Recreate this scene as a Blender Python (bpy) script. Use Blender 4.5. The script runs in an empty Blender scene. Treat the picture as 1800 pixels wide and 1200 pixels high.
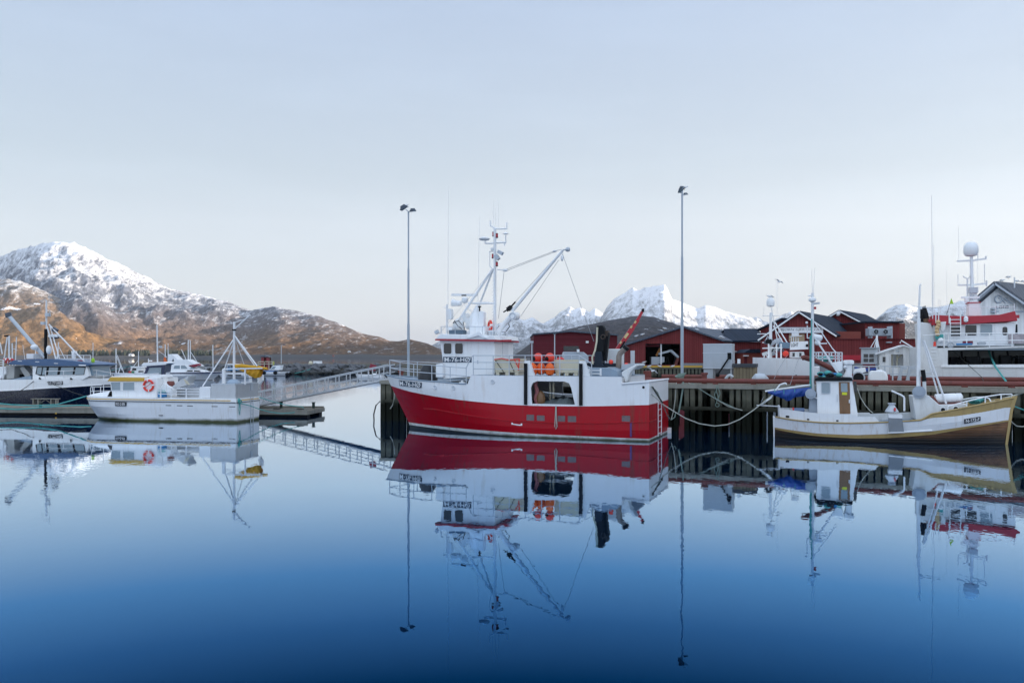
import bpy, bmesh, math, random
from mathutils import Vector, Matrix, noise as mnoise
from mathutils.geometry import tessellate_polygon
random.seed(7)
R = math.radians
C = bpy.context.scene.collection
SC = bpy.context.scene
# ---- the camera of the photograph: 1800 x 1200, focal length in px, horizon row, eye height
F, CX, HY, H = 1400.0, 900.0, 627.0, 4.5
def at(px, py, Y):
    return Vector(((px-CX)/F*Y, Y, H-(py-HY)/F*Y))
def on_z(px, py, z):
    return at(px, py, (H-z)*F/(py-HY))
def pl(pts):
    pts = sorted(pts)
    def f(x):
        if x <= pts[0][0]: return pts[0][1]
        for (a, b), (c, d) in zip(pts, pts[1:]):
            if x <= c: return b+(d-b)*(x-a)/max(c-a, 1e-9)
        return pts[-1][1]
    return f
class Fr:
    """a ground frame: origin, unit x axis (along), y axis 90 degrees left of it"""
    def __init__(s, ox, oy, dx, dy):
        n = math.hypot(dx, dy); s.o = Vector((ox, oy, 0)); s.x = Vector((dx/n, dy/n, 0)); s.y = Vector((-dy/n, dx/n, 0))
        s.rot = math.atan2(dy, dx)
    def ray(s, px, py): return Vector(((px-CX)/F, 1, -(py-HY)/F))
    def hit(s, px, py, v):
        d = s.ray(px, py); c = Vector((0, 0, H))
        t = (v-s.y.dot(c-s.o))/s.y.dot(d); p = c+d*t
        return (s.x.dot(p-s.o), p.z)
    def hits(s, px, py, sx):
        d = s.ray(px, py); c = Vector((0, 0, H))
        t = (sx-s.x.dot(c-s.o))/s.x.dot(d); p = c+d*t
        return (s.y.dot(p-s.o), p.z)
    def hitc(s, px, py, hb, sign=1):
        v = sign*hb(0, 2)
        for _ in range(12):
            a, z = s.hit(px, py, v); v = .5*v+.5*sign*hb(a, z)
        return (a, z)
    def p3(s, px, py, v):
        a, z = s.hit(px, py, v); return Vector((a, v, z))
    def poly(s, pts, v): return [s.hit(a, b, v) for a, b in pts]
    def world(s, p): return s.o+s.x*p[0]+s.y*p[1]+Vector((0, 0, p[2]))
class MB:
    def __init__(s): s.v = []; s.f = []; s.m = []
    def add(s, vs, fs, mat=0):
        o = len(s.v); s.v += [tuple(v) for v in vs]
        for f in fs: s.f.append(tuple(i+o for i in f)); s.m.append(mat)
        return s
    def box(s, c, d, mat=0, rot=None, top=1.0):
        x, y, z = d[0]/2, d[1]/2, d[2]/2
        vs = [Vector((a*x*(top if e > 0 else 1), b*y*(top if e > 0 else 1), e*z)) for e in (-1, 1) for a, b in ((-1, -1), (1, -1), (1, 1), (-1, 1))]
        if rot is not None: vs = [rot @ v for v in vs]
        c = Vector(c)
        return s.add([v+c for v in vs], [(0, 3, 2, 1), (4, 5, 6, 7), (0, 1, 5, 4), (1, 2, 6, 5), (2, 3, 7, 6), (3, 0, 4, 7)], mat)
    def bx(s, x0, x1, y0, y1, z0, z1, mat=0):
        return s.box(((x0+x1)/2, (y0+y1)/2, (z0+z1)/2), (abs(x1-x0), abs(y1-y0), abs(z1-z0)), mat)
    def bar(s, p, q, w, h, mat=0):
        p = Vector(p); q = Vector(q); d = q-p
        r = d.to_track_quat('X', 'Z').to_matrix()
        return s.box((p+q)/2, (d.length, w, h), mat, r)
    def tube(s, pts, r, n=6, mat=0, r2=None):
        pts = [Vector(p) for p in pts]; vs = []; fs = []
        m = len(pts)
        for i, p in enumerate(pts):
            d = (pts[min(i+1, m-1)]-pts[max(i-1, 0)])
            if d.length < 1e-9: d = Vector((0, 0, 1))
            d.normalize()
            a = Vector((0, 0, 1)) if abs(d.z) < .9 else Vector((1, 0, 0))
            u = d.cross(a).normalized(); w = d.cross(u)
            rr = r if r2 is None else r+(r2-r)*i/max(m-1, 1)
            for k in range(n):
                t = 2*math.pi*k/n; vs.append(p+u*(rr*math.cos(t))+w*(rr*math.sin(t)))
        for i in range(m-1):
            for k in range(n):
                fs.append((i*n+k, i*n+(k+1) % n, (i+1)*n+(k+1) % n, (i+1)*n+k))
        fs.append(tuple(range(n))[::-1]); fs.append(tuple(range((m-1)*n, m*n)))
        return s.add(vs, fs, mat)
    def cyl(s, p, q, r, n=12, mat=0, r2=None): return s.tube([p, q], r, n, mat, r if r2 is None else r2)
    def ball(s, c, r, sc=(1, 1, 1), nu=12, nv=8, mat=0):
        c = Vector(c); vs = []; fs = []
        for j in range(nv+1):
            a = math.pi*j/nv
            for i in range(nu):
                b = 2*math.pi*i/nu
                vs.append(c+Vector((r*sc[0]*math.sin(a)*math.cos(b), r*sc[1]*math.sin(a)*math.sin(b), r*sc[2]*math.cos(a))))
        for j in range(nv):
            for i in range(nu):
                q = (j*nu+i, (j+1)*nu+i, (j+1)*nu+(i+1) % nu, j*nu+(i+1) % nu)
                fs.append(q)
        return s.add(vs, fs, mat)
    def lathe(s, c, prof, n=14, mat=0, axis=None):
        c = Vector(c); q = Vector(axis).to_track_quat('Z', 'Y') if axis is not None else None
        vs = []; fs = []
        for r, z in prof:
            for i in range(n):
                b = 2*math.pi*i/n; v = Vector((r*math.cos(b), r*math.sin(b), z))
                vs.append(c+(q @ v if q else v))
        for j in range(len(prof)-1):
            for i in range(n): fs.append((j*n+i, j*n+(i+1) % n, (j+1)*n+(i+1) % n, (j+1)*n+i))
        fs.append(tuple(range(n))[::-1]); fs.append(tuple(range((len(prof)-1)*n, len(prof)*n)))
        return s.add(vs, fs, mat)
    def torus(s, c, R0, r, axis=(0, 1, 0), n=20, k=8, mat=0, arc=None):
        c = Vector(c); q = Vector(axis).to_track_quat('Z', 'Y'); vs = []; fs = []; mm = []
        for i in range(n):
            a = 2*math.pi*i/n
            for j in range(k):
                b = 2*math.pi*j/k
                vs.append(c+q @ Vector(((R0+r*math.cos(b))*math.cos(a), (R0+r*math.cos(b))*math.sin(a), r*math.sin(b))))
        for i in range(n):
            m = mat if arc is None else arc(i)
            fs = [(i*k+j, ((i+1) % n)*k+j, ((i+1) % n)*k+(j+1) % k, i*k+(j+1) % k) for j in range(k)]
            mm.append((fs, m))
        o = len(s.v); s.v += [tuple(v) for v in vs]
        for fs, m in mm:
            for f in fs: s.f.append(tuple(x+o for x in f)); s.m.append(m)
        return s
    def plate(s, poly, v0, v1, holes=(), mat=0, mp=None):
        """polygon in the (x,z) plane with holes, extruded along y from v0 to v1"""
        mp = mp or (lambda a, b, v: (a, v, b))
        loops = [list(poly)]+[list(h) for h in holes]
        flat = [p for l in loops for p in l]; n = len(flat)
        tris = tessellate_polygon([[Vector((p[0], p[1], 0)) for p in l] for l in loops])
        vs = [mp(p[0], p[1], v0) for p in flat]+[mp(p[0], p[1], v1) for p in flat]
        fs = [tuple(t) for t in tris]+[tuple(i+n for i in t[::-1]) for t in tris]
        o = 0
        for l in loops:
            m = len(l)
            for i in range(m):
                a, b = o+i, o+(i+1) % m; fs.append((a, b, b+n, a+n))
            o += m
        return s.add(vs, fs, mat)
    def quad(s, a, b, c, d, mat=0): return s.add([a, b, c, d], [(0, 1, 2, 3)], mat)
    def build(s, name, mats, parent=None, sharp=35, recenter=None, bevel=0):
        me = bpy.data.meshes.new(name); me.from_pydata([tuple(v) for v in s.v], [], s.f)
        if not isinstance(mats, (list, tuple)): mats = [mats]
        for m in mats: me.materials.append(m)
        for p, m in zip(me.polygons, s.m): p.material_index = min(m, len(mats)-1)
        bm = bmesh.new(); bm.from_mesh(me); bmesh.ops.recalc_face_normals(bm, faces=bm.faces[:]); bm.to_mesh(me); bm.free()
        me.polygons.foreach_set('use_smooth', [True]*len(me.polygons))
        me.set_sharp_from_angle(angle=R(sharp))
        o = bpy.data.objects.new(name, me); C.objects.link(o)
        if parent is not None: o.parent = parent
        elif recenter is not False and s.v:
            xs = [v[0] for v in s.v]; ys = [v[1] for v in s.v]; zs = [v[2] for v in s.v]
            c = Vector(((min(xs)+max(xs))/2, (min(ys)+max(ys))/2, min(zs)))
            me.transform(Matrix.Translation(-c)); o.location = c
        if bevel:
            b = o.modifiers.new('bevel', 'BEVEL'); b.width = bevel; b.segments = 2; b.limit_method = 'ANGLE'
        me.update()
        return o
def tag(o, label=None, cat=None, group=None, kind=None):
    if label: o['label'] = label
    if cat: o['category'] = cat
    if group: o['group'] = group
    if kind: o['kind'] = kind
    return o
def thing(name, label, cat, fr=None, loc=None, rz=0, group=None):
    o = bpy.data.objects.new(name, None); C.objects.link(o); o.empty_display_size = .3
    if fr is not None: o.location = fr.o; o.rotation_euler = (0, 0, fr.rot)
    else: o.location = loc or (0, 0, 0); o.rotation_euler = (0, 0, rz)
    return tag(o, label, cat, group)
def copy_tree(o, parent=None):
    c = o.copy(); C.objects.link(c)
    if parent is not None: c.parent = parent
    for ch in list(o.children): copy_tree(ch, c)
    return c
FONTC = {}
def text_pts(txt, bold=.012):
    if txt in FONTC: return FONTC[txt]
    cu = bpy.data.curves.new('t', 'FONT'); cu.body = txt; cu.resolution_u = 3; cu.offset = bold
    ob = bpy.data.objects.new('t', cu); C.objects.link(ob)
    dg = bpy.context.evaluated_depsgraph_get(); dg.update()
    me = bpy.data.meshes.new_from_object(ob.evaluated_get(dg))
    vs = [(v.co.x, v.co.y) for v in me.vertices]; fs = [tuple(p.vertices) for p in me.polygons]
    bpy.data.objects.remove(ob); bpy.data.curves.remove(cu); bpy.data.meshes.remove(me)
    x0 = min(v[0] for v in vs); x1 = max(v[0] for v in vs); y0 = min(v[1] for v in vs); y1 = max(v[1] for v in vs)
    FONTC[txt] = ([((a-x0)/(x1-x0), (b-y0)/(y1-y0)) for a, b in vs], fs)
    return FONTC[txt]
def lettering(txt, bl, br, tr, tl, mat, parent, off, margin=(.05, .18), name='lettering'):
    """letters laid on the quad bottom-left, bottom-right, top-right, top-left, pushed out by off"""
    vs, fs = text_pts(txt); bl, br, tr, tl, off = map(Vector, (bl, br, tr, tl, off))
    mu, mv = margin; out = []
    for u, v in vs:
        u = mu+u*(1-2*mu); v = mv+v*(1-2*mv)
        out.append((bl*(1-u)+br*u)*(1-v)+(tl*(1-u)+tr*u)*v+off)
    m = MB(); m.add(out, fs); return m.build(name, mat, parent, recenter=False)
def board(mb, bl, br, tr, tl, off, th, mat=0):
    bl, br, tr, tl, off = map(Vector, (bl, br, tr, tl, off)); n = off.normalized()*th
    a = [p+off-n for p in (bl, br, tr, tl)]; b = [p+off for p in (bl, br, tr, tl)]
    mb.add(a+b, [(0, 3, 2, 1), (4, 5, 6, 7), (0, 1, 5, 4), (1, 2, 6, 5), (2, 3, 7, 6), (3, 0, 4, 7)], mat)
def sag(p, q, d, n=14):
    p = Vector(p); q = Vector(q); return [p.lerp(q, i/n)-Vector((0, 0, 4*d*(i/n)*(1-i/n))) for i in range(n+1)]
def hull_loft(mb, rows, mats, stem, hb, nst=40, transom=True, ease=1.6, far=True):
    """rows: z(s) curves from keel to rail; stem(z): bow position; hb(s,z): half breadth. Returns the top row."""
    nr = len(rows); grid = []
    for r in rows:
        line = []
        for i in range(nst+1):
            t = 1-(1-i/nst)**ease; s_ = t*stem(r(t*stem(1)))
            for _ in range(3): s_ = t*stem(r(s_))
            z = r(s_); line.append((s_, 0.0 if i == nst else hb(s_, z), z))
        grid.append(line)
    for sg in ((1, -1) if far else (1,)):
        vs = [(a, sg*b, c) for l in grid for a, b, c in l]; w = nst+1
        for k in range(nr-1):
            mb.add(vs[k*w:(k+2)*w], [(i, i+1, w+i+1, w+i) for i in range(nst)], mats[k])
    if transom:
        for k in range(nr-1):
            a, b = grid[k][0], grid[k+1][0]
            mb.add([(a[0], a[1], a[2]), (a[0], -a[1], a[2]), (b[0], -b[1], b[2]), (b[0], b[1], b[2])], [(0, 1, 2, 3)], mats[k])
    return grid[-1]
def deck_from(mb, line, dz=0, inset=0, mat=0, s0=-1e9, s1=1e9):
    l = [(a, max(b-inset, .01), c+dz) for a, b, c in line if s0 <= a <= s1]
    for (a, b, c), (d, e, f) in zip(l, l[1:]): mb.quad((a, -b, c), (d, -e, f), (d, e, f), (a, b, c), mat)
# ------------------------------------------------------------------ materials
def N(nt, t, **k):
    n = nt.nodes.new(t)
    for a, b in k.items(): setattr(n, a, b)
    return n
MATS = {}
def mat(name, col, rough=.5, metal=0, var=.12, scale=3.0, bump=0.0, bscale=30, dirt=None, dirt_amt=.4, dirt_scale=(1.2, 1.2, .25), stripes=None, tide=None, spec=.5, streak=None):
    """painted / weathered surface: base colour with soft variation, streaky dirt, optional board lines and tide stain"""
    if name in MATS: return MATS[name]
    m = bpy.data.materials.new(name); m.use_nodes = True; nt = m.node_tree; b = nt.nodes['Principled BSDF']
    L = nt.links.new
    b.inputs['Roughness'].default_value = rough; b.inputs['Metallic'].default_value = metal; b.inputs['Specular IOR Level'].default_value = spec
    tc = N(nt, 'ShaderNodeTexCoord'); geo = N(nt, 'ShaderNodeNewGeometry')
    n1 = N(nt, 'ShaderNodeTexNoise'); n1.inputs['Scale'].default_value = scale; n1.inputs['Detail'].default_value = 6; n1.inputs['Roughness'].default_value = .65
    L(tc.outputs['Object'], n1.inputs['Vector'])
    mx = N(nt, 'ShaderNodeMix', data_type='RGBA')
    c = Vector(col)
    mx.inputs['A'].default_value = (*(c*(1-var)), 1); mx.inputs['B'].default_value = (*[min(1, x*(1+var)) for x in c], 1)
    L(n1.outputs['Fac'], mx.inputs['Factor']); out = mx.outputs['Result']
    if dirt is not None:
        mp = N(nt, 'ShaderNodeMapping'); mp.inputs['Scale'].default_value = dirt_scale; L(tc.outputs['Object'], mp.inputs['Vector'])
        n2 = N(nt, 'ShaderNodeTexNoise'); n2.inputs['Scale'].default_value = 2.2; n2.inputs['Detail'].default_value = 8; n2.inputs['Roughness'].default_value = .7; L(mp.outputs[0], n2.inputs['Vector'])
        rp = N(nt, 'ShaderNodeMapRange'); rp.inputs['From Min'].default_value = .5; rp.inputs['From Max'].default_value = .75; rp.inputs['To Max'].default_value = dirt_amt; L(n2.outputs['Fac'], rp.inputs['Value'])
        m2 = N(nt, 'ShaderNodeMix', data_type='RGBA'); L(rp.outputs[0], m2.inputs['Factor']); L(out, m2.inputs['A']); m2.inputs['B'].default_value = (*dirt, 1); out = m2.outputs['Result']
    if streak is not None:    # narrow runs of rust and salt down the plating
        mp = N(nt, 'ShaderNodeMapping'); mp.inputs['Scale'].default_value = (3.4, 3.4, .11); L(tc.outputs['Object'], mp.inputs['Vector'])
        n5 = N(nt, 'ShaderNodeTexNoise'); n5.inputs['Scale'].default_value = 1.9; n5.inputs['Detail'].default_value = 5; n5.inputs['Roughness'].default_value = .6; L(mp.outputs[0], n5.inputs['Vector'])
        n6 = N(nt, 'ShaderNodeTexNoise'); n6.inputs['Scale'].default_value = .55; n6.inputs['Detail'].default_value = 4; L(tc.outputs['Object'], n6.inputs['Vector'])
        ad_ = N(nt, 'ShaderNodeMath', operation='MULTIPLY_ADD'); ad_.inputs[1].default_value = .55; L(n6.outputs['Fac'], ad_.inputs[0]); L(n5.outputs['Fac'], ad_.inputs[2])
        r5 = N(nt, 'ShaderNodeMapRange'); r5.inputs['From Min'].default_value = .85; r5.inputs['From Max'].default_value = 1.06; r5.inputs['To Max'].default_value = streak[1]; L(ad_.outputs[0], r5.inputs['Value'])
        m5 = N(nt, 'ShaderNodeMix', data_type='RGBA'); L(r5.outputs[0], m5.inputs['Factor']); L(out, m5.inputs['A']); m5.inputs['B'].default_value = (*streak[0], 1); out = m5.outputs['Result']
    hgt = None
    if stripes is not None:   # (axis, period) board joints along an object axis
        ax, per, dark = stripes
        sp = N(nt, 'ShaderNodeSeparateXYZ'); L(tc.outputs['Object'], sp.inputs[0])
        mm = N(nt, 'ShaderNodeMath', operation='MULTIPLY'); mm.inputs[1].default_value = 1/per; L(sp.outputs[ax], mm.inputs[0])
        fr = N(nt, 'ShaderNodeMath', operation='FRACT'); L(mm.outputs[0], fr.inputs[0])
        pp = N(nt, 'ShaderNodeMath', operation='PINGPONG'); pp.inputs[1].default_value = .5; L(fr.outputs[0], pp.inputs[0])
        st = N(nt, 'ShaderNodeMapRange'); st.inputs['From Min'].default_value = .02; st.inputs['From Max'].default_value = .12; L(pp.outputs[0], st.inputs['Value'])
        m3 = N(nt, 'ShaderNodeMix', data_type='RGBA'); L(st.outputs[0], m3.inputs['Factor']); m3.inputs['A'].default_value = (*(c*dark), 1); L(out, m3.inputs['B']); out = m3.outputs['Result']; hgt = st.outputs[0]
        fl = N(nt, 'ShaderNodeMath', operation='FLOOR'); L(mm.outputs[0], fl.inputs[0])
        wn = N(nt, 'ShaderNodeTexWhiteNoise', noise_dimensions='1D'); L(fl.outputs[0], wn.inputs['W'])
        hv = N(nt, 'ShaderNodeHueSaturation'); mr = N(nt, 'ShaderNodeMapRange'); mr.inputs['To Min'].default_value = .86; mr.inputs['To Max'].default_value = 1.12; L(wn.outputs['Value'], mr.inputs['Value']); L(mr.outputs[0], hv.inputs['Value']); L(out, hv.inputs['Color']); out = hv.outputs['Color']
    if tide is not None:      # (height, softness, colour): weed and wet stain up to a water mark
        sz = N(nt, 'ShaderNodeSeparateXYZ'); L(geo.outputs['Position'], sz.inputs[0])
        n3 = N(nt, 'ShaderNodeTexNoise'); n3.inputs['Scale'].default_value = tide[3] if len(tide) > 3 else 1.5; n3.inputs['Detail'].default_value = 5; L(geo.outputs['Position'], n3.inputs['Vector'])
        ad = N(nt, 'ShaderNodeMath', operation='MULTIPLY_ADD'); ad.inputs[1].default_value = -2.0*tide[1]; L(n3.outputs['Fac'], ad.inputs[0]); L(sz.outputs['Z'], ad.inputs[2])
        tr = N(nt, 'ShaderNodeMapRange'); tr.inputs['From Min'].default_value = tide[0]-2*tide[1]; tr.inputs['From Max'].default_value = tide[0]; tr.inputs['To Min'].default_value = 1; tr.inputs['To Max'].default_value = 0; L(ad.outputs[0], tr.inputs['Value'])
        m4 = N(nt, 'ShaderNodeMix', data_type='RGBA'); L(tr.outputs[0], m4.inputs['Factor']); L(out, m4.inputs['A']); m4.inputs['B'].default_value = (*tide[2], 1); out = m4.outputs['Result']
    L(out, b.inputs['Base Color'])
    rr = N(nt, 'ShaderNodeMapRange'); rr.inputs['To Min'].default_value = max(rough-.12, .03); rr.inputs['To Max'].default_value = min(rough+.14, 1); L(n1.outputs['Fac'], rr.inputs['Value']); L(rr.outputs[0], b.inputs['Roughness'])
    if bump or hgt is not None:
        bp = N(nt, 'ShaderNodeBump'); bp.inputs['Distance'].default_value = .02
        if hgt is not None: L(hgt, bp.inputs['Height']); bp.inputs['Strength'].default_value = .6
        else:
            n4 = N(nt, 'ShaderNodeTexNoise'); n4.inputs['Scale'].default_value = bscale; n4.inputs['Detail'].default_value = 4; L(tc.outputs['Object'], n4.inputs['Vector']); L(n4.outputs['Fac'], bp.inputs['Height']); bp.inputs['Strength'].default_value = bump
        L(bp.outputs[0], b.inputs['Normal'])
    MATS[name] = m; return m
W = mat('white_paint', (.84, .85, .85), .38, dirt=(.45, .42, .37), dirt_amt=.16, var=.04, bump=.06, bscale=3, streak=((.42, .31, .2), .3))
WH = mat('white_hull_paint', (.78, .79, .8), .35, dirt=(.46, .40, .32), dirt_amt=.16, var=.04, bump=.22, bscale=1.3, dirt_scale=(.9, .9, .16), streak=((.46, .34, .23), .5))
WD = mat('weathered_white', (.68, .69, .68), .5, dirt=(.30, .27, .22), dirt_amt=.45, var=.06, bump=.1, bscale=8)
WF = mat('white_metal', (.74, .75, .76), .4, var=.05)
RED = mat('red_hull_paint', (.385, .0008, .009), .38, spec=.28, dirt=(.20, .018, .016), dirt_amt=.4, var=.12, scale=1.2, bump=.22, bscale=1.3, dirt_scale=(2.2, 2.2, .2), streak=((.11, .045, .028), .8))
BOOT = mat('scuffed_boot_stripe', (.66, .67, .66), .5, var=.08, dirt=(.24, .22, .13), dirt_amt=.75, dirt_scale=(1.6, 1.6, 1.2), streak=((.3, .2, .1), .6), tide=(.10, .07, (.05, .055, .025), 2.0))
REDT = mat('red_trim_paint', (.42, .015, .03), .4, var=.08)
BLK = mat('black_bottom_paint', (.008, .014, .018), .45, var=.3)
RUB = mat('black_rubber', (.008, .009, .011), .65, var=.3, bump=.2, spec=.2)
NAVY = mat('navy_hull_paint', (.006, .011, .03), .25, var=.15)
BLUR = mat('blue_roof_paint', (.05, .11, .22), .35, var=.12)
GRYD = mat('grey_blue_deck', (.24, .31, .38), .55, var=.15, dirt=(.2, .15, .1), dirt_amt=.3)
ALU = mat('bare_aluminium', (.5, .52, .54), .42, metal=.55, var=.1, dirt=(.33, .34, .34), dirt_amt=.4, dirt_scale=(1.5, 1.5, .5))
GALV = mat('galvanised_steel', (.50, .54, .58), .5, metal=.1, var=.12, scale=6)
STEEL = mat('grey_steel_sheet', (.40, .44, .48), .45, metal=.3, var=.1, dirt=(.3, .3, .3), dirt_amt=.4)
GLASS = mat('dark_window_glass', (.014, .02, .026), .06, var=.2)
GLASSL = mat('pale_window_glass', (.25, .32, .36), .08, var=.15)
YEL = mat('yellow_paint', (.62, .36, .035), .4, var=.08)
CREAM = mat('cream_plastic', (.62, .57, .42), .5, var=.06, dirt=(.3, .24, .15), dirt_amt=.35)
ORG = mat('orange_vinyl', (.86, .13, .010), .42, var=.08)
ORGR = mat('red_orange_vinyl', (.80, .045, .02), .42, var=.08)
WOODY = mat('tan_yellow_paint', (.40, .28, .105), .45, var=.12, dirt=(.18, .11, .05), dirt_amt=.5)
VARN = mat('varnished_planks', (.21, .10, .042), .35, var=.45, scale=1.2, dirt=(.022, .016, .012), dirt_amt=.95, dirt_scale=(.35, .35, 1.6), stripes=(2, .14, .45), tide=(.50, .3, (.016, .013, .010), .7))
TEAK = mat('brown_wood', (.20, .10, .04), .4, var=.3, scale=4, dirt=(.06, .03, .015), dirt_amt=.6)
PILE = mat('pier_timber', (.125, .122, .090), .85, spec=.15, var=.5, scale=2.5, dirt=(.07, .075, .05), dirt_amt=.7, dirt_scale=(2, 2, .3), bump=.4, bscale=14, tide=(1.6, .45, (.008, .010, .006)))
PLANK = mat('weathered_planks', (.25, .22, .17), .8, var=.25, dirt=(.1, .085, .06), dirt_amt=.6, bump=.3, bscale=12, stripes=(0, .16, .4))
BEAM = mat('grey_timber_beam', (.26, .25, .21), .8, var=.25, dirt=(.1, .09, .07), dirt_amt=.6, bump=.3, bscale=10)
SHEDW = mat('weathered_shed_boards', (.2, .16, .1), .8, var=.2, dirt=(.1, .08, .05), dirt_amt=.6, stripes=(0, .2, .35))
RUST = mat('rusty_red_pipe', (.17, .04, .03), .6, var=.3, scale=2, dirt=(.07, .03, .02), dirt_amt=.8)
RWALL = mat('red_cladding', (.19, .036, .036), .7, spec=.15, var=.1, scale=.5, dirt=(.1, .02, .02), dirt_amt=.4, stripes=(0, .35, .5))
RWALD = mat('dark_red_cladding', (.12, .018, .026), .7, spec=.15, var=.1, scale=.5, stripes=(2, .4, .75))
ROOF = mat('dark_blue_roof', (.020, .031, .052), .75, spec=.15, var=.2, scale=1, stripes=(0, .6, .6))
ROOFG = mat('grey_roof', (.085, .105, .14), .6, spec=.25, var=.15, scale=1, stripes=(0, .5, .6))
SLATE = mat('slate_roof', (.11, .12, .14), .65, var=.25, scale=3, stripes=(0, .5, .6))
WCLAD = mat('white_cladding', (.86, .85, .82), .55, var=.04, stripes=(0, .3, .9))
CONC = mat('concrete', (.24, .25, .26), .85, var=.15, dirt=(.13, .13, .12), dirt_amt=.5, bump=.2, bscale=8)
ASPH = mat('harbour_ground', (.09, .09, .09), .9, var=.25, scale=.6)
TARPB = mat('blue_tarpaulin', (.01, .055, .27), .5, var=.25, scale=5, bump=.3, bscale=6)
TARPY = mat('yellow_sailcloth', (.62, .32, .012), .6, var=.12, scale=4)
BLKT = mat('black_tarpaulin', (.02, .022, .026), .5, var=.3, bump=.4, bscale=6)
CRANE = mat('blue_black_crane', (.010, .018, .03), .45, var=.25, spec=.25)
ROPEW = mat('pale_rope', (.42, .43, .38), .9, var=.2, scale=20)
ROPEG = mat('turquoise_rope', (.08, .36, .34), .9, var=.2, scale=20)
ROPEM = mat('grey_green_rope', (.22, .30, .26), .9, var=.3, scale=20)
ROPED = mat('dark_rope', (.05, .055, .05), .9, var=.2)
WIRE = mat('grey_wire', (.3, .32, .35), .5, metal=.4, var=.1)
REDB = mat('bright_red_plastic', (.6, .03, .03), .45, var=.1)
LETW = mat('white_letters', (.8, .8, .8), .5, var=.03)
LETB = mat('black_letters', (.015, .015, .018), .5, var=.1)
BRDK = mat('number_board_black', (.02, .025, .035), .5, var=.15)
BRDB = mat('number_board_slate', (.035, .06, .09), .5, var=.15)
NET = mat('fishing_net', (.15, .18, .185), .9, var=.5, scale=9, bump=.8, bscale=25)
BLUEP = mat('blue_plastic', (.02, .19, .42), .45, var=.1)
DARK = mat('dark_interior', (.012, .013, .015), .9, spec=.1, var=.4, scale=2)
ALGAE = mat('white_hull_with_weed', (.74, .76, .78), .4, var=.04, dirt=(.5, .5, .45), dirt_amt=.2, streak=((.42, .36, .24), .35), bump=.07, bscale=2, tide=(.19, .10, (.05, .06, .012), 1.3))
GULLM = mat('gull_white', (.75, .76, .77), .7, var=.05)
GULLG = mat('gull_grey', (.22, .23, .25), .7, var=.1)
LIME = mat('lime_flag', (.35, .62, .03), .6, var=.1)
LAMPM = mat('floodlight_housing', (.05, .07, .10), .4, var=.2)
PUR = mat('dark_red_sheet', (.25, .02, .04), .6, var=.15)
# ------------------------------------------------------------------ camera, sun, sky
cam = bpy.data.cameras.new('camera'); co = bpy.data.objects.new('camera', cam); C.objects.link(co)
co.location = (0, 0, H); co.rotation_euler = (R(90), 0, 0)
cam.sensor_width = 36; cam.lens = F/1800*36; cam.shift_y = (HY-600)/1800; cam.clip_start = .5; cam.clip_end = 60000
SC.camera = co
SUN_EL, SUN_AZ = 6.0, 95.0        # degrees above the horizon, clockwise from straight ahead
sd = Vector((math.sin(R(SUN_AZ))*math.cos(R(SUN_EL)), math.cos(R(SUN_AZ))*math.cos(R(SUN_EL)), math.sin(R(SUN_EL))))
sl = bpy.data.lights.new('sun', 'SUN'); sl.energy = 4.8; sl.angle = R(.5); sl.color = (1, .83, .66)
so = bpy.data.objects.new('sun', sl); C.objects.link(so); so.rotation_euler = sd.to_track_quat('Z', 'Y').to_euler(); so.location = (0, 0, 400)
SC.view_settings.view_transform = 'Standard'; SC.view_settings.look = 'None'; SC.view_settings.gamma = 1; SC.view_settings.use_curve_mapping = False
SC.view_settings.exposure = EXPO = 2.0
wd = bpy.data.worlds.new('World'); SC.world = wd; wd.use_nodes = True; nt = wd.node_tree; L = nt.links.new
bg = nt.nodes['Background']; bg.inputs['Strength'].default_value = .15
sky = N(nt, 'ShaderNodeTexSky', sky_type='NISHITA'); sky.sun_disc = False; sky.sun_elevation = R(SUN_EL); sky.sun_rotation = R(SUN_AZ)
sky.altitude = 0; sky.air_density = 1.0; sky.dust_density = 1.6; sky.ozone_density = 1.5
tc = N(nt, 'ShaderNodeTexCoord'); mp = N(nt, 'ShaderNodeMapping'); mp.inputs['Scale'].default_value = (1.2, 1.2, 7); L(tc.outputs['Generated'], mp.inputs['Vector'])
cn = N(nt, 'ShaderNodeTexNoise'); cn.inputs['Scale'].default_value = 2.6; cn.inputs['Detail'].default_value = 7; cn.inputs['Roughness'].default_value = .55; L(mp.outputs[0], cn.inputs['Vector'])
cr = N(nt, 'ShaderNodeMapRange'); cr.inputs['From Min'].default_value = .45; cr.inputs['From Max'].default_value = .8; cr.inputs['To Min'].default_value = 1; cr.inputs['To Max'].default_value = 1.09; L(cn.outputs['Fac'], cr.inputs['Value'])
# thin high veil of cloud: whiter low down, bluer up, plus brightness added in the unseen sky overhead and behind the viewer to fill the hulls
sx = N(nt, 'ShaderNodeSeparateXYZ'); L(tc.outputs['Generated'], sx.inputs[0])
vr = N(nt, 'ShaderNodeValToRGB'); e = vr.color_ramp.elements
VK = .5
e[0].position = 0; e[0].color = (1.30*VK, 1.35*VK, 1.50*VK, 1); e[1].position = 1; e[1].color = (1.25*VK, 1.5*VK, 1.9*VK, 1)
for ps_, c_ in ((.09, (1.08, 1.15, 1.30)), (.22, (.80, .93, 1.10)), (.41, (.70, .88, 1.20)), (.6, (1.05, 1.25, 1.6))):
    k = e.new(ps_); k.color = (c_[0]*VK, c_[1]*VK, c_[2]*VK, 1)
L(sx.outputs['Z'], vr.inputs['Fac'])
br = N(nt, 'ShaderNodeMapRange'); br.inputs['From Min'].default_value = .1; br.inputs['From Max'].default_value = -.7; br.inputs['To Min'].default_value = 1/VK; br.inputs['To Max'].default_value = 1.75/VK; L(sx.outputs['Y'], br.inputs['Value'])
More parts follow.
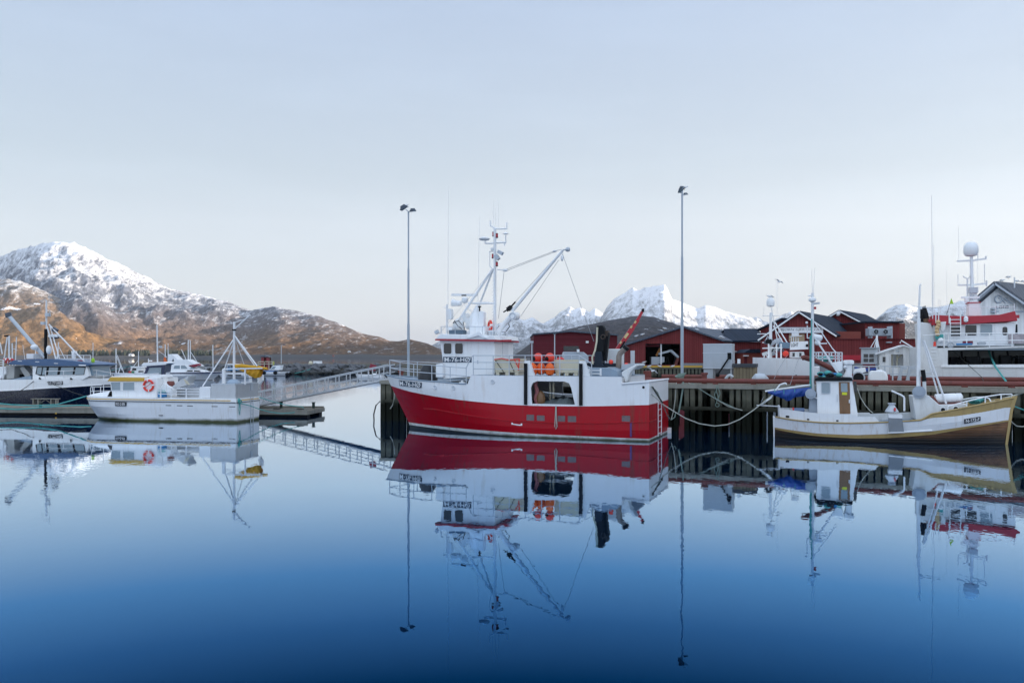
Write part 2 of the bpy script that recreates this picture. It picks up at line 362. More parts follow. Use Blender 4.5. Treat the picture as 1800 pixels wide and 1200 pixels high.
mu = N(nt, 'ShaderNodeMath', operation='MULTIPLY'); L(cr.outputs[0], mu.inputs[0]); L(br.outputs[0], mu.inputs[1])
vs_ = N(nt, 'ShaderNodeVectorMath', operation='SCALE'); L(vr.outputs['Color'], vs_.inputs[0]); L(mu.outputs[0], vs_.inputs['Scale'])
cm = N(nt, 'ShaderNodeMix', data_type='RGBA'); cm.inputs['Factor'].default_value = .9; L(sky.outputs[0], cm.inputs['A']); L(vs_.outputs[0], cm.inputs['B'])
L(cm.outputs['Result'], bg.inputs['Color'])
# ------------------------------------------------------------------ water
def water_mat():
    m = bpy.data.materials.new('harbour_water'); m.use_nodes = True; nt = m.node_tree; L = nt.links.new
    nt.nodes.remove(nt.nodes['Principled BSDF']); out = nt.nodes['Material Output']
    geo = N(nt, 'ShaderNodeNewGeometry')
    df = N(nt, 'ShaderNodeBsdfDiffuse'); df.inputs['Color'].default_value = (.0005, .003, .008, 1)
    gl = N(nt, 'ShaderNodeBsdfGlossy'); gl.inputs['Roughness'].default_value = .0
    lw = N(nt, 'ShaderNodeLayerWeight'); lw.inputs['Blend'].default_value = .5      # cold clear water: red is lost first at steep angles
    rp = N(nt, 'ShaderNodeValToRGB'); rp.color_ramp.interpolation = 'LINEAR'; e = rp.color_ramp.elements
    e[0].position = .58; e[0].color = (.0, .024, .072, 1); e[1].position = .995; e[1].color = (.96, .97, .98, 1)
    for ps_, c_ in ((.625, (.001, .036, .100, 1)), (.685, (.035, .13, .29, 1)), (.745, (.105, .28, .52, 1)), (.843, (.49, .63, .76, 1)), (.93, (.80, .86, .91, 1))):
        k = e.new(ps_); k.color = c_
    L(lw.outputs['Facing'], rp.inputs['Fac']); L(rp.outputs['Color'], gl.inputs['Color'])
    mx = N(nt, 'ShaderNodeAddShader'); L(df.outputs[0], mx.inputs[0]); L(gl.outputs[0], mx.inputs[1]); L(mx.outputs[0], out.inputs[0])
    mp = N(nt, 'ShaderNodeMapping'); mp.inputs['Scale'].default_value = (1, .6, 1); L(geo.outputs['Position'], mp.inputs['Vector'])
    a = N(nt, 'ShaderNodeTexNoise'); a.inputs['Scale'].default_value = .55; a.inputs['Detail'].default_value = 3; L(mp.outputs[0], a.inputs['Vector'])
    b = N(nt, 'ShaderNodeTexNoise'); b.inputs['Scale'].default_value = 3.5; b.inputs['Detail'].default_value = 2; L(mp.outputs[0], b.inputs['Vector'])
    sp = N(nt, 'ShaderNodeSeparateXYZ'); L(geo.outputs['Position'], sp.inputs[0])      # a breath of wind only beyond the piers
    w = N(nt, 'ShaderNodeMapRange'); w.inputs['From Min'].default_value = 62; w.inputs['From Max'].default_value = 130; w.inputs['To Min'].default_value = .045; w.inputs['To Max'].default_value = .18; L(sp.outputs['Y'], w.inputs['Value'])
    pt_ = N(nt, 'ShaderNodeTexNoise'); pt_.inputs['Scale'].default_value = .045; pt_.inputs['Detail'].default_value = 3; L(mp.outputs[0], pt_.inputs['Vector'])
    pr_ = N(nt, 'ShaderNodeMapRange'); pr_.inputs['From Min'].default_value = .42; pr_.inputs['From Max'].default_value = .66; pr_.inputs['To Min'].default_value = .5; pr_.inputs['To Max'].default_value = 2.4; L(pt_.outputs['Fac'], pr_.inputs['Value'])
    wm = N(nt, 'ShaderNodeMath', operation='MULTIPLY'); L(w.outputs[0], wm.inputs[0]); L(pr_.outputs[0], wm.inputs[1])
    mm = N(nt, 'ShaderNodeMath', operation='MULTIPLY'); L(b.outputs['Fac'], mm.inputs[0]); L(wm.outputs[0], mm.inputs[1])
    ad = N(nt, 'ShaderNodeMath', operation='MULTIPLY_ADD'); ad.inputs[1].default_value = .10; L(a.outputs['Fac'], ad.inputs[0]); L(mm.outputs[0], ad.inputs[2])
    bp = N(nt, 'ShaderNodeBump'); bp.inputs['Strength'].default_value = 1; bp.inputs['Distance'].default_value = .030; L(ad.outputs[0], bp.inputs['Height'])
    for x in (gl, df): L(bp.outputs[0], x.inputs['Normal'])
    return m
m = MB(); m.quad((-16000, -300, 0), (16000, -300, 0), (16000, 30000, 0), (-16000, 30000, 0))
tag(m.build('water', water_mat(), recenter=False), kind='structure')
# ------------------------------------------------------------------ mountains
def mountain_mat(name, low, rock, snow0, snow1, nscale, amp, veg=(0, 0), patch=0.0, snowcol=(.82, .85, .9), covs=(.74, .24), bump=.9):
    m = bpy.data.materials.new(name); m.use_nodes = True; nt = m.node_tree; L = nt.links.new; b = nt.nodes['Principled BSDF']
    b.inputs['Roughness'].default_value = .9; b.inputs['Specular IOR Level'].default_value = .1
    geo = N(nt, 'ShaderNodeNewGeometry'); sp = N(nt, 'ShaderNodeSeparateXYZ'); L(geo.outputs['Position'], sp.inputs[0])
    def noise(sc, det=8, rough=.68, scale=(1, 1, 1)):
        mp = N(nt, 'ShaderNodeMapping'); mp.inputs['Scale'].default_value = scale; L(geo.outputs['Position'], mp.inputs['Vector'])
        n = N(nt, 'ShaderNodeTexNoise'); n.inputs['Scale'].default_value = sc; n.inputs['Detail'].default_value = det; n.inputs['Roughness'].default_value = rough; L(mp.outputs[0], n.inputs['Vector']); return n.outputs['Fac']
    def rng(v, a, c, d=0, e=1):
        r = N(nt, 'ShaderNodeMapRange'); r.inputs['From Min'].default_value = a; r.inputs['From Max'].default_value = c; r.inputs['To Min'].default_value = d; r.inputs['To Max'].default_value = e; L(v, r.inputs['Value']); return r.outputs[0]
    def mix(f, a, c):
        x = N(nt, 'ShaderNodeMix', data_type='RGBA'); L(f, x.inputs['Factor'])
        for s_, v in (('A', a), ('B', c)):
            if isinstance(v, tuple): x.inputs[s_].default_value = (*v, 1)
            else: L(v, x.inputs[s_])
        return x.outputs['Result']
    def ma(op, a, c, d=None):
        x = N(nt, 'ShaderNodeMath', operation=op)
        for i, v in enumerate((a, c, d)):
            if v is None: continue
            if isinstance(v, (int, float)): x.inputs[i].default_value = v
            else: L(v, x.inputs[i])
        return x.outputs[0]
    nA = noise(nscale, 9, .7); nB = noise(nscale*4.5, 6, .7, (1, 1, .4)); nC = noise(nscale*.35, 4)
    l2 = tuple(x*.45 for x in low); l3 = tuple(min(1, x*c) for x, c in zip(low, (1.5, 1.4, 1.15)))
    ground = mix(rng(nB, .38, .66), l2, mix(rng(nC, .4, .65), low, l3))
    rk = mix(rng(nB, .35, .7), tuple(x*.5 for x in rock), tuple(x*1.5 for x in rock))
    hz = ma('MULTIPLY_ADD', nA, amp*.9, sp.outputs['Z'])
    col = mix(rng(hz, veg[0]+amp*.2, veg[1]+amp*.7), ground, rk)
    mr_ = N(nt, 'ShaderNodeMapping'); mr_.inputs['Rotation'].default_value = (0, R(-32), R(12)); mr_.inputs['Scale'].default_value = (1, .3, .38); L(geo.outputs['Position'], mr_.inputs['Vector'])
    sn = N(nt, 'ShaderNodeTexNoise'); sn.inputs['Scale'].default_value = nscale*3.6; sn.inputs['Detail'].default_value = 10; sn.inputs['Roughness'].default_value = .8; L(mr_.outputs[0], sn.inputs['Vector'])
    sz = N(nt, 'ShaderNodeSeparateXYZ'); L(geo.outputs['True Normal'], sz.inputs[0])
    cov = rng(sp.outputs['Z'], snow0, snow1, covs[0], covs[1])                      # threshold falls with height
    mixn = ma('MULTIPLY_ADD', nA, .28, ma('MULTIPLY', sn.outputs['Fac'], .72))
    mixn = ma('MULTIPLY_ADD', ma('SUBTRACT', sz.outputs['Z'], .75), .22, mixn)
    df_ = ma('SUBTRACT', mixn, cov)
    sm = rng(df_, -.06, .09)
    if patch:
        pn = noise(nscale*1.3, 5, .6, (1, 1, 2.2)); sm = ma('MAXIMUM', sm, ma('MULTIPLY', rng(pn, .70-patch, .73-patch), rng(sp.outputs['Z'], snow0*.25, snow0*.6)))
    col = mix(sm, col, snowcol)
    L(col, b.inputs['Base Color'])
    bp = N(nt, 'ShaderNodeBump'); bp.inputs['Strength'].default_value = bump; bp.inputs['Distance'].default_value = .35/nscale; L(ma('MULTIPLY_ADD', nB, .35, nA), bp.inputs['Height']); L(bp.outputs[0], b.inputs['Normal'])
    return m
def terrain(name, ridge, Yr, Yf, p0, p1, material, nu=240, nv=70, back=1.5, ns=1/300, amp=.16, rib=.10, ribs=1/420, skew=.6, power=1.2, seed=0, z0=0.0, jag=.02, base_fade=14):
    rf = pl(ridge); yr = Yr if callable(Yr) else (lambda p: Yr); yf = Yf if callable(Yf) else (lambda p: Yf)
    vs = []; fs = []
    for i in range(nu+1):
        p = p0+(p1-p0)*i/nu
        for j in range(nv+1):
            t = back*j/nv; Y = yf(p)+(yr(p)-yf(p))*t; X = (p-CX)/F*Y
            hr = H-(rf(p)-HY)/F*yr(p)
            prof = max(t, 0)**power if t <= 1 else 1-(t-1)*1.1
            env = math.sin(math.pi*min(max(t, 0), 1.0))**.7 if t <= 1 else 0
            q = Vector((X*ns+seed*7.3, Y*ns, seed*3.1))
            f = mnoise.ridged_multi_fractal(q, .95, 2.1, 7, 1.0, 2.0)-.9
            g = mnoise.fractal(Vector(((X-skew*(t*(yr(p)-yf(p))))*ribs+seed*3.7, Y*ribs*.22, seed)), 1.0, 2.0, 4)
            j2 = mnoise.fractal(q*9, .9, 2.1, 5)
            f2 = mnoise.ridged_multi_fractal(q*3.3+Vector((skew*t*2, 0, 0)), .9, 2.1, 5, 1.0, 2.0)-.9
            z = hr*(prof+amp*env*f*.7+amp*.22*env*f2+rib*env*g+jag*j2*(min(1, t*2.2) if t < 1.2 else 1))
            if j == 0: z = -4
            z = max(z, -4)+z0*min(1, t*8)
            vs.append((X, Y, z))
    w = nv+1
    for i in range(nu):
        for j in range(nv): fs.append((i*w+j, (i+1)*w+j, (i+1)*w+j+1, i*w+j+1))
    mb = MB(); mb.add(vs, fs); o = mb.build(name, material, sharp=180, recenter=False)
    return tag(o, kind='structure')
mL = mountain_mat('left_mountain_ground', (.185, .118, .076), (.135, .155, .20), 70, 760, .011, 150, (90, 230), .035, covs=(.645, .345))
ridgeL = [(-420, 540), (-300, 505), (-200, 480), (-100, 470), (-40, 462), (0, 452), (30, 438), (60, 431), (95, 422), (130, 426), (160, 440), (200, 459), (250, 483), (300, 508), (345, 516), (400, 530), (440, 546), (465, 541), (485, 538), (520, 546), (560, 555), (600, 570), (640, 587), (665, 591), (685, 599), (700, 600), (720, 596), (750, 603), (775, 614), (800, 624), (830, 629), (880, 630)]
YL_ = pl([(-420, 6200), (95, 3900), (300, 4450), (480, 3900), (700, 3300), (880, 3100)])
YLs = lambda p: sum(YL_(p+d) for d in range(-70, 71, 14))/11+60*mnoise.noise(Vector((p*.02, 3, 1)))
terrain('mountain', ridgeL, YLs, lambda p: 2900-(p/800)*150, -420, 880, mL, 420, 110, ns=1/420, amp=.17, rib=.15, ribs=1/380, skew=.55, power=1.25, seed=1, jag=.016)
# a lower shoulder in front of the left summit
mS = mountain_mat('left_shoulder_ground', (.27, .165, .085), (.18, .165, .16), 110, 600, .012, 130, (150, 280), .03, covs=(.66, .40))
terrain('mountain', [(-500, 520), (-300, 500), (-120, 490), (-40, 488), (0, 489), (40, 493), (80, 510), (120, 532), (170, 562), (215, 588), (260, 609), (300, 622), (330, 628), (360, 631)], 3450, lambda p: 2780, -500, 360, mS, 240, 70, ns=1/330, amp=.2, rib=.13, ribs=1/300, skew=.5, power=.95, seed=4, jag=.02)
mW = mountain_mat('snow_mountain_ground', (.10, .10, .11), (.15, .17, .20), -250, 900, .0055, 260, (40, 120), 0, (.80, .83, .89), (.70, .34), .7)
terrain('mountain', [(690, 626), (740, 616), (760, 606), (775, 598), (800, 590), (840, 578), (870, 572), (890, 564), (905, 556), (920, 562), (935, 558), (955, 568), (972, 560), (986, 548), (1000, 541), (1010, 547), (1022, 543), (1035, 549), (1046, 541), (1058, 550), (1080, 560), (1150, 570), (1250, 600)], 10500, 8000, 690, 1250, mW, 240, 60, ns=1/1100, amp=.2, rib=.24, ribs=1/800, skew=.3, power=1.2, seed=9, jag=.035)
terrain('mountain', [(990, 622), (1030, 588), (1055, 560), (1068, 537), (1080, 525), (1100, 512), (1112, 504), (1122, 509), (1135, 504), (1150, 502), (1168, 500), (1174, 508), (1182, 526), (1200, 532), (1215, 538), (1228, 541), (1240, 535), (1255, 539), (1275, 547), (1300, 553), (1320, 558), (1340, 570), (1370, 585), (1420, 610), (1470, 625)], (lambda p, f_=pl([(990, 9800), (1060, 9300), (1170, 8000), (1250, 8300), (1470, 8600)]): sum(f_(p+d) for d in (-16, -8, 0, 8, 16))/5), 6300, 990, 1470, mW, 260, 80, ns=1/1300, amp=.15, rib=.22, ribs=1/900, skew=-.5, power=1.1, seed=13, jag=.012)
terrain('mountain', [(1290, 590), (1315, 562), (1330, 556), (1350, 566), (1365, 560), (1380, 552), (1391, 545), (1402, 552), (1425, 570), (1480, 590), (1520, 600)], 9500, 7800, 1290, 1520, mW, 120, 40, ns=1/800, amp=.22, rib=.2, ribs=1/700, seed=21, jag=.05)
mW2 = mountain_mat('right_mountain_ground', (.06, .065, .075), (.10, .11, .125), 0, 560, .008, 170, (60, 160), 0, (.85, .88, .92))
terrain('mountain', [(1440, 622), (1500, 590), (1530, 570), (1545, 556), (1558, 545), (1575, 537), (1592, 534), (1615, 540), (1650, 541), (1680, 532), (1720, 520), (1760, 524), (1820, 540), (1950, 560), (2100, 610)], 5200, 4000, 1440, 2100, mW2, 220, 60, ns=1/600, amp=.2, rib=.16, ribs=1/500, seed=17, jag=.03)
mH = mountain_mat('brown_hill_ground', (.105, .098, .108), (.12, .122, .14), 60, 900, .02, 60, (60, 110), .055)
terrain('hill', [(900, 627), (930, 605), (960, 589), (1000, 578), (1040, 569), (1080, 561), (1110, 555), (1130, 554), (1150, 557), (1180, 566), (1210, 578), (1250, 590), (1300, 599), (1400, 606), (1550, 606), (1700, 600), (1850, 606), (1950, 615)], 1700, 950, 900, 1950, mH, 260, 50, ns=1/220, amp=.12, rib=.06, ribs=1/200, seed=23, power=.8, jag=.02)
# the ridge south-east of the harbour, outside the frame, that keeps the low sun off the boats
def back_ridge():
    A = Vector((640, -900, 0)); B = Vector((3250, 3450, 0)); d = (B-A); n = Vector((d.y, -d.x, 0)).normalized(); vs = []; fs = []; nu, nv = 110, 16
    for i in range(nu+1):
        u = i/nu; c = A+d*u; h = 190+u*270+40*mnoise.fractal(Vector((u*9, 0, 5)), 1, 2, 4); wdt = 320+u*330
        for j in range(nv+1):
            t = j/nv*2-1; p = c+n*(t*wdt); z = h*(1-abs(t))**1.1+12*mnoise.fractal(p/120, 1, 2, 4)*(1-abs(t))-3
            vs.append((p.x, p.y, z))
    w = nv+1
    for i in range(nu):
        for j in range(nv): fs.append((i*w+j, (i+1)*w+j, (i+1)*w+j+1, i*w+j+1))
    mb = MB(); mb.add(vs, fs); return tag(mb.build('mountain', mL, sharp=180, recenter=False), kind='structure')
back_ridge()
# ------------------------------------------------------------------ far shore: strip of farmland, wood, houses
mb = MB(); n = 120; vs = []
for i in range(n+1):
    p = -450+1350*i/n
    for Y, z in ((2560, -1), (2590, 2.5+1.2*mnoise.noise(Vector((p*.03, 1, 0)))), (2700, 7+3*mnoise.noise(Vector((p*.02, 2, 0)))), (2960, 16+8*mnoise.noise(Vector((p*.015, 3, 0))))):
        vs.append(((p-CX)/F*Y, Y, z))
mb.add(vs, [(i*4+j, (i+1)*4+j, (i+1)*4+j+1, i*4+j+1) for i in range(n) for j in range(3)])
tag(mb.build('shore', mat('shore_fields', (.040, .037, .036), .9, var=.4, scale=.02), sharp=180, recenter=False), kind='structure')
mb = MB(); rr = random.Random(3)
for k in range(560):
    c_ = rr.choice(((150, 190), (195, 250), (250, 262), (290, 330), (120, 150), (330, 372)))
    p = rr.uniform(*c_); Y = rr.uniform(2720, 2900); hh = rr.uniform(10, 24); b = at(p, 627, Y); z = 8
    mb.lathe((b.x, Y, z), [(hh*.16, 0), (hh*.24, hh*.25), (hh*.15, hh*.6), (.2, hh)], 5)
tag(mb.build('forest', mat('spruce_wood', (.020, .028, .018), .9, var=.5, scale=.05), recenter=False), 'dark green spruce wood along the far shore', 'forest', kind='stuff')
def far_house(px, py, Y, w, h, col, roofc, lab):
    t = thing('house', lab, 'house', loc=at(px, py, Y), group='houses on the far shore')
    m = MB(); m.plate([(-w/2, 0), (w/2, 0), (w/2, h*.6), (0, h), (-w/2, h*.6)], -w*.6, w*.6); m.build('wall', col, t)
    m = MB()
    for s_ in (-1, 1): m.quad((s_*w*.58, -w*.65, h*.56), (0, -w*.65, h*1.04), (0, w*.65, h*1.04), (s_*w*.58, w*.65, h*.56))
    m.build('roof', roofc, t)
    m = MB(); m.bx(-w*.12, w*.12, -w*.61-.05, -w*.61, h*.15, h*.4); m.build('window', GLASS, t)
far_house(231, 625.5, 2640, 12, 9, W, SLATE, 'white house with dark roof alone on the far shore below the wood')
far_house(586, 627, 2580, 5, 8, mat('faded_red_wall', (.35, .12, .09), .7), SLATE, 'small reddish hut at the water under the far right slope')
far_house(614, 619, 2760, 9, 6, W, SLATE, 'tiny white house on the road below the bare right slope')
# ------------------------------------------------------------------ breakwater of boulders
BW = Fr(-150, 206, 1, 0)
mb = MB(); vs = []
for i in range(61):
    x = -160+i*3.0
    for y, z in ((203.5, -1), (205.5, 1.1), (207.2, 2.3), (209, 2.65), (217, 2.7), (222, -1)):
        vs.append((x, y+.5*mnoise.noise(Vector((x*.2, y, 0))), z+.25*mnoise.noise(Vector((x*.3, y, 3)))))
mb.add(vs, [(i*6+j, (i+1)*6+j, (i+1)*6+j+1, i*6+j+1) for i in range(60) for j in range(5)])
tag(mb.build('breakwater', mat('breakwater_rubble', (.085, .08, .062), .95, var=.5, scale=.6, bump=.5, bscale=2), sharp=180, recenter=False), kind='structure')
def boulder(sd):
    bm = bmesh.new(); bmesh.ops.create_icosphere(bm, subdivisions=3, radius=1)
    for v in bm.verts:
        p = v.co.copy(); f = 1+.55*mnoise.cell(p*1.1+Vector((sd*5, 0, 0)))*.5+.28*mnoise.noise(p*1.6+Vector((sd, sd, 0)))
        v.co = Vector((p.x*1.15*f, p.y*.9*f, p.z*.78*f))
    me = bpy.data.meshes.new('boulder'); bm.to_mesh(me); bm.free()
    me.materials.append(mat('boulder_stone', (.12, .125, .135), .9, var=.45, scale=1.5, bump=.6, bscale=5, tide=(.9, .5, (.02, .021, .018))))
    me.polygons.foreach_set('use_smooth', [True]*len(me.polygons)); me.set_sharp_from_angle(angle=R(28)); return me
BM_ = [boulder(k*1.7+.3) for k in range(5)]
rr = random.Random(11)
for px, n_ in [(px, 3) for px in range(150, 700, 11)]:
    for r_ in range(n_):
        s_ = rr.uniform(.75, 1.25)*(1.0 if r_ else 1.1); Y = 203.3+r_*1.7+rr.uniform(-.3, .3); X = (px+rr.uniform(-4, 4)+r_*4-CX)/F*Y
        o = bpy.data.objects.new('boulder', rr.choice(BM_)); C.objects.link(o); o.location = (X, Y, .15+r_*.85+rr.uniform(-.1, .15)); o.scale = (s_, s_, s_); o.rotation_euler = (rr.uniform(-.4, .4), rr.uniform(-.4, .4), rr.uniform(0, 6.3))
        tag(o, 'grey boulder piled in the long rock breakwater behind the marina', 'boulder', 'boulders of the breakwater')
# ------------------------------------------------------------------ the timber pier
PU = Vector((.930, -.367, 0)); PN = Vector((.367, .930, 0)); PZ = 2.85
PR = Fr(-9.25, 56.3, .930, -.367)      # x along the pier to the right, y away from the camera, front edge at y=0
PLEN, PWID = 42.0, 10.0
pier = thing('pier', 'long timber pier on dark weedy piles with rusty kerb pipes behind the red trawler', 'pier', PR)
rr = random.Random(5)
def pile(x, y, r, z1, w=None):
    m = MB()
    m.box((0, 0, (z1-2)/2), (w or r*2, r*1.5, z1+2), 0, None)
    return m, x, y
k = 0; x = .1
xa_, xb_ = PR.hit(735, 700, 0)[0], PR.hit(1120, 700, 0)[0]
while x < PLEN and k < 84:
    if xa_ < x < xb_: x = xb_          # nothing of the planking shows behind the trawler
    w_ = rr.uniform(.2, .3) if x > xa_ else rr.uniform(.3, .42)
    m = MB(); m.box((0, 0, 0), (w_, .3, PZ+1.5-.12), 0, Matrix.Rotation(rr.uniform(-.012, .012), 3, 'Y'))
    o = m.build('pile', PILE, pier); o.location = (x, .16+rr.uniform(-.03, .05), (PZ+1.5-.12)/2-1.5); x += w_+(rr.uniform(.06, .17) if rr.random() < .9 or x < 4 else rr.uniform(.4, .8)); k += 1
for i in range(12):
    m = MB(); m.cyl((0, 0, -1.5), (0, 0, PZ-.32), .17, 8); o = m.build('pile', PILE, pier); o.location = (1.5+i*3.4, 4.2+rr.uniform(-.4, .4), 0)
for i in range(0):
    m = MB(); m.cyl((0, 0, -1.5), (0, 0, PZ-.32), .17, 8); o = m.build('pile', PILE, pier); o.location = (.4+i*2.9, 9.2+rr.uniform(-.3, .3), 0)
for yy in (2.2, 6.0, 8.4):
    m = MB(); m.cyl((0, 0, -1.5), (0, 0, PZ-.32), .2, 8); o = m.build('pile', PILE, pier); o.location = (.35, yy, 0)
m = MB(); m.bx(0, PLEN, .02, PWID, PZ-.1, PZ); m.build('deck', PLANK, pier)
m = MB(); m.bx(-.06, PLEN, -.14, .0, PZ-.26, PZ-.02); m.build('edge_beam', BEAM, pier)
m = MB(); m.bx(0, PLEN, .34, .56, PZ-.4, PZ-.12); m.build('cross_beam', PILE, pier)
m = MB(); m.bx(.2, PLEN, -.1, .005, 1.28, 1.5); m.build('wale', PILE, pier)
m = MB(); m.bx(0, PLEN, 4.3, 4.6, PZ-.6, PZ-.11); m.build('cross_beam', PILE, pier)
m = MB(); hs_ = []; x = 1.2
while x < PLEN-1:
    w_ = rr.uniform(.25, .7); z0_ = rr.uniform(-.9, .2)
    if rr.random() < .62: hs_.append([(x, z0_), (x+w_, z0_), (x+w_, rr.uniform(.5, 1.2)), (x, rr.uniform(.5, 1.2))])
    x += w_+rr.uniform(.35, 1.6)
m.plate([(0, -1.4), (PLEN, -1.4), (PLEN, PZ-.62), (0, PZ-.62)], 5.0, 5.12, hs_); m.build('back_planking', PILE, pier)
for yy, zz in ((.25, .2), (PWID-.3, .22)):
    m = MB(); m.cyl((11.5 if yy < 1 else 18, yy, PZ+zz), (PLEN, yy, PZ+zz), .15, 10)
    for i in range(14): m.bx(11.9+i*2.2, 12.2+i*2.2, yy-.1, yy+.1, PZ+.005, PZ+zz-.02)
    m.build('kerb_pipe', RUST, pier)
for xx in (1.1, 22.3, 30.5):
    m = MB(); m.cyl((xx, .9, PZ), (xx, .9, PZ+.55), .16, 10); m.cyl((xx, .9, PZ+.55), (xx, .9, PZ+.68), .22, 10); m.build('bollard', RUST, pier)
m = MB(); m.cyl(PR_ := (18.6, 1.7, PZ), (18.6, 1.7, PZ+.75), .26, 12); m.build('bollard', RUST, pier)
# dolphins: vertical fender posts at the left end
# ------------------------------------------------------------------ lamp masts
def lamp(px, D, ytop, label, kind):
    b = at(px, 627, D); ht = H-(ytop-HY)/F*D
    t = thing('lamp_mast', label, 'lamp mast', loc=(b.x, b.y, PZ), group='tall floodlight masts on the pier')
    hh = ht-PZ; m = MB(); m.cyl((0, 0, 0), (0, 0, hh*.33), .10, 10); m.cyl((0, 0, hh*.33), (0, 0, hh*.66), .076, 10); m.cyl((0, 0, hh*.66), (0, 0, hh), .055, 10); m.build('post', mat('mast_galvanised', (.36, .42, .48), .5, var=.1), t)
    m = MB(); m.bx(-.25, .25, -.25, .25, 0, .06); m.build('base_plate', GALV, t)
    def head(c, rz, rx, s=1.0):
        h = MB(); h.box((0, 0, .22), (.34, .7, .26), 0, None, .7); h.box((0, 0, .06), (.42, .8, .1), 0)
        o = h.build('floodlight', LAMPM, t); o.location = c; o.rotation_euler = (rx, 0, rz); o.scale = (s, s, s)
        g = MB(); g.bx(-.18, .18, -.36, .36, -.005, .008); g.build('lens', GLASSL, o)
        q = MB(); q.bar((0, 0, .1), (0, -.5, -.12), .06, .06); q.build('bracket', GALV, o)
    if kind == 0:
        m = MB(); m.bar((-.02, 0, hh), (-.2, 0, hh+.16), .06, .06); m.bar((0, 0, hh), (.3, 0, hh+.02), .06, .06); m.build('bracket', GALV, t)
        head((-.3, -.1, hh+.2), R(70), R(-28), .72); head((.32, 0, hh+.02), R(-80), R(4), .6)
    else:
        m = MB(); m.bar((0, 0, hh-.15), (0, 0, hh+.12), .1, .1); m.bar((0, 0, hh-.2), (.28, 0, hh-.12), .05, .05); m.build('bracket', GALV, t)
        head((-.08, -.12, hh+.1), R(12), R(-30), .66); head((.25, .1, hh-.15), R(-60), R(8), .38)
    return t
lamp(718, 58.3, 372, 'thin grey floodlight mast beside the bow of the red trawler', 0)
lamp(1199, 52.2, 338, 'tall grey floodlight mast on the pier right of the red trawler stern', 1)
# ------------------------------------------------------------------ things on the pier
def prx(px, y):           # position along the pier seen at pixel px on the line y
    return PR.hit(px, 700, y)[0]
# grey steel hopper on a leg
x0, x1 = prx(1236, 3.2), prx(1287, 3.2); t = thing('steel_hopper', 'grey steel loading hopper standing on one leg on the pier', 'hopper', loc=PR.world((x0, 3.2, PZ)), rz=PR.rot)
w_ = x1-x0; zt = H-(604-HY)/F*PR.world((x0, 3.2, 0)).y-PZ; zm = H-(648-HY)/F*PR.world((x0, 3.2, 0)).y-PZ
m = MB(); m.bx(0, w_, 0, 1.5, zm, zt); m.build('tank', STEEL, t, bevel=.02)
m = MB(); [m.bx(-.02, w_+.02, -.02, 0, z, z+.05) for z in (zm+.02, zm+(zt-zm)*.62, zt-.06)]; m.build('seam', GALV, t)
m = MB(); m.bx(.02, w_*.34, .1, 1.2, 0, zm); m.build('leg', STEEL, t)
m = MB(); m.bx(w_-.12, w_-.02, .1, .3, 0, zm); m.build('leg', GALV, t)
m = MB(); m.bx(w_*.84, w_*.97, -.035, -.004, zm+(zt-zm)*.38, zm+(zt-zm)*.64); m.build('hatch', DARK, t)
m = MB(); m.bar((w_*.9, -.1, zm+(zt-zm)*.45), (w_*.52, -.3, .5), .09, .09); m.ball((w_*.52, -.3, .5), .14); m.build('chute', RUB, t)
# weathered wood shed with a dark lid
x0, x1 = prx(1288, 2.6), prx(1329, 2.6); w_ = x1-x0; t = thing('pump_shed', 'low weathered plank shed with dark flat roof beside the steel hopper', 'shed', loc=PR.world((x0, 2.6, PZ)), rz=PR.rot)
zt = H-(639-HY)/F*PR.world((x0, 2.6, 0)).y-PZ
m = MB(); m.bx(.04, w_-.04, .04, 1.5, 0, zt-.22); m.build('wall', SHEDW, t)
m = MB(); m.bx(0, w_, -.06, 1.6, zt-.22, zt); m.build('roof', mat('dark_felt', (.045, .05, .06), .8, var=.3), t)
m = MB(); m.bx(w_*.18, w_*.3, .3, .5, zt, zt+.3); m.build('vent', W, t)
m = MB(); a_ = w_*.55; m.plate([(a_-.22, .02), (a_+.22, .02), (a_, .26)], 0.005, .03); m.build('warning_triangle', mat('pale_yellow_sign', (.55, .6, .35), .6), t)
# hose arc and cone by the shed, a gate post
def hose(): 
    p = PR.world((prx(1274, 1.2), 1.2, PZ)); q = PR.world((prx(1288, 1.2), 1.2, PZ)); m = MB()
    pts = [p.lerp(q, i/12)+Vector((0, 0, .52*math.sin(math.pi*(.12+.6*i/12)))) for i in range(13)]
    m.tube(pts, .09, 8); tag(m.build('hose', mat('pale_hose', (.45, .5, .52), .5)), 'pale bent hose lying between the hopper leg and the plank shed', 'hose')
hose()
def tub(name, label, cat, px0, px1, py, y, hgt, material, dep=.9, group=None):
    x0, x1 = prx(px0, y), prx(px1, y); t = thing(name, label, cat, loc=PR.world(((x0+x1)/2, y, PZ)), rz=PR.rot, group=group)
    return t, x1-x0
t, w_ = tub('buoy', 'grey round mooring buoy lying on the pier right of the plank shed', 'buoy', 1331, 1346, 670, 1.5, .6, None)
m = MB(); m.lathe((-w_*.3, .4, .32), [(.05, -.45), (.3, -.25), (.34, 0), (.3, .3), (.08, .5)], 12, axis=(1, .2, 0)); m.build('float', GALV, t)
m = MB(); m.torus((w_*.55, .4, .3), .09, .03, (0, 1, 0)); m.build('ring', GALV, t)
t, w_ = tub('water_tank', 'white rounded plastic tank on the pier left of the white foremast', 'tank', 1527, 1561, 668, 3.0, 1, None)
m = MB(); m.plate([(-w_/2, .05), (w_/2, .05), (w_/2, .5), (w_*.38, .8), (-w_*.38, .82), (-w_/2, .45)], 0, 1.2); m.build('body', W, t, bevel=.08)
m = MB(); m.cyl((w_*.1, .6, .8), (w_*.1, .6, .9), .16, 10); m.build('lid', WF, t)
m = MB(); m.bx(w_*.5, w_*.62, .2, .6, .25, .6); m.build('valve', PUR, t)
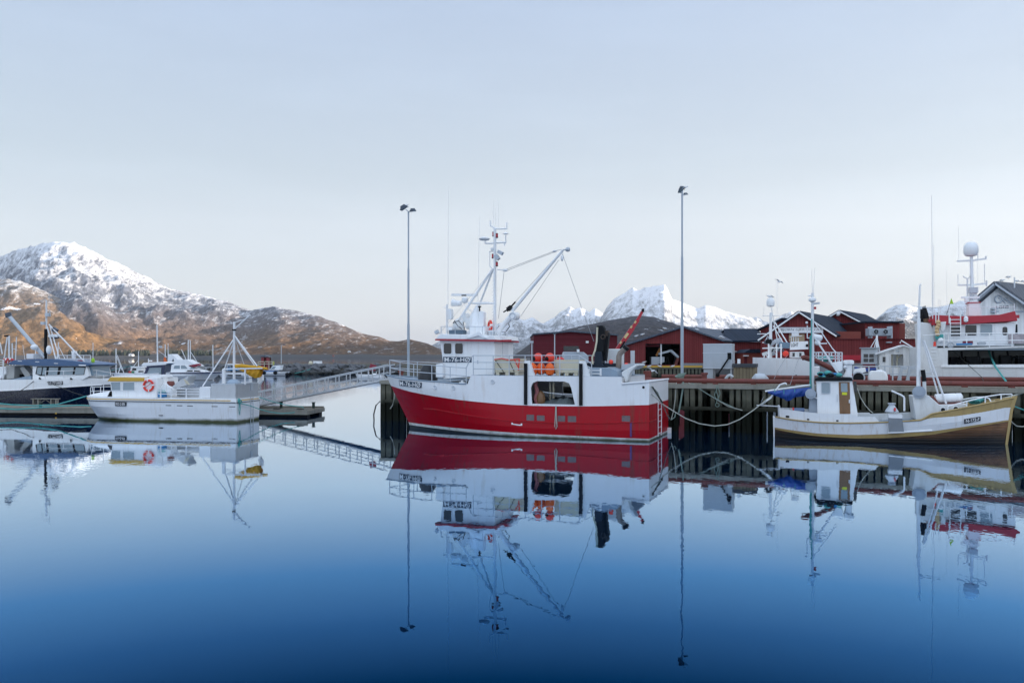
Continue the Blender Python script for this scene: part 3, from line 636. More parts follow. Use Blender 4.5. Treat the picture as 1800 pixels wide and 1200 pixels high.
t, w_ = tub('fuel_reel', 'round grey cable reel on the pier left of the white plastic tank', 'reel', 1504, 1514, 668, 3.0, 1, None)
m = MB(); m.cyl((0, 0, .4), (0, .5, .4), .38, 14); m.build('drum', GALV, t); m = MB(); m.cyl((0, -.05, .4), (0, .0, .4), .3, 14); m.cyl((0, -.09, .4), (0, -.05, .4), .1, 10); m.build('hub', RUB, t)
t, w_ = tub('float_ring', 'white plastic chute on the pier beside the cable reel', 'chute', 1505, 1518, 668, 4.2, 1, None)
m = MB(); m.plate([(-.35, .5), (.35, .75), (.3, 1.0), (-.3, .9)], 0, .5); m.plate([(-.06, 0), (.06, 0), (.06, .6), (-.06, .6)], .1, .4); m.build('body', W, t)
# railing of scrap steel and grey bits along the back edge
t, w_ = tub('walkway_railing', 'low grey steel walkway railing along the far pier edge before the boat shelter', 'railing', 1500, 1612, 660, 8.0, 1, None)
m = MB(); [m.bx(-w_/2+w_*i/8-.04, -w_/2+w_*i/8+.04, 0, .08, 0, 1.05) for i in range(9)]; m.build('post', GALV, t)
m = MB(); [m.bx(-w_/2, w_/2, 0, .06, z, z+.07) for z in (.5, 1.0)]; m.build('rail', GALV, t)
for px, a in ((1585, .3), (1600, -.2)):
    t, w_ = tub('steel_trestle', 'grey steel trestle on the pier %s' % ('left of the leaning ladder' if px == 1600 else 'behind the bent white davit'), 'trestle', px-9, px+9, 668, 4.0, 1, None)
    m = MB(); m.plate([(-w_*.5, 0), (-w_*.2, 0), (w_*.1, .9), (w_*.5, .9), (w_*.5, 1.05), (-w_*.1, 1.05)], 0, .3); m.bx(-w_*.5, w_*.5, 0, .3, 0, .1); m.build('frame', STEEL, t)
t, w_ = tub('chain', 'tangled grey chain hanging down the pier face below the steel hopper', 'chain', 1254, 1262, 680, -.18, 1, None)
m = MB(); [m.tube([(a*.1+.06*math.sin(i*.9+a*2), -.02*a, -.05-i*.11) for i in range(11-a)], .018, 5) for a in (0, 1, 2)]; m.torus((.1, -.03, -1.22), .11, .02, (0, 1, 0)); m.build('links', ROPEM, t)
# loose ropes and rope bundle at the mast foot
b = at(1196, 664, 51.8)
m = MB()
for i in range(9):
    a = i*.7; m.torus((b.x+.1*math.cos(a), b.y-.2, PZ+.12+i*.055), .26+.03*math.sin(a*2), .035, (.15*math.sin(a), .1*math.cos(a), 1), 16, 6)
tag(m.build('rope_bundle', ROPEM), 'green and grey rope wound around the foot of the right floodlight mast', 'rope')
# ------------------------------------------------------------------ helpers for boats
def rail(parent, mats, pts, hts, r=.03, mids=(.5,), n=5, nm='rail', post_r=None):
    """stanchions on pts (feet) with heights, top and mid rails through them"""
    for p, h in zip(pts, hts): m = MB(); m.cyl(p, (p[0], p[1], p[2]+h), post_r or r, 6); m.build('stanchion', mats, parent)
    for f in (1.0,)+tuple(mids):
        m = MB(); m.tube([(p[0], p[1], p[2]+h*f) for p, h in zip(pts, hts)], r, 6); m.build('rail', mats, parent)
def porthole(parent, c, axis, r, glass=GLASSL):
    m = MB(); m.torus(c, r, r*.22, axis, 18, 6); o = m.build('porthole', WF, parent)
    a = Vector(axis).normalized(); c = Vector(c); m = MB(); m.cyl(c-a*.03, c+a*.012, r*.92, 16); m.build('pane', glass, o); return o
def window(parent, poly, v, out, glass=GLASS, fr=WF, t=.05, nm='window'):
    """pane sheet with a raised frame, on a wall lying in the plane y=v; out=+1/-1 the side it faces"""
    cx = sum(p[0] for p in poly)/len(poly); cz = sum(p[1] for p in poly)/len(poly)
    gr = [(cx+(a-cx)*(1+t/abs(a-cx) if abs(a-cx) > 1e-3 else 1), cz+(b-cz)*(1+t/abs(b-cz) if abs(b-cz) > 1e-3 else 1)) for a, b in poly]
    m = MB(); m.plate(gr, v-out*.01, v+out*.035, [poly]); f = m.build('window', fr, parent)
    m = MB(); m.plate(poly, v-out*.005, v+out*.012); m.build('pane', glass, f); return f
def rrect(x0, x1, z0, z1, r=.08, n=3):
    if x0 > x1: x0, x1 = x1, x0
    if z0 > z1: z0, z1 = z1, z0
    pts = []
    for cx, cz, a0 in ((x1-r, z1-r, 0), (x0+r, z1-r, 90), (x0+r, z0+r, 180), (x1-r, z0+r, 270)):
        for i in range(n+1):
            a = R(a0+90*i/n); pts.append((cx+r*math.cos(a), cz+r*math.sin(a)))
    return pts
def ladder(parent, p, q, width_dir, w, mat_, n, r=.03):
    p = Vector(p); q = Vector(q); wd_ = Vector(width_dir)*w/2
    m = MB(); m.cyl(p-wd_, q-wd_, r, 6); m.cyl(p+wd_, q+wd_, r, 6)
    for i in range(n):
        c = p.lerp(q, (i+.5)/n); m.cyl(c-wd_, c+wd_, r*.8, 6)
    return m.build('ladder', mat_, parent)
def life_ring(parent, c, axis, R0, r, tilt=0):
    m = MB(); m.torus(c, R0, r, axis, 24, 8, 0, arc=lambda i: 1 if i % 6 == 0 else 0)
    return m.build('life_ring', [ORGR, W], parent)
# ------------------------------------------------------------------ the red and white trawler
RB = Fr(8.26, 44.7, -.93, .367); B = 2.9
stemR = pl([(-1, 15.6), (0, 15.8), (.4, 15.95), (2.7, 17.25), (3.5, 17.62)])
def hbR(s, z):
    S = stemR(z); k = min(1, max(0, (z+.2)/2.6)); s0 = 6.5+3.2*k; p = 1.75+.75*k
    b = B if s <= s0 else B*max(0, 1-((s-s0)/(S-s0))**p)
    if z < .6: b *= 1-.05*(.6-z)
    if s < 1.5: b *= 1-.05*((1.5-s)/1.5)**2
    return b
hd = lambda s, z: hbR(s, 2.5)
def curveR(pts): return pl([RB.hitc(a, b, hd) for a, b in pts])
zwl = pl([(0, 2.02), (0, 2.02)])
z_line = curveR([(685, 677.5), (700, 682), (720, 688), (760, 696), (800, 702), (860, 708), (910, 712), (960, 713.5), (1020, 714), (1060, 713.5), (1100, 712.5), (1140, 711.5)])
z_kn = curveR([(760, 720), (800, 727), (860, 735), (900, 739.5), (960, 742.5), (1060, 743.5), (1140, 741)])
bt = pl([(0, .16), (6, .2), (10, .28), (13, .32), (16, .36), (17, .38)]); bb = pl([(0, -.02), (7, .0), (9, .04), (13, .16), (16, .2)])
z_top_b = curveR([(681, 659), (700, 663.3), (720, 666.5), (745, 668.8), (780, 671.5), (812, 674.5)])
z_top_s = curveR([(1093, 674.5), (1110, 673), (1140, 670.8), (1150, 670)])
sS, zS = RB.hit(822, 665, B); sA = RB.hit(1093, 668, B)[0]; z_sh = (RB.hit(930, 660, B)[1]+RB.hit(1085, 662.6, B)[1])/2
trawler = thing('trawler', 'red and white fishing trawler moored at the pier with raised derrick boom', 'fishing boat', RB)
zk = lambda s: min(max(z_kn(s), bt(s)+.25), z_line(s)-.15)
m = MB(); rows = [lambda s: -.6, bb, bt, lambda s: (bt(s)+zk(s))/2, zk, lambda s: (zk(s)+z_line(s))/2, z_line]
top = hull_loft(m, rows, [1, 2, 0, 0, 0, 0], stemR, hbR, 54)
m.build('hull', [RED, BLK, BOOT], trawler, sharp=50)
# knuckle strake
m = MB(); m.tube([(s, hbR(s, zk(s))+.008, zk(s)) for s in [i*.5 for i in range(0, 29)]], .035, 5); m.build('strake', RED, trawler)
# white topsides
m = MB()
def sub_rows(lo, hi, n=3): return [(lambda s, k=k: lo(s)+(hi(s)-lo(s))*k/n) for k in range(n+1)]
def part_loft(s0, s1, lo, hi, n=24, tp=2.2):
    for sg in (1, -1):
        vs = []
        for j in range(4):
            for i in range(n+1):
                t = i/n; s = s0+(s1-s0)*t if tp is None else s0+(min(s1, 99)-s0)*(1-(1-t)**1.5)
                f = lambda s: lo(s)+(hi(s)-lo(s))*j/3
                if tp is not None:
                    S = stemR(f(s)); s = s0+(stemR(f(S))-s0)*(1-(1-t)**1.5)
                vs.append((s, sg*(0 if (tp is not None and i == n) else hbR(s, f(s))), f(s)))
        w = n+1; m.add(vs, [(j*w+i, j*w+i+1, (j+1)*w+i+1, (j+1)*w+i) for j in range(3) for i in range(n)])
part_loft(sS, 99, z_line, z_top_b)
part_loft(0, sA, z_line, z_top_s, 8, None)
for j in range(3):       # transom
    a = z_line(0)+(z_top_s(0)-z_line(0))*j/3; b = z_line(0)+(z_top_s(0)-z_line(0))*(j+1)/3
    m.quad((0, -hbR(0, a), a), (0, hbR(0, a), a), (0, hbR(0, b), b), (0, -hbR(0, b), b))
st_ = [sA+(sS-sA)*i/10 for i in range(11)]
wall = [(s, z_line(s)) for s in st_]+[(sS, z_top_b(sS)), (RB.hit(828, 656, B)[0], z_sh), (sA, z_sh)]
hx0, hz1 = RB.hit(933, 669.5, B); hx1, _ = RB.hit(1004, 669, B); hx2 = RB.hit(1010.6, 711, B)[0]; hx3 = RB.hit(935, 709, B)[0]
hzb = max(z_line(hx3), z_line(hx2))+.09
hole = [(hx3, hzb), (hx0, hz1-.35), (hx0-.12, hz1-.1), (hx0-.38, hz1), (hx1+.38, hz1), (hx1+.12, hz1-.1), (hx1, hz1-.35), (hx2, hzb)]
m.plate(wall, B, B-.08, [hole]); m.plate([(a, b) for a, b in wall], -B+.08, -B, [hole])
m.quad((sA, -B, z_line(sA)), (sA, B, z_line(sA)), (sA, B, z_sh), (sA, -B, z_sh))
sF = RB.hit(828, 656, B)[0]
m.quad((sS, -B, z_top_b(sS)), (sS, B, z_top_b(sS)), (sF, B, z_sh), (sF, -B, z_sh))
m.build('topside', WH, trawler, sharp=40)
# decks
m = MB(); l = [(s, hbR(s, z_top_b(s)), z_top_b(s)) for s in [sS+(17.45-sS)*i/24 for i in range(25)]]
deck_from(m, l, -.06, .04); m.build('foredeck', GRYD, trawler)
m = MB(); m.bx(sA, sF, -B+.01, B-.01, z_sh-.05, z_sh+.012); m.build('shelter_deck', GRYD, trawler)
m = MB(); m.quad((0.03, -B+.15, 2.25), (sA, -B+.1, 2.25), (sA, B-.1, 2.25), (0.03, B-.15, 2.25)); m.build('aft_deck', GRYD, trawler)
m = MB(); m.quad((sA, -B+.09, z_line(7)+.02), (sS, -B+.09, z_line(7)+.02), (sS, B-.09, z_line(7)+.02), (sA, B-.09, z_line(7)+.02)); m.build('main_deck', GRYD, trawler)
m = MB(); m.tube([(s, hbR(s, z_top_b(s)), z_top_b(s)) for s in [sS+.1+(17.6-sS)*i/24 for i in range(24)]]+[(stemR(3.4), 0, z_top_b(17.6))], .045, 6)
m.tube([(s, -hbR(s, z_top_b(s)), z_top_b(s)) for s in [sS+.1+(17.6-sS)*i/24 for i in range(24)]]+[(stemR(3.4), 0, z_top_b(17.6))], .045, 6); m.build('cap_rail', GRYD, trawler)
m = MB(); pts = [(sA, B+.02, z_top_s(sA))]+[(s, hbR(s, 3)+.02, z_top_s(s)) for s in (1.2, .8, .4, .02)]+[(0, -B+.14, z_top_s(0)+.0), (sA, -B, z_top_s(sA))]; m.tube(pts, .055, 6); m.build('cap_rail', WF, trawler)
# inside the side opening: net heap, pipes, boards
m = MB(); gx = 18; gy = 10; x0_, x1_ = hx2+.05, hx3-.1
vs = [(x0_+(x1_-x0_)*i/gx, -2.4+4.9*j/gy, z_line(7)+.05+(.30+.30*mnoise.noise(Vector((i*.5, j*.6, 2))))*math.sin(math.pi*i/gx)**.5*(1 if 0 < j < gy else .1)) for i in range(gx+1) for j in range(gy+1)]
m.add(vs, [(i*(gy+1)+j, (i+1)*(gy+1)+j, (i+1)*(gy+1)+j+1, i*(gy+1)+j+1) for i in range(gx) for j in range(gy)])
tag(m.build('fishing_net', NET, recenter=False), 'grey heaped fishing net inside the side opening of the red trawler', 'net')
o = bpy.data.objects['fishing_net']; o.location = RB.o; o.rotation_euler = (0, 0, RB.rot)
m = MB(); m.cyl((hx0-.9, 1.6, 1.9), (hx0-.9, 1.6, z_sh), .06, 8); m.cyl((RB.hit(967, 690, 1.6)[0], 1.6, 1.9), (RB.hit(967, 690, 1.6)[0], 1.6, z_sh), .045, 8); m.build('pillar', CREAM, trawler)
m = MB(); m.bx(hx1-.2, hx0, .9, 1.05, RB.hit(960, 697, 1)[1], RB.hit(960, 692, 1)[1]); m.build('sorting_board', GALV, trawler)
m = MB(); m.tube([(hx0-.15+.06*math.sin(i*1.3), 2.4, z_sh-.3-i*.16) for i in range(10)], .12, 7); m.build('hose_bundle', mat('red_white_hose', (.35, .12, .12), .6, var=.7, scale=9), trawler)
m = MB(); m.ball((hx0-.35, 2.3, z_line(7)+.35), .3, (1, .7, 1.6)); m.build('fender', TEAK, trawler)
m = MB(); m.tube(sag((hx0-.1, 2.2, z_sh-.85), (hx1, 2.2, z_sh-1.0), .06), .03, 5); m.build('hose', WF, trawler)
# black rubbing posts with white gallows posts above
for px in (924, 1021):
    a, zz = RB.hit(px, 660, B+.05); zb = z_line(a)
    m = MB(); m.bx(a-.09, a+.09, B+.003, B+.1, zb+.05, z_sh+.7); m.build('rubbing_post', RUB, trawler)
    m = MB(); m.plate([(a-.12, z_sh), (a-.5, z_sh), (a-.3, z_sh+.55), (a-.2, z_sh+.85), (a+.1, z_sh+.85), (a+.1, z_sh+.02)] , B-.2, B-.02); m.build('gallows_post', W, trawler)
# bow and side railings
def feetR(pxs, side=1):
    out = []
    for p in pxs:
        s_ = RB.hitc(p, 660, hd, side)[0]; out.append((s_, side*max(hbR(s_, 3.2)-.12, .02), z_top_b(s_)))
    return out
fn = feetR([686, 704, 727, 758, 790, 818]); tipR = (17.3, 0, z_top_b(17.3))
rail(trawler, GALV, [tipR]+fn, [.98]*3+[.95, .95, .92, .92], .026, (.5,))
ff = [(a, -b, c) for a, b, c in fn[1:]]
rail(trawler, GALV, [tipR]+ff, [.98]*6, .026, (.5,))
zr = RB.hit(960, 624.5, B-.1)[1]-z_sh
sr = [RB.hit(p, 650, B-.1)[0] for p in (832, 867, 895, 923, 952, 984, 1018, 1040)]
rail(trawler, GALV, [(a, B-.1, z_sh) for a in sr], [zr]*7+[zr*.6], .026, (.33, .66))
m = MB(); m.tube([(fn[-1][0], fn[-1][1], fn[-1][2]+.92), (sr[0]+.15, B-.1, z_sh+zr-.12), (sr[0], B-.1, z_sh+zr)], .026, 6); m.build('rail', GALV, trawler)
rail(trawler, GALV, [(a, -B+.12, z_sh) for a in sr[2:]], [zr]*5+[zr*.6], .026, (.33, .66))
# wheelhouse: lower house and bridge
wv = 1.5; zf = z_top_b(11)-.05
def q(px, py, v): return RB.hit(px, py, v)
def slab(poly_px, v, name, material, parent=trawler, both=True, v2=None, bev=.03):
    m = MB(); m.plate([q(a, b, v) for a, b in poly_px], v, -v if v2 is None else v2); return m.build(name, material, parent, bevel=bev)
wheel = slab([(773, 598), (869.5, 599), (869.5, 658), (779, 666), (779, 640)], wv, 'wheelhouse', W)
slab([(766, 640), (778, 638.5), (779, 663), (766, 663)], wv+.25, 'lower_house', W)
slab([(764.5, 598.2), (765, 595.6), (872, 597.4), (872, 600.2)], wv+.35, 'roof_band', REDT, bev=0)
slab([(765.5, 595.5), (771, 588.5), (776, 586.8), (868, 589), (871.5, 597.2)], wv+.33, 'roof', W)
slab([(775, 588), (776, 574.5), (776.6, 574.5), (776, 588)], wv+.1, 'roof_stay', WF, v2=wv+.06)
# little gable over the side door
m = MB(); p1, p2, p3 = q(820, 594, wv+.4), q(842, 583, wv+.4), q(856, 594, wv+.4)
m.plate([p1, p2, p3, (p3[0]+.22, p3[1]), (p2[0], p2[1]-.22), (p1[0]-.22, p1[1])], wv+.3, wv+.46); m.build('bracket', W, trawler)
for x0, x1 in ((780.3, 794), (800.3, 814)):
    a, z1 = q(x0, 603.3, wv); b_, z0 = q(x1, 621.7, wv); window(trawler, rrect(a, b_, z0, z1, .1), wv, 1)
# window and door on the aft wall
sa = q(869.5, 620, wv)[0]
y1, z1 = RB.hits(883, 604, sa); y0, z0 = RB.hits(887.5, 623, sa)
m = MB(); m.bx(sa-.02, sa+.01, y0, y1, z0, z1); m.build('window', GLASS, trawler)
m = MB(); m.bx(sa-.05, sa-.002, -.55, .35, zf+.1, z0-.3+1.2); m.build('door', WF, trawler)
m = MB(); a = q(838, 630, wv)[0]; m.bx(a-.62, a+.0, wv+.001, wv+.025, zf+.35, q(838, 603, wv)[1]); d_ = m.build('door', W, trawler, bevel=.01)
m = MB(); m.bx(a-.12, a-.04, wv+.03, wv+.06, zf+1.2, zf+1.4); m.build('handle', GALV, d_)
# number boards
def pv(px, py, v): return Vector((q(px, py, v)[0], v, q(px, py, v)[1]))
bl, br, tr, tl = pv(779.3, 637, wv), pv(829, 636.7, wv), pv(829, 627.3, wv), pv(779.3, 626.8, wv); off = Vector((0, .03, 0))
m = MB(); board(m, bl, br, tr, tl, off, .025); nb = m.build('number_board', BRDB, trawler)
lettering('M-76-HØ', bl, br, tr, tl, LETW, nb, off+Vector((0, .004, 0)), (.05, .1))
def hp(px, py):
    s, z = RB.hitc(px, py, lambda s, z: hbR(s, z)); return Vector((s, hbR(s, z), z))
def curved_board(txt, cor, pt, parent, mt, mx=(.03, .06), out=.05, k=10, nm='number_board'):
    # number board following a curved hull: cor = pixel corners bl, br, tr, tl; pt(px, py) -> point on the hull
    def P(u, v):
        a = [(cor[0][i]*(1-u)+cor[1][i]*u)*(1-v)+(cor[3][i]*(1-u)+cor[2][i]*u)*v for i in (0, 1)]
        return pt(*a)
    def Nn(u, v):
        e = .02; n = (P(u+e, v)-P(u-e, v)).cross(P(u, v+e)-P(u, v-e)).normalized(); return n if n.y*pt(*cor[0]).y > 0 else -n
    mb = MB(); vs = []
    for i in range(k+1):
        for v in (0, 1): vs += [P(i/k, v)+Nn(i/k, v)*.005, P(i/k, v)+Nn(i/k, v)*out]
    fs = []
    for i in range(k):
        a = 4*i; fs += [(a+1, a+5, a+7, a+3), (a, a+2, a+6, a+4), (a, a+4, a+5, a+1), (a+2, a+3, a+7, a+6)]
    fs += [(0, 1, 3, 2), (4*k, 4*k+2, 4*k+3, 4*k+1)]
    mb.add(vs, fs); nb = mb.build(nm, mt, parent)
    tv, tf = text_pts(txt); mb = MB(); mb.add([P(mx[0]+u*(1-2*mx[0]), mx[1]+v*(1-2*mx[1]))+Nn(mx[0]+u*(1-2*mx[0]), .5)*(out+.012) for u, v in tv], tf); mb.build('lettering', LETW, nb)
curved_board('M-76-HØ', ((703, 677.2), (741, 681.6), (741.8, 672.3), (702, 667.8)), hp, trawler, BRDB)
for px, py in ((764.7, 680), (797, 681), (866, 670.3)):
    p = hp(px, py); e = hp(px+3, py)-p; n_ = e.cross(Vector((0, 0, 1))).normalized(); n_ = n_ if n_.y > 0 else -n_
    porthole(trawler, p+n_*.02, n_, .12, GALV)
m = MB(); p = hp(1131, 680.5); m.cyl(p+Vector((0, -.05, 0)), p+Vector((0, .012, 0)), .07, 12); m.build('fairlead', DARK, trawler)
for x0, x1, y0_, y1_ in ((925.5, 939, 728.2, 739.3), (943.5, 957.5, 729.5, 739.6), (980, 993.5, 730.3, 741), (998, 1013, 730.6, 741.8), (1093, 1108, 730, 741)):
    a, z1 = q(x0, y0_, B); b_, z0 = q(x1, y1_, B)
    m = MB(); P_ = rrect(a, b_, z0, z1, .03); G_ = rrect(a+.03, b_-.03, z0-.03, z1+.03, .03); m.plate(G_, B-.01, B+.015, [P_]); f_ = m.build('freeing_port', RED, trawler)
    m = MB(); m.plate(P_, B-.02, B+.006); m.build('flap', mat('port_flap', (.16, .12, .125), .6, var=.5, scale=6), f_)
m = MB(); a, z1 = q(899, 744.5, B); b_, z0 = q(918, 747, B); m.plate([(a, z1+.06), (a, z1-.04), (a-.15, z1-.05), (b_+.15, z0-.03), (b_, z0-.02), (b_, z0+.1), (b_+.08, z0+.1), (b_+.1, z0+.03), (a-.1, z1+.01), (a-.08, z1+.07)], hbR(8, .8)-.02, B+.012); m.build('draught_mark', LETW, trawler)
m = MB(); a, z1 = q(1107.3, 741, B); b_, z0 = q(1110.3, 767.5, B); m.plate([(a, z1), (b_, z1), (b_, z0), (a, z0)], B-.08, B+.01); m.build('blue_stripe', mat('purple_blue_stain', (.09, .03, .16), .5), trawler)
m = MB(); c = [pv(977, 713, B+.05), pv(976, 735, B+.05), pv(975.2, 749, B+.05), pv(977, 754, B+.06), pv(979.3, 749, B+.05), pv(978, 735, B+.05), pv(977.6, 713, B+.05)]; m.tube(c, .028, 5); m.build('rope_loop', ROPEW, trawler)
# stern ladder
y_, z_ = RB.hits(1154, 708, -.06); y2, z2 = RB.hits(1163, 708, -.06); yb, zb = RB.hits(1160, 765, -.06)
ladder(trawler, (-.1, (y_+y2)/2, zb), (-.1, (y_+y2)/2, z_+.1), (0, 1, 0), .95, WF, 6, .025)
# hull strake along transom
m = MB(); z = zk(.1); m.cyl((-.02, -B+.15, z), (-.02, B-.15, z), .03, 6); m.build('strake', RED, trawler)
m = MB(); m.box((-.1, -B+.3, .16), (.2, .2, .32)); m.build('rudder_head', W, trawler)
# roof gear
def rz(px, py): return pv(px, py, 0)
zroof = q(820, 588, wv)[1]
def post(px, py0, py1, v, r, mt, nm, parent=trawler):
    m = MB(); a = pv(px, py0, v); b_ = pv(px, py1, v); m.cyl(a, b_, r, 8); return m.build(nm, mt, parent)
mast = post(870, 592, 402, 0, .095, W, 'mast')
ch = lambda mb, nm, mt: mb.build(nm, mt, mast)
m = MB(); m.tube([rz(867.5, 592), rz(869.3, 500), rz(870, 410)], .035, 6); m.build('cable_run', GALV, mast)
m = MB(); m.cyl(rz(866.5, 472), pv(797, 577, .55), .075, 8); m.cyl(rz(866.5, 474), pv(843, 535, -.5), .06, 8); m.cyl(pv(843, 535, -.5), pv(838, 588, -.6), .06, 8); m.build('mast_leg', W, trawler)
m = MB(); m.tube([rz(862, 394.5), rz(864, 398), rz(870, 401), rz(875, 402.5), rz(891, 402)], .045, 6); m.cyl(rz(862, 398), rz(862, 387), .035, 6); m.cyl(rz(891, 402.5), rz(891, 391), .035, 6); ch(m, 'yard', W)
m = MB(); m.tube([rz(853, 427.5), rz(862, 428), rz(870, 427), rz(890, 426)], .05, 6); m.cyl(rz(853, 428), rz(853, 422), .04, 6); m.cyl(rz(889, 427), rz(889, 414), .035, 6); m.cyl(rz(887, 432), rz(887, 426), .03, 6); ch(m, 'yard', W)
m = MB(); c = rz(851.5, 419.5); m.lathe(c, [(.1, -.12), (.28, -.08), (.34, 0), (.2, .08), (.03, .12)], 16); ch(m, 'satellite_dome', W)
m = MB(); c = rz(889, 411.5); m.lathe(c, [(.03, -.03), (.19, 0), (.1, .06), (.02, .12)], 14); ch(m, 'satellite_dome', W)
for px, py in ((867.6, 411.5), (873.3, 414), (866.6, 450), (873.2, 464)):
    m = MB(); c = rz(px, py); m.cyl(c-Vector((0, 0, .1)), c+Vector((0, 0, .1)), .075, 10); l_ = ch(m, 'lantern', REDT); m = MB(); m.cyl(c-Vector((0, 0, .14)), c-Vector((0, 0, .1)), .085, 10); m.cyl(c+Vector((0, 0, .1)), c+Vector((0, 0, .13)), .085, 10); m.build('cap', RUB, l_)
for px, py, a in ((879.5, 444, -.5), (874, 452, -.9)):
    m = MB(); m.box(rz(px, py), (.34, .24, .2), 0, Matrix.Rotation(a, 3, 'Y')); ch(m, 'floodlight', GALV)
m = MB(); m.cyl(rz(861, 442), rz(861, 468), .025, 5); m.cyl(rz(861, 468), rz(866, 472), .025, 5); m.cyl(rz(860, 442), rz(870, 442), .025, 5); m.box(rz(865.5, 438), (.16, .16, .16)); ch(m, 'yard', WF)
for px, y0_, y1_ in ((867.2, 400, 352), (871.7, 398, 362), (876, 402, 350)):
    m = MB(); m.cyl(rz(px, y0_), rz(px, y1_), .011, 5, 0, .006); ch(m, 'whip_antenna', WF)
for py in range(478, 590, 7):
    pass
m = MB(); [m.cyl(rz(865, y), rz(869, y), .018, 5) for y in range(480, 590, 6)]; ch(m, 'step', W)
for px, y0_, y1_, v in ((787.5, 535, 330, 1.0), (840, 540, 382, -.3)):
    m = MB(); m.cyl(pv(px, y0_, v), pv(px+(.6 if px < 800 else 3), y1_, v), .016, 5, 0, .007); m.build('whip_antenna', WF, trawler)
post(786, 588, 535, 1.0, .07, W, 'antenna_post')
m = MB(); a, z1 = q(787, 543, .9); b_, z0 = q(795, 561, .9); m.plate(rrect(a, b_, z0, z1, .06), .75, 1.05); m.build('radome_box', W, trawler)
m = MB(); m.cyl(pv(786, 540, 1.0), pv(779, 540, 1.0), .02, 5); m.build('arm', W, trawler)
# radar scanner on its platform
m = MB(); m.bar(pv(794, 518, 0), pv(839, 518.5, 0), .12, .14); rd = m.build('radar_scanner', W, trawler)
m = MB(); c = pv(817, 522, 0); m.lathe(c-Vector((0, 0, .38)), [(.12, 0), (.2, .12), (.2, .3), (.12, .38)], 12); m.build('gearbox', W, rd)
m = MB(); m.bx(pv(820.5, 518, 0).x, pv(812, 518, 0).x, .07, .075, pv(0, 520, 0).z if False else c.z+.06, c.z+.14); m.build('badge', NAVY, rd)
m = MB(); m.tube([pv(823, 532, 0), pv(840, 533.5, 0), pv(868, 533, 0)], .06, 6); m.cyl(pv(836, 532, 0), pv(858, 531, -.4), .03, 6); m.cyl(pv(817, 535, 0), pv(829, 548, 0), .02, 5); m.build('radar_platform', W, trawler)
m = MB(); m.lathe(pv(803, 532.5, .3), [(.05, -.32), (.16, -.28), (.16, .15), (.24, .3)], 12, axis=(1, 0, .12)); m.build('searchlight', W, trawler)
m = MB(); m.bx(pv(807, 537, .3).x, pv(794, 537, .3).x, .1, .5, pv(800, 537.6, .3).z, pv(800, 536.4, .3).z); m.build('platform', W, trawler)
m = MB(); m.cyl(pv(769, 586, 1.5), pv(767, 584, 1.5), .02, 5); m.box(pv(768, 583.5, 1.5), (.22, .2, .2), 0, Matrix.Rotation(.5, 3, 'Y')); m.build('searchlight', GALV, trawler)
# grey housings, funnels and domes on the bridge roof
def roofbox(x0, y0_, x1, y1_, v, dep, nm, mt=W, bev=.04):
    a, z1 = q(x0, y0_, v); b_, z0 = q(x1, y1_, v); m = MB(); m.plate(rrect(a, b_, z0, z1, min(.1, abs(z1-z0)*.2)), v, v-dep); return m.build(nm, mt, trawler, bevel=bev)
roofbox(789, 580, 814, 587, 1.2, .5, 'roof_locker', mat('slate_panel', (.08, .13, .18), .4), 0)
roofbox(787, 575, 795, 580, 1.2, .5, 'roof_box')
roofbox(824, 574, 852, 590, .9, 1.0, 'funnel_casing')
roofbox(818, 559, 842, 578, .3, .9, 'funnel_casing')
roofbox(812, 550, 820, 566, -.3, .5, 'vent')
roofbox(841, 547, 850, 574, .5, .35, 'vent')
m = MB(); m.lathe(pv(838, 562, 0), [(.62, -.5), (.55, -.1), (.4, .3), (.14, .72), (.05, .9)], 14); m.build('funnel', W, trawler)
m = MB(); m.lathe(pv(806, 570, .3), [(.3, -.4), (.36, -.1), (.3, .2), (.12, .34)], 14); m.build('satellite_dome', W, trawler)
m = MB(); m.cyl(pv(843, 547, .3), pv(843, 540, .3), .05, 8); m.lathe(pv(843, 540.5, .3), [(.02, 0), (.11, .03), (.12, .08), (.02, .1)], 10); m.build('exhaust', RUB, trawler)
for a in (((800, 563, .8), (796, 568, .8), (806, 563, .6), (813, 572, .8)), ((814, 566, .9), (816, 575, .9), (817, 585, .9)), ((800, 566, 1), (806, 574, 1), (812, 578, 1))):
    m = MB(); m.tube([pv(*p) for p in a], .022, 5); m.build('cable', RUB, trawler)
m = MB(); top_ = [pv(x, 573.8, wv+.15) for x in (775, 800, 825, 848, 868)]; [m.cyl(p, (p[0], p[1], zroof), .018, 5) for p in top_]; m.tube(top_, .018, 5); m.build('roof_rail', GALV, trawler)
m = MB(); m.torus(pv(861.5, 573, .35), .3, .075, (.75, .66, 0), 20, 8, 0, lambda i: 1 if i % 5 == 0 else 0); m.build('life_ring', [ORGR, W], trawler)
m = MB(); [m.cyl(pv(x, 592, .9), pv(x, 580+((x*7) % 5), .9), .02, 5) for x in range(856, 896, 5)]; m.tube([pv(856, 581, .9), pv(893, 583, .9)], .02, 5); m.build('roof_rail', WF, trawler)
roofbox(858, 580, 866, 588, .6, .4, 'roof_box', GALV)
m = MB(); m.plate([q(869.5, 598, wv+.0), q(899, 598, 0), q(898, 592, 0), q(869.5, 590, wv)], .9, -1.2); m.build('roof', W, trawler)
m = MB(); m.bar(pv(870, 599, .9)+Vector((0, .01, 0)), pv(899, 598.2, .9), .05, .1); m.build('roof_band', REDT, trawler)
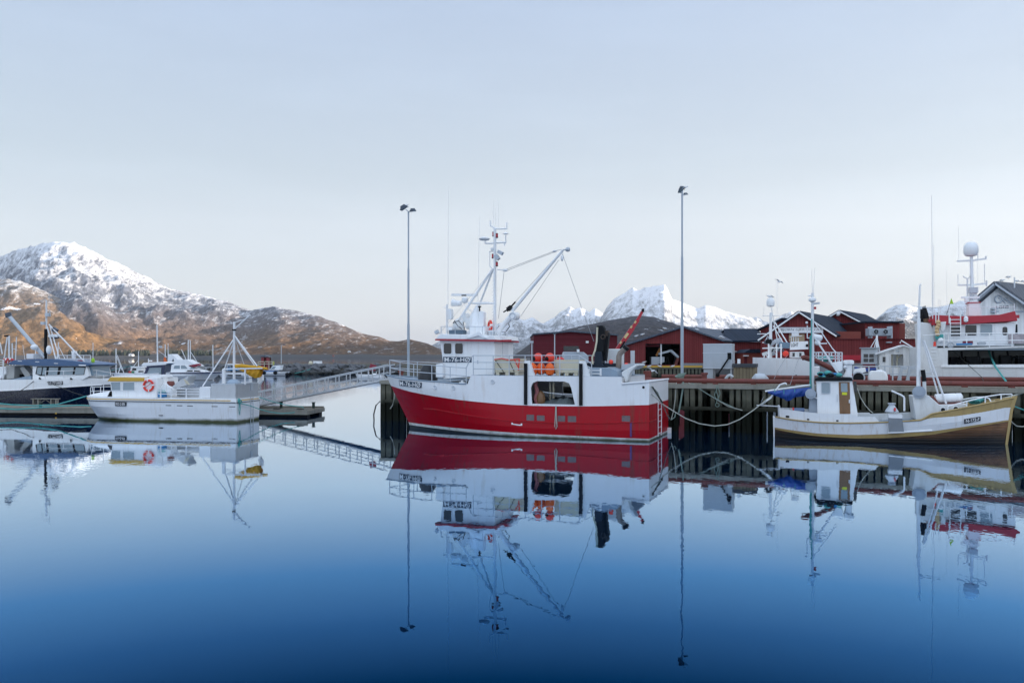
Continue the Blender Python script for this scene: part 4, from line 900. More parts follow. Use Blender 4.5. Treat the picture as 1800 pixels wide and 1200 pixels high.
# derrick boom with winch and tackle
boom = MB(); boom.cyl(rz(900, 547), rz(989.5, 439.5), .11, 8, 0, .08); boom = boom.build('derrick_boom', W, trawler)
m = MB(); m.tube([rz(874, 586), rz(884, 572), rz(893, 562), rz(902, 552)], .17, 8); m.build('boom_heel', W, trawler)
m = MB(); c = rz(904.5, 555.5); m.cyl(c+Vector((0, -.3, 0)), c+Vector((0, .35, 0)), .25, 14); m.build('winch_drum', W, boom)
m = MB(); c = c+Vector((0, .36, 0)); m.torus(c, .17, .03, (0, 1, 0), 16, 6); m.build('drum_rim', GALV, boom)
m = MB(); c = rz(896, 541.5); m.box(c, (.3, .3, .22), 0, Matrix.Rotation(.6, 3, 'Y')); m.cyl(c, rz(906, 530.5), .05, 6); m.cyl(c, rz(885, 548.5), .04, 6); m.cyl(c, rz(891, 546), .09, 8); m.build('hydraulic_motor', RUB, boom)
m = MB(); m.tube([rz(876, 574), rz(890, 567), rz(899, 556), rz(901, 551)], .035, 6); m.tube([rz(876, 582), rz(888, 584), rz(896, 574), rz(893, 566), rz(899, 556)], .025, 6); m.build('hydraulic_hose', RUB, boom)
m = MB(); m.lathe(rz(997.5, 438.5), [(.03, -.14), (.13, -.06), (.14, .1), (.05, .16)], 10, axis=(-1, 0, .15)); m.cyl(rz(990, 439), rz(996, 438.5), .04, 6); m.build('boom_light', GALV, boom)
m = MB(); m.ball(rz(988, 453.5), .12, (.8, .6, 1.5)); m.cyl(rz(989, 441), rz(988.5, 449), .02, 5); m.build('hook_block', W, boom)
m = MB(); m.ball(rz(888, 475), .11, (1.6, .6, .8)); m.cyl(rz(874, 473.5), rz(886, 475), .03, 5); m.build('pulley_block', WF, trawler)
m = MB(); m.ball(rz(975, 441.5), .08, (1.8, .6, .7), mat=0); m.build('pulley_block', GALV, boom)
m = MB()
for a, b_ in (((888, 474), (975, 441)), ((889, 476.5), (976, 442.5)), ((975, 441), (988, 438.5)), ((886, 478), (876, 560)), ((982, 457), (915, 556)), ((989, 447), (1023, 543)), ((1023, 543), (1044, 600)), ((897, 540), (985, 443))):
    m.cyl(rz(*a), rz(*b_), .014, 5)
m.build('rigging', WIRE, trawler)
m = MB(); m.cyl(rz(872, 401), rz(920, 585), .010, 4) if False else m.cyl(pv(869, 470, 0), pv(771, 588, 1.2), .008, 4); m.build('rigging', WIRE, trawler)
# windlass under a black cover on the foredeck
c = pv(752, 664, .2); m = MB(); m.lathe((c.x, .2, z_top_b(c.x)-.06), [(.62, 0), (.6, .3), (.42, .75), (.3, .92), (.12, .98)], 12); m.build('covered_windlass', BLKT, trawler)
m = MB(); p = hp(811, 673); m.torus(p+Vector((0, -.12, .03)), .1, .03, (1, 0, 0)); m.box(p+Vector((0, -.12, -.0)), (.35, .14, .1)); m.build('mooring_bitt', W, trawler)
# aft: hatch coaming, black loader crane, davit pipe, net hauler
def z3(px, py, v): return pv(px, py, v)
zs = z_sh+.012
m = MB(); a = q(1027, 655, 1.6)[0]; b_ = q(1094, 655, 1.6)[0]; cxx = [(a, zs), (a, zs+.42), (a-.35, zs+.45), (b_+.5, zs+.45), (b_+.15, zs+.3), (b_, zs)]
m.plate(cxx, 2.3, -1.6); m.build('hatch_coaming', GRYD, trawler, bevel=.05)
m = MB(); [m.bx(x-.05, x+.05, 2.303, 2.36, zs+.02, zs+.42) for x in (a-.5, a-1.15)]; [m.bx(a-1.15, a-.5, 2.303, 2.34, zs+z, zs+z+.06) for z in (.1, .28)]; m.build('ladder', WF, trawler)
cr = MB(); pts = [(1034, 651), (1069, 651), (1066, 645), (1060.5, 640), (1060.5, 618), (1048.5, 618), (1047, 640), (1036, 646)]
cr.plate([q(x, y, .5) for x, y in pts], .85, .15); cr = cr.build('loader_crane', CRANE, trawler, bevel=.03)
m = MB(); m.plate([q(x, y, .5) for x, y in ((1049, 619), (1062.5, 619), (1064, 577), (1061, 572), (1051, 572.5), (1049, 580))], .75, .3); m.build('crane_boom', RUB, cr, bevel=.04)
m = MB(); m.plate([q(x, y, .3) for x, y in ((1061.5, 634), (1066, 634), (1071.5, 588), (1069, 581), (1064.5, 584))], .5, .1); m.build('jib', RUB, cr, bevel=.02)
m = MB(); m.tube([q3 for q3 in (z3(1050, 575, .8), z3(1049, 600, .8), z3(1046, 616, .8), z3(1041, 628, .8), z3(1042, 640, .8))], .055, 6); m.build('hydraulic_hose', CREAM, cr)
m = MB(); m.box(z3(1067, 586, .3), (.2, .46, .3)); m.torus(z3(1060, 592, .78), .12, .03); m.build('pivot', mat('rusty_black_steel', (.06, .04, .03), .7, var=.4), cr)
m = MB(); m.bar(z3(1028, 641, .5), z3(1084, 641.5, .5), .22, .2); m.build('outrigger', CRANE, cr)
m = MB(); m.tube([z3(1087, 655, .6), z3(1088, 626, .6), z3(1090, 621, .6), z3(1101, 610.5, .6)], .16, 8); dv = m.build('exhaust_pipe', mat('brown_steel_pipe', (.24, .2, .17), .5, metal=.3, var=.3), trawler)
m = MB(); m.tube([z3(1098.5, 613.5, .6), z3(1102, 609, .6)], .19, 8); m.build('black_end', RUB, dv)
m = MB(); m.plate([q(x, y, 2.2) for x, y in ((1094, 654), (1100, 650), (1110, 645), (1118, 641), (1122, 641.5), (1114, 650), (1109, 656), (1106, 669), (1101, 672.5), (1096, 662))], 2.45, 1.9); m.build('net_hauler_guard', WD, trawler, bevel=.05)
m = MB(); m.plate([q(x, y, 1.2) for x, y in ((1092, 650), (1095, 640), (1117, 639), (1120, 643), (1108, 650))], 1.4, -1.0); m.build('net_hauler', STEEL, trawler, bevel=.03)
m = MB(); [m.ball(z3(x, y, 1.0), .13, mat=0) for x, y in ((1101, 641.5), (1074, 636))]; m.build('warning_light', ORGR, trawler)
m = MB(); m.bx(*(q(1058, 0, .4)[0], q(1083, 0, .4)[0]), -1.2, -.2, zs, zs+1.45) if False else m.plate([q(x, y, -.6) for x, y in ((1067, 648), (1068, 613), (1090, 613), (1089, 648))], -.5, -1.7); m.build('deck_house', WD, trawler, bevel=.04)
m = MB(); m.plate([q(x, y, -.6) for x, y in ((1000, 652), (1000, 634), (1034, 634), (1034, 652))], -.4, -1.2) if False else m.cyl(z3(1016, 650, -.5), z3(1016, 632, -.5), .1, 8); m.build('deck_post', W, trawler)
m = MB(); m.bx(q(1112, 0, 1)[0] if False else .3, .55, -2.2, 2.2, 3.25, 3.45); m.cyl((.42, -2.0, 2.25), (.42, -2.0, 3.3), .07, 8); m.cyl((.42, 2.0, 2.25), (.42, 2.0, 3.3), .07, 8); m.build('stern_beam', W, trawler) if False else None
# mooring ropes hanging at the stern corner
# ------------------------------------------------------------------ loads on the trawler deck
def on_deck(name, lab, cat, px, v, group=None):
    s_ = q(px, 650, v)[0]; return thing(name, lab, cat, loc=RB.world((s_, v, zs)), rz=RB.rot, group=group)
def fish_tub(x0, x1, y0_, v, lab):
    t = on_deck('fish_tub', lab, 'tub', (x0+x1)/2, v, 'cream fish tubs on the red trawler'); w = abs(q(x0, 640, v)[0]-q(x1, 640, v)[0]); h = q((x0+x1)/2, y0_, v)[1]-zs
    m = MB(); m.box((0, -.45, h*.58), (w*.96, 1.0, h*.84), 0, None, 1.05); m.build('body', CREAM, t, bevel=.04)
    m = MB(); m.bx(-w/2-.02, w/2+.02, -1.0, .08, h*.9, h); m.build('rim', CREAM, t)
    for k in (-.38, 0, .38):
        m = MB(); m.bx(w*k-.1, w*k+.1, -.9, .05, 0, h*.17); m.build('foot', CREAM, t)
    return t, w, h
t, w_, h_ = fish_tub(870, 914, 630.5, 1.9, 'cream fish tub tied with red rope behind the wheelhouse')
m = MB(); m.tube([(-w_*.5, .12, h_), (-w_*.1, .13, h_*.92), (w_*.2, .13, h_+.02), (w_*.5, .12, h_*.95)], .03, 5); m.tube([(-w_*.5, .13, h_), (-w_*.47, .14, h_*.3)], .035, 5); m.tube([(-w_*.3, .12, h_), (-w_*.45, .13, h_*.5)], .03, 5); tag(m.build('rope', ORGR, t), 'red lashing rope')
m = MB(); m.tube([(w_*.45, .13, h_*.9), (w_*.1, .13, h_*.15)], .02, 4); m.tube([(-w_*.1, .13, h_*.9), (-w_*.3, .13, h_*.2)], .02, 4); m.build('lashing', ROPED, t)
fish_tub(975, 1018, 632, 1.9, 'plain cream fish tub right of the orange buoys')
def buoy(px, py, v, r, shape, mt, lab, grp):
    p = pv(px, py, v); r *= 1.12; wpos = RB.world(p); t = thing('buoy', lab, 'buoy', loc=wpos, rz=RB.rot, group=grp); m = MB()
    if shape == 'pear': m.lathe((0, 0, 0), [(.05, -r*1.35), (r*.75, -r*1.1), (r, -r*.4), (r*.98, r*.3), (r*.75, r*.95), (r*.3, r*1.3), (r*.12, r*1.4)], 16)
    else: m.ball((0, 0, 0), r, (1, 1, 1), 16, 10)
    m.build('float', mt, t)
    m = MB()
    if shape == 'pear': m.cyl((0, 0, r*1.35), (0, 0, r*1.6), r*.16, 8)
    else: m.lathe((-.0, 0, 0), [(r*.5, r*.8), (r*.42, r*1.0), (r*.2, r*1.25), (.02, r*1.3)], 12, axis=(.8 if px < 955 else .35, .75, -.2))
    m.build('eye', RUB if shape != 'pear' else ORG, t)
buoy(936.5, 649, 2.25, .235, 'pear', ORG, 'leftmost orange pear buoy hanging low behind the trawler rail', 'orange buoys on the red trawler')
buoy(951, 648, 1.95, .225, 'pear', ORG, 'middle orange pear buoy in the cluster behind the trawler rail', 'orange buoys on the red trawler')
buoy(966.5, 649, 2.25, .235, 'pear', ORG, 'right orange pear buoy in the cluster beside the plain cream tub', 'orange buoys on the red trawler')
buoy(946, 628.5, 2.0, .24, 'ball', ORGR, 'red round buoy with black end on top of the cluster, left one', 'orange buoys on the red trawler')
buoy(966.5, 628.5, 2.0, .245, 'ball', ORGR, 'red round buoy with black end on top of the cluster, right one', 'orange buoys on the red trawler')
p = RB.world(pv(985, 632, 1.0)); t = thing('buoy', 'flat red buoy half hidden behind the plain cream tub rim', 'buoy', loc=p, group='orange buoys on the red trawler'); m = MB(); m.lathe((0, 0, 0), [(.28, -.15), (.26, 0), (.18, .1), (.03, .16)], 12); m.build('float', REDB, t)
# ================================================================== white aluminium workboat with yellow stripe
AB = Fr(-18.47, 55.8, -.98, .18); BA = 1.6
stemA = pl([(-1, 11.3), (0, 11.75), (.7, 12.3), (1.0, 12.55), (1.6, 12.75), (2.2, 12.5)])
def hbA(s, z):
    S = stemA(z); k = min(1, max(0, z/1.1)); s0 = 7.5+1.7*k; p = 1.8+1.2*k
    b = BA if s <= s0 else BA*max(0, 1-((s-s0)/(S-s0))**p)
    return b*(.93+.07*k) if s < 10 else b
boatA = thing('workboat', 'white aluminium workboat with yellow roof edge and orange life ring by the pontoon', 'boat', AB)
def qa(px, py, v=BA): return AB.hit(px, py, v)
zgun = pl([qa(417, 700), qa(300, 699.5), (11.5, qa(170, 695.5, .8)[1]), (12.7, qa(155, 695, 0)[1])])
zl = pl([qa(417, 707.5), qa(310, 706), (11.5, qa(170, 703, .8)[1]), (12.7, qa(155, 702, 0)[1])])
m = MB(); rows = [lambda s: -.5, lambda s: 0, lambda s: zl(s)*.35, lambda s: zl(s)*.7, lambda s: zl(s)]
l = hull_loft(m, rows, [0]*4, stemA, hbA, 40); m.build('hull', ALGAE, boatA, sharp=30)
m = MB(); l = hull_loft(m, [zl, lambda s: zgun(s)], [0], stemA, lambda s, z: hbA(s, z)+.05 if s < stemA(z)-.05 else 0, 40); deck_from(m, l, -.02); m.build('gunwale', W, boatA)
def stripe(nm, f, dz, s0, s1, mt, out=.075):
    mb = MB(); n = 30
    for sg in (1, -1):
        vs = []
        for i in range(n+1):
            s = s0+(s1-s0)*i/n; b = sg*(hbA(s, f(s))+out); vs += [(s, b, f(s)-dz/2), (s, b, f(s)+dz/2)]
        mb.add(vs, [(2*i, 2*i+2, 2*i+3, 2*i+1) for i in range(n)])
    return mb.build(nm, mt, boatA)
stripe('yellow_stripe', lambda s: zl(s)+.13, .06, .4, 12.55, YEL); stripe('rubbing_strake', lambda s: zl(s)-.0, .05, .02, 12.6, RUB, .06)
m = MB(); z = zl(0); m.bx(-.012, -.004, -1.45, 1.3, z+.1, z+.17); m.build('yellow_stripe', YEL, boatA); m = MB(); m.bx(-.02, -.003, -1.6, 1.6, z-.03, z+.02); m.build('rubbing_strake', RUB, boatA)
for x0, x1, py in ((291.5, 301, 712.3), (311, 320.5, 712.6), (329, 339, 713.2), (372, 382.5, 714), (403, 413.5, 714.6), (279, 286, 729.8)):
    a, z1 = qa(x0, py-.6); b_, z0 = qa(x1, py+.6); bb_ = hbA(5, .9)
    m = MB(); m.plate([(a, z1), (b_, z1), (b_, z0), (a, z0)], bb_-.02, BA+.012); m.build('scupper', RUB, boatA)
def hpA(px, py):
    s, z = AB.hitc(px, py, lambda s, z: hbA(s, z)); return Vector((s, hbA(s, z), z))
curved_board('RO-2-ER', ((203, 713), (222.5, 713.4), (222.5, 706.4), (203, 706)), hpA, boatA, BRDK, (.08, .18), .06)
# cabin
cv = 1.25
def qpA(pts, v): return [qa(a, b, v) for a, b in pts]
m = MB(); m.plate(qpA([(193, 668.5), (252, 668.5), (252, 664), (276, 664), (276, 699), (197, 699), (196.5, 687)], cv), cv, -cv); cab = m.build('cabin', W, boatA, bevel=.03)
m = MB(); m.plate(qpA([(188.8, 669.8), (194, 662.8), (253, 663.8), (252.5, 670)], cv+.06), cv+.08, -cv-.08); m.build('roof', YEL, boatA, bevel=.02)
m = MB(); m.plate(qpA([(193.8, 662.6), (194.5, 660.8), (253, 661.8), (253, 663.6)], cv+.02), cv-.05, -cv+.05); m.build('roof_top', W, boatA)
window(boatA, qpA([(195.3, 671.8), (212, 671.8), (212, 685.6), (197.2, 685.6)], cv), cv, 1, GLASSL)
window(boatA, qpA([(217.2, 672), (236.5, 672), (236.5, 685.6), (216.6, 685.6)], cv), cv, 1, GLASSL)
m = MB()      # sloping foredeck
zs0 = qa(196, 687, 1.0)
n = 8; vs = []
for i in range(n+1):
    s = zs0[0]+(12.62-zs0[0])*i/n; z = zs0[1]+(zgun(s)-zs0[1])*(i/n)**1.1
    bq = max(hbA(s, 1.5)-.12, .03); vs += [(s, bq, zgun(s)-.03), (s, bq*.8, z), (s, -bq*.8, z), (s, -bq, zgun(s)-.03)]
m.add(vs, [(i*4+j, i*4+j+1, i*4+j+5, i*4+j+4) for i in range(n) for j in range(3)]); m.build('foredeck', W, boatA)
c = Vector((qa(262, 677.5, cv)[0], cv+.07, qa(262, 677.5, cv)[1])); life_ring(boatA, c, (0, 1, 0), .36, .075)
m = MB(); m.cyl(c+Vector((.2, .06, -.15)), c+Vector((-.4, .08, .28)), .02, 5); m.build('grab_line', REDB, boatA)
rail(boatA, WF, [(11.9, .35, zgun(12)), (12.45, .0, zgun(12.4)), (11.9, -.35, zgun(12)), (10.6, -.9, zgun(10.6))], [.62, .6, .62, .62], .022, (.5,))
m = MB(); m.cyl((11.9, .35, zgun(12)), (12.15, .35, zgun(12)+1.0), .022, 5); m.cyl((11.0, .5, zgun(11)+.2), (11.0, .5, zgun(11)+1.5), .022, 5); m.build('stanchion', WF, boatA)
# gangway rails amidships and the white locker
a0, a1 = qa(277, 690)[0], qa(351, 690)[0]; zt = qa(300, 683)[1]; zb = qa(300, 698.5)[1]
for z in (zt, zt-.19, zt-.37): m = MB(); m.bx(a1, a0, BA-.12, BA-.06, z-.03, z+.03); m.build('rail', WF, boatA)
for x in (281, 300, 326, 350): m = MB(); m.bx(qa(x, 690)[0]-.03, qa(x, 690)[0]+.03, BA-.13, BA-.05, zb-.1, zt); m.build('stanchion', WF, boatA)
m = MB(); m.plate(qpA([(351, 680), (370, 680), (370, 699.5), (351, 699.5)], BA-.05), BA-.05, BA-.9); m.build('locker', W, boatA, bevel=.02)
m = MB(); a_, zA = qa(370, 674.5); m.bx(.08, a_, -BA+.05, BA-.03, zgun(2)-.02, qa(415, 675)[1]); m.build('stern_bin', ALU, boatA, bevel=.02)
m = MB(); zt_ = qa(415, 675)[1]; [m.bx(.05, a_+.03, s_*(BA-.03)-.03, s_*(BA-.03)+.03, zt_-.05, zt_+.03) for s_ in (1, -1)]; [m.bx(x-.03, x+.03, -BA+.02, BA-.0, zt_-.05, zt_+.03) for x in (.08, a_)]; m.bx(.03, .078, -.75, -.4, zt_-.5, zt_-.05); m.build('bin_rim', GALV, boatA)
m = MB(); m.ball((1.0, .2, zt_), .55, (1.0, .7, .55), 12, 8); m.build('bin_cover', mat('pale_blue_cover', (.33, .42, .52), .6), boatA)
# boarding ladder, stern ropes
ladder(boatA, (-.08, -.35, -.25), (-.08, -.35, zgun(0)+.05), (0, 1, 0), .34, GALV, 7, .022)
m = MB(); m.torus((-.05, 1.35, zl(0)+.12), .13, .05, (1, .3, 0)); m.torus((-.06, 1.25, zl(0)+.05), .12, .04, (1, -.3, .3)); m.tube([(-.06, 1.3, zl(0)), (-.08, 1.42, zl(0)-.5), (-.08, 1.3, zl(0)-.85), (-.07, 1.2, zl(0)-.4), (-.07, 1.3, zl(0)+.1)], .025, 5); m.build('stern_rope', ROPEG, boatA)
# tripod mast and steadying sail
def pa(px, py, v): s, z = qa(px, py, v); return Vector((s, v, z))
m = MB(); m.cyl(pa(411.5, 676, 0), pa(411.7, 565.5, 0), .1, 8, 0, .075); mastA = m.build('mast', WF, boatA)
m = MB(); m.cyl(pa(411.5, 581, 0), pa(411.5, 578.5, 0), .15, 8); m.build('band', RUB, mastA)
m = MB(); m.cyl(pa(410.8, 596, 0), pa(356, 679, 1.3), .05, 6); m.cyl(pa(411, 600, 0), pa(395, 647, -1.0), .05, 6); m.cyl(pa(412.5, 590, 0), pa(452, 643, 1.0), .045, 6); m.cyl(pa(412.5, 592, 0), pa(448, 643, -.9), .045, 6); m.cyl(pa(413, 595, 0), pa(430, 643, -1.4), .03, 6); m.build('mast_leg', WF, boatA)
m = MB(); m.cyl(pa(411.5, 579, 0), pa(440, 553.5, 0), .05, 6); m.cyl(pa(412, 567, 0), pa(430, 561, 0), .025, 5); m.build('gaff', WF, boatA)
m = MB(); m.cyl(pa(392, 648.5, .5), pa(461, 647.3, .5), .055, 6); m.cyl(pa(392, 648.5, -.8), pa(455, 647, -.8), .045, 6); m.cyl(pa(393, 648.5, .5), pa(393, 648.5, -.8), .05, 6); m.build('boom', WF, boatA)
m = MB(); m.cyl(pa(393.5, 675, .5), pa(393.5, 649, .5), .13, 8); m.cyl(pa(431, 676, .5), pa(431, 649, .5), .06, 8); m.build('boom_post', WF, boatA)
def cloth(path_top, path_bot, v, amp, mt, nm, parent, qf, nu=24, nv=8, th=.03):
    ft = pl(path_top); fb = pl(path_bot); x0 = path_top[0][0]; x1 = path_top[-1][0]; mb = MB(); vs = []
    for i in range(nu+1):
        px = x0+(x1-x0)*i/nu
        for j in range(nv+1):
            py = ft(px)+(fb(px)-ft(px))*j/nv; s, z = qf(px, py, v); a = math.sin(i*1.1+j*.5)*amp*math.sin(math.pi*j/nv)
            vs.append((s, v+a+amp*1.5*math.sin(math.pi*j/nv), z))
    mb.add(vs, [(i*(nv+1)+j, (i+1)*(nv+1)+j, (i+1)*(nv+1)+j+1, i*(nv+1)+j+1) for i in range(nu) for j in range(nv)])
    vs2 = [(a, b-2*abs(amp)-th-(b-v)*2, c) for a, b, c in vs]
    mb.add(vs2, [(i*(nv+1)+j, (i+1)*(nv+1)+j, (i+1)*(nv+1)+j+1, i*(nv+1)+j+1) for i in range(nu) for j in range(nv)])
    return mb.build(nm, mt, parent, sharp=180)
cloth([(421, 649), (425, 649), (452, 648.5), (458, 649)], [(421, 650), (430, 655), (440, 661), (448, 664.5), (455, 663), (458, 660)], .25, .09, TARPY, 'sail', boatA, qa)
m = MB(); m.tube([pa(414, 643.5, .3), pa(425, 642.5, .3), pa(440, 644.5, .3), pa(455, 645, .3), pa(461, 647, .3), pa(470, 648, .3)], .13, 8, 0, .09); m.build('furled_sail', TARPY, boatA)
# stern raft canister and deck gear
m = MB(); m.tube([pa(456, 655, -.6), pa(459.5, 660, -.6), pa(460, 667, -.6), pa(456, 673, -.6)], .18, 8); m.build('raft_canister', W, boatA)
m = MB(); m.plate(qpA([(304, 681), (322, 667), (336, 660.5), (335, 664), (330, 673), (333, 676), (318, 681)], .3), .6, -.4); m.build('sorting_chute', ALU, boatA, bevel=.02)
m = MB(); [m.cyl(pa(x, 666+.6*(x-324), .62), pa(x+5, 675+.3*(x-324), .62), .025, 5) for x in (323, 325.5, 328)]; m.build('chute_slats', CREAM, boatA)
m = MB(); m.lathe(pa(300, 676, .4), [(.05, -.25), (.26, -.2), (.26, .2), (.05, .25)], 12, axis=(.6, .8, 0)); m.build('hauler_wheel', RUST, boatA)
m = MB(); m.plate(qpA([(283, 664), (288, 660), (293, 684), (278, 684)], .5), .6, .1); m.plate(qpA([(279, 684), (290, 672), (304, 682), (304, 690), (281, 690)], .7), .8, .2); m.build('line_hauler', W, boatA, bevel=.05)
m = MB(); m.plate(qpA([(305, 683), (350, 681), (350, 697), (305, 697)], 0), -.4, -.9); m.build('hold_box', ALU, boatA)
m = MB(); m.plate(qpA([(276.8, 690.5), (288, 690.5), (287.5, 698), (277.2, 698)], BA-.5), BA-.45, BA-.9); m.build('fish_box', BLUEP, boatA, bevel=.02)
m = MB(); m.plate(qpA([(277, 690.4), (288, 690.4), (286, 686), (279, 686)], BA-.5), BA-.5, BA-.85); m.build('line_heap', ROPEG, boatA, bevel=.05)
m = MB(); m.plate(qpA([(264, 664), (264, 659), (285, 658), (288, 664)], .6), .8, -.6); m.build('roof_raft', WF, boatA, bevel=.06)
m = MB(); m.cyl(pa(277, 664, 1.0), pa(277, 699, 1.0), .03, 5); m.build('stanchion', WF, boatA)
# ================================================================== blue and white boat behind the pontoon (bow right)
BB = Fr(-48.8, 70.9, .99, -.10); BBH = 2.1; LB = 14.3
def qb(px, py, v=-BBH): return BB.hit(px, py, v)
stemB = pl([(-1, 13.2), (0, 13.6), (2.2, 14.35), (3, 14.5)])
def hbB(s, z):
    S = stemB(z); k = min(1, max(0, z/2)); s0 = 7.5+1.5*k; p = 1.8+.8*k
    return BBH if s <= s0 else BBH*max(0, 1-((s-s0)/(S-s0))**p)
hdB = lambda s, z: hbB(s, 1.8)
def hcB(pts): return pl([BB.hitc(a, b, hdB, -1) for a, b in pts])
zlB = hcB([(-60, 688), (0, 686.8), (40, 685), (80, 682), (120, 680), (150, 678), (184, 676)]); zgB = hcB([(-60, 668), (0, 667), (40, 667), (80, 666), (140, 664.5), (172, 664), (186, 668)])
boatB = thing('fishing_vessel', 'navy and white fishing boat with blue cabin roof behind the pontoon at far left', 'fishing boat', BB)
m = MB(); l = hull_loft(m, [lambda s: -.5, lambda s: .3, lambda s: zlB(s)*.6, zlB, lambda s: (zlB(s)+zgB(s))/2, zgB], [0, 0, 0, 1, 1], stemB, hbB, 40); deck_from(m, l, -.05, .05, 1); m.build('hull', [NAVY, W], boatB)
m = MB(); m.tube([(s, -hbB(s, zlB(s))-.01, zlB(s)) for s in [i*.5 for i in range(28)]], .045, 5); m.build('rubbing_strake', W, boatB)
wb = -1.6
def qpB(pts, v): return [qb(a, b, v) for a, b in pts]
m = MB(); m.plate(qpB([(57, 642), (152, 642), (157, 661), (146, 667), (57, 667)], wb), wb, -wb); m.build('wheelhouse', W, boatB, bevel=.03)
fr_ = qpB([(65, 644), (151, 644), (148, 658.5), (98, 660), (71, 660.5), (62.5, 657)], wb)
m = MB(); m.plate(fr_, wb-.02, wb+.02); wf = m.build('window', RUB, boatB)
for pts in (((66, 645.5), (74, 645.5), (72, 658.5), (64.5, 657)), ((76, 645.5), (82, 645.5), (81, 659), (74, 659)), ((86.5, 645.5), (102.5, 645.5), (100.5, 658.5), (84.5, 659)), ((108, 645.5), (130, 645.5), (127.5, 658), (105, 658.5)), ((133.5, 645.5), (149.5, 646), (147, 658), (131, 658))):
    m = MB(); m.plate(qpB(pts, wb-.02), wb-.035, wb-.021); m.build('pane', GLASSL, wf)
m = MB(); m.plate(qpB([(153, 642.5), (160, 643), (162, 660), (156, 661)], wb+.3), wb+.32, -wb-.3); m.build('windscreen', mat('sky_blue_glass', (.18, .28, .36), .08), boatB)
m = MB(); m.plate(qpB([(12, 640), (24, 632.8), (60, 631), (95, 630.6), (130, 634.5), (158, 638), (164, 641), (152, 643.5), (60, 643), (28, 641)], wb-.15), wb-.2, -wb+.2); m.build('roof', BLUR, boatB, bevel=.04)
m = MB(); [m.plate(qpB([(x, y), (x+7, y+.3), (x+7, y+1.3), (x, y+1)], wb-.2), wb-.215, wb-.19) for x, y in ((31.5, 633.8), (62, 635), (95, 637.8))]; m.build('roof_lamp', W, boatB)
m = MB(); m.plate(qpB([(138.5, 640.6), (151, 641), (151, 643), (138.5, 642.6)], wb-.2), wb-.22, wb-.19); m.build('name_plate', W, boatB)
curved_board('M-77-HØ', ((85, 676), (110.5, 675.5), (110.5, 669.6), (85, 670)), lambda a, b: (lambda q_: Vector((q_[0], -hbB(q_[0], q_[1]), q_[1])))(BB.hitc(a, b, hbB, -1)), boatB, BRDK, (.05, .12))
def hB3(px, py, d=0): s, z = BB.hitc(px, py, lambda s, z: hbB(s, z), -1); return (s, -hbB(s, z)+d, z)
pts = [hB3(x, 666, .12) for x in (78, 110, 143.5, 168)]+[(14.0, 0, zgB(14))]
rail(boatB, WF, [(p[0], p[1], zgB(p[0])) for p in pts], [.66]*4+[.6], .026, (.45,))
for px, py in ((69, 665.8), (124, 666.5)):
    p = Vector(hB3(px, py)); m = MB(); m.tube([p, p+Vector((.1, -.12, .1)), p+Vector((.25, -.14, .0))], .05, 6); m.build('fairlead', RUB, boatB)
def pb(px, py, v): s, z = qb(px, py, v); return Vector((s, v, z))
m = MB(); m.cyl(pb(80, 632, 0), pb(80.5, 578, 0), .13, 8); m.build('lower_mast', RUB, boatB)
m = MB(); m.cyl(pb(82, 632, .2), pb(81.5, 527, .1), .07, 8); ms = m.build('mast', WF, boatB)
m = MB(); m.cyl(pb(70, 529.5, 0), pb(80, 526, 0), .03, 5); m.cyl(pb(86.3, 530, 0), pb(86.3, 515, 0), .025, 5); m.cyl(pb(80, 553, 0), pb(88, 553, 0), .03, 5); m.cyl(pb(87.5, 555, 0), pb(87.5, 545, 0), .03, 5); m.box(pb(84, 553, 0), (.35, .3, .3)); m.box(pb(76, 568, 0), (.3, .3, .25)); m.build('yard', GALV, ms)
m = MB(); m.box(pb(97, 580, 0), (.4, .3, .34), 0, Matrix.Rotation(.6, 3, 'Y')); m.build('floodlight', LAMPM, boatB)
m = MB(); m.cyl(pb(14, 553, 0), pb(79, 629, 0), .17, 8, 0, .15); m.cyl(pb(15, 552, .3), pb(77, 622, .3), .05, 6); m.build('crane_boom', GALV, boatB)
m = MB(); m.cyl(pb(14, 550, 0), pb(15.5, 557, 0), .26, 8); m.build('boom_head', LAMPM, boatB)
for a, b_, r in (((83, 574), (99, 634), .06), ((88, 574), (106, 634), .05), ((86, 570), (149, 636), .06)):
    m = MB(); m.cyl(pb(*a, 0), pb(*b_, -.8), r, 6); m.build('mast_stay', WF, boatB)
m = MB(); m.cyl(pb(86.5, 590.5, 0), pb(102.5, 590.5, 0), .16, 10); m.build('radar_scanner', W, boatB)
m = MB(); m.cyl(pb(86.5, 592.8, 0), pb(102.5, 592.8, 0), .1, 8); m.build('radar_base', NAVY, boatB)
m = MB(); m.ball(pb(60.5, 610, -.3), .28, (1.15, 1, .9)); m.cyl(pb(62.5, 631, -.3), pb(62.5, 613, -.3), .04, 6); m.build('satellite_dome', W, boatB)
m = MB(); m.ball(pb(86, 615, -.3), .24, (.9, 1, 1.7)); m.build('satellite_dome', W, boatB)
m = MB(); m.plate(qpB([(49, 621.5), (61.5, 621.5), (61.5, 630.5), (49, 630.5)], -.4), -.6, .4); m.build('roof_box', WF, boatB, bevel=.03)
m = MB(); m.cyl(pb(129.5, 635, -.5), pb(129.5, 620, -.5), .16, 10); m.box(pb(130.5, 618.5, -.5), (.32, .3, .2)); m.build('pedestal', W, boatB)
for a, b_ in ((20, 634), (12.5, 634)):
    m = MB(); m.torus(pb(a, b_, wb+.1), .24, .1, (0, .6, .8), 16, 6, 0, lambda i: 1 if i % 4 == 0 else 0); m.build('life_ring', [REDB, W], boatB)
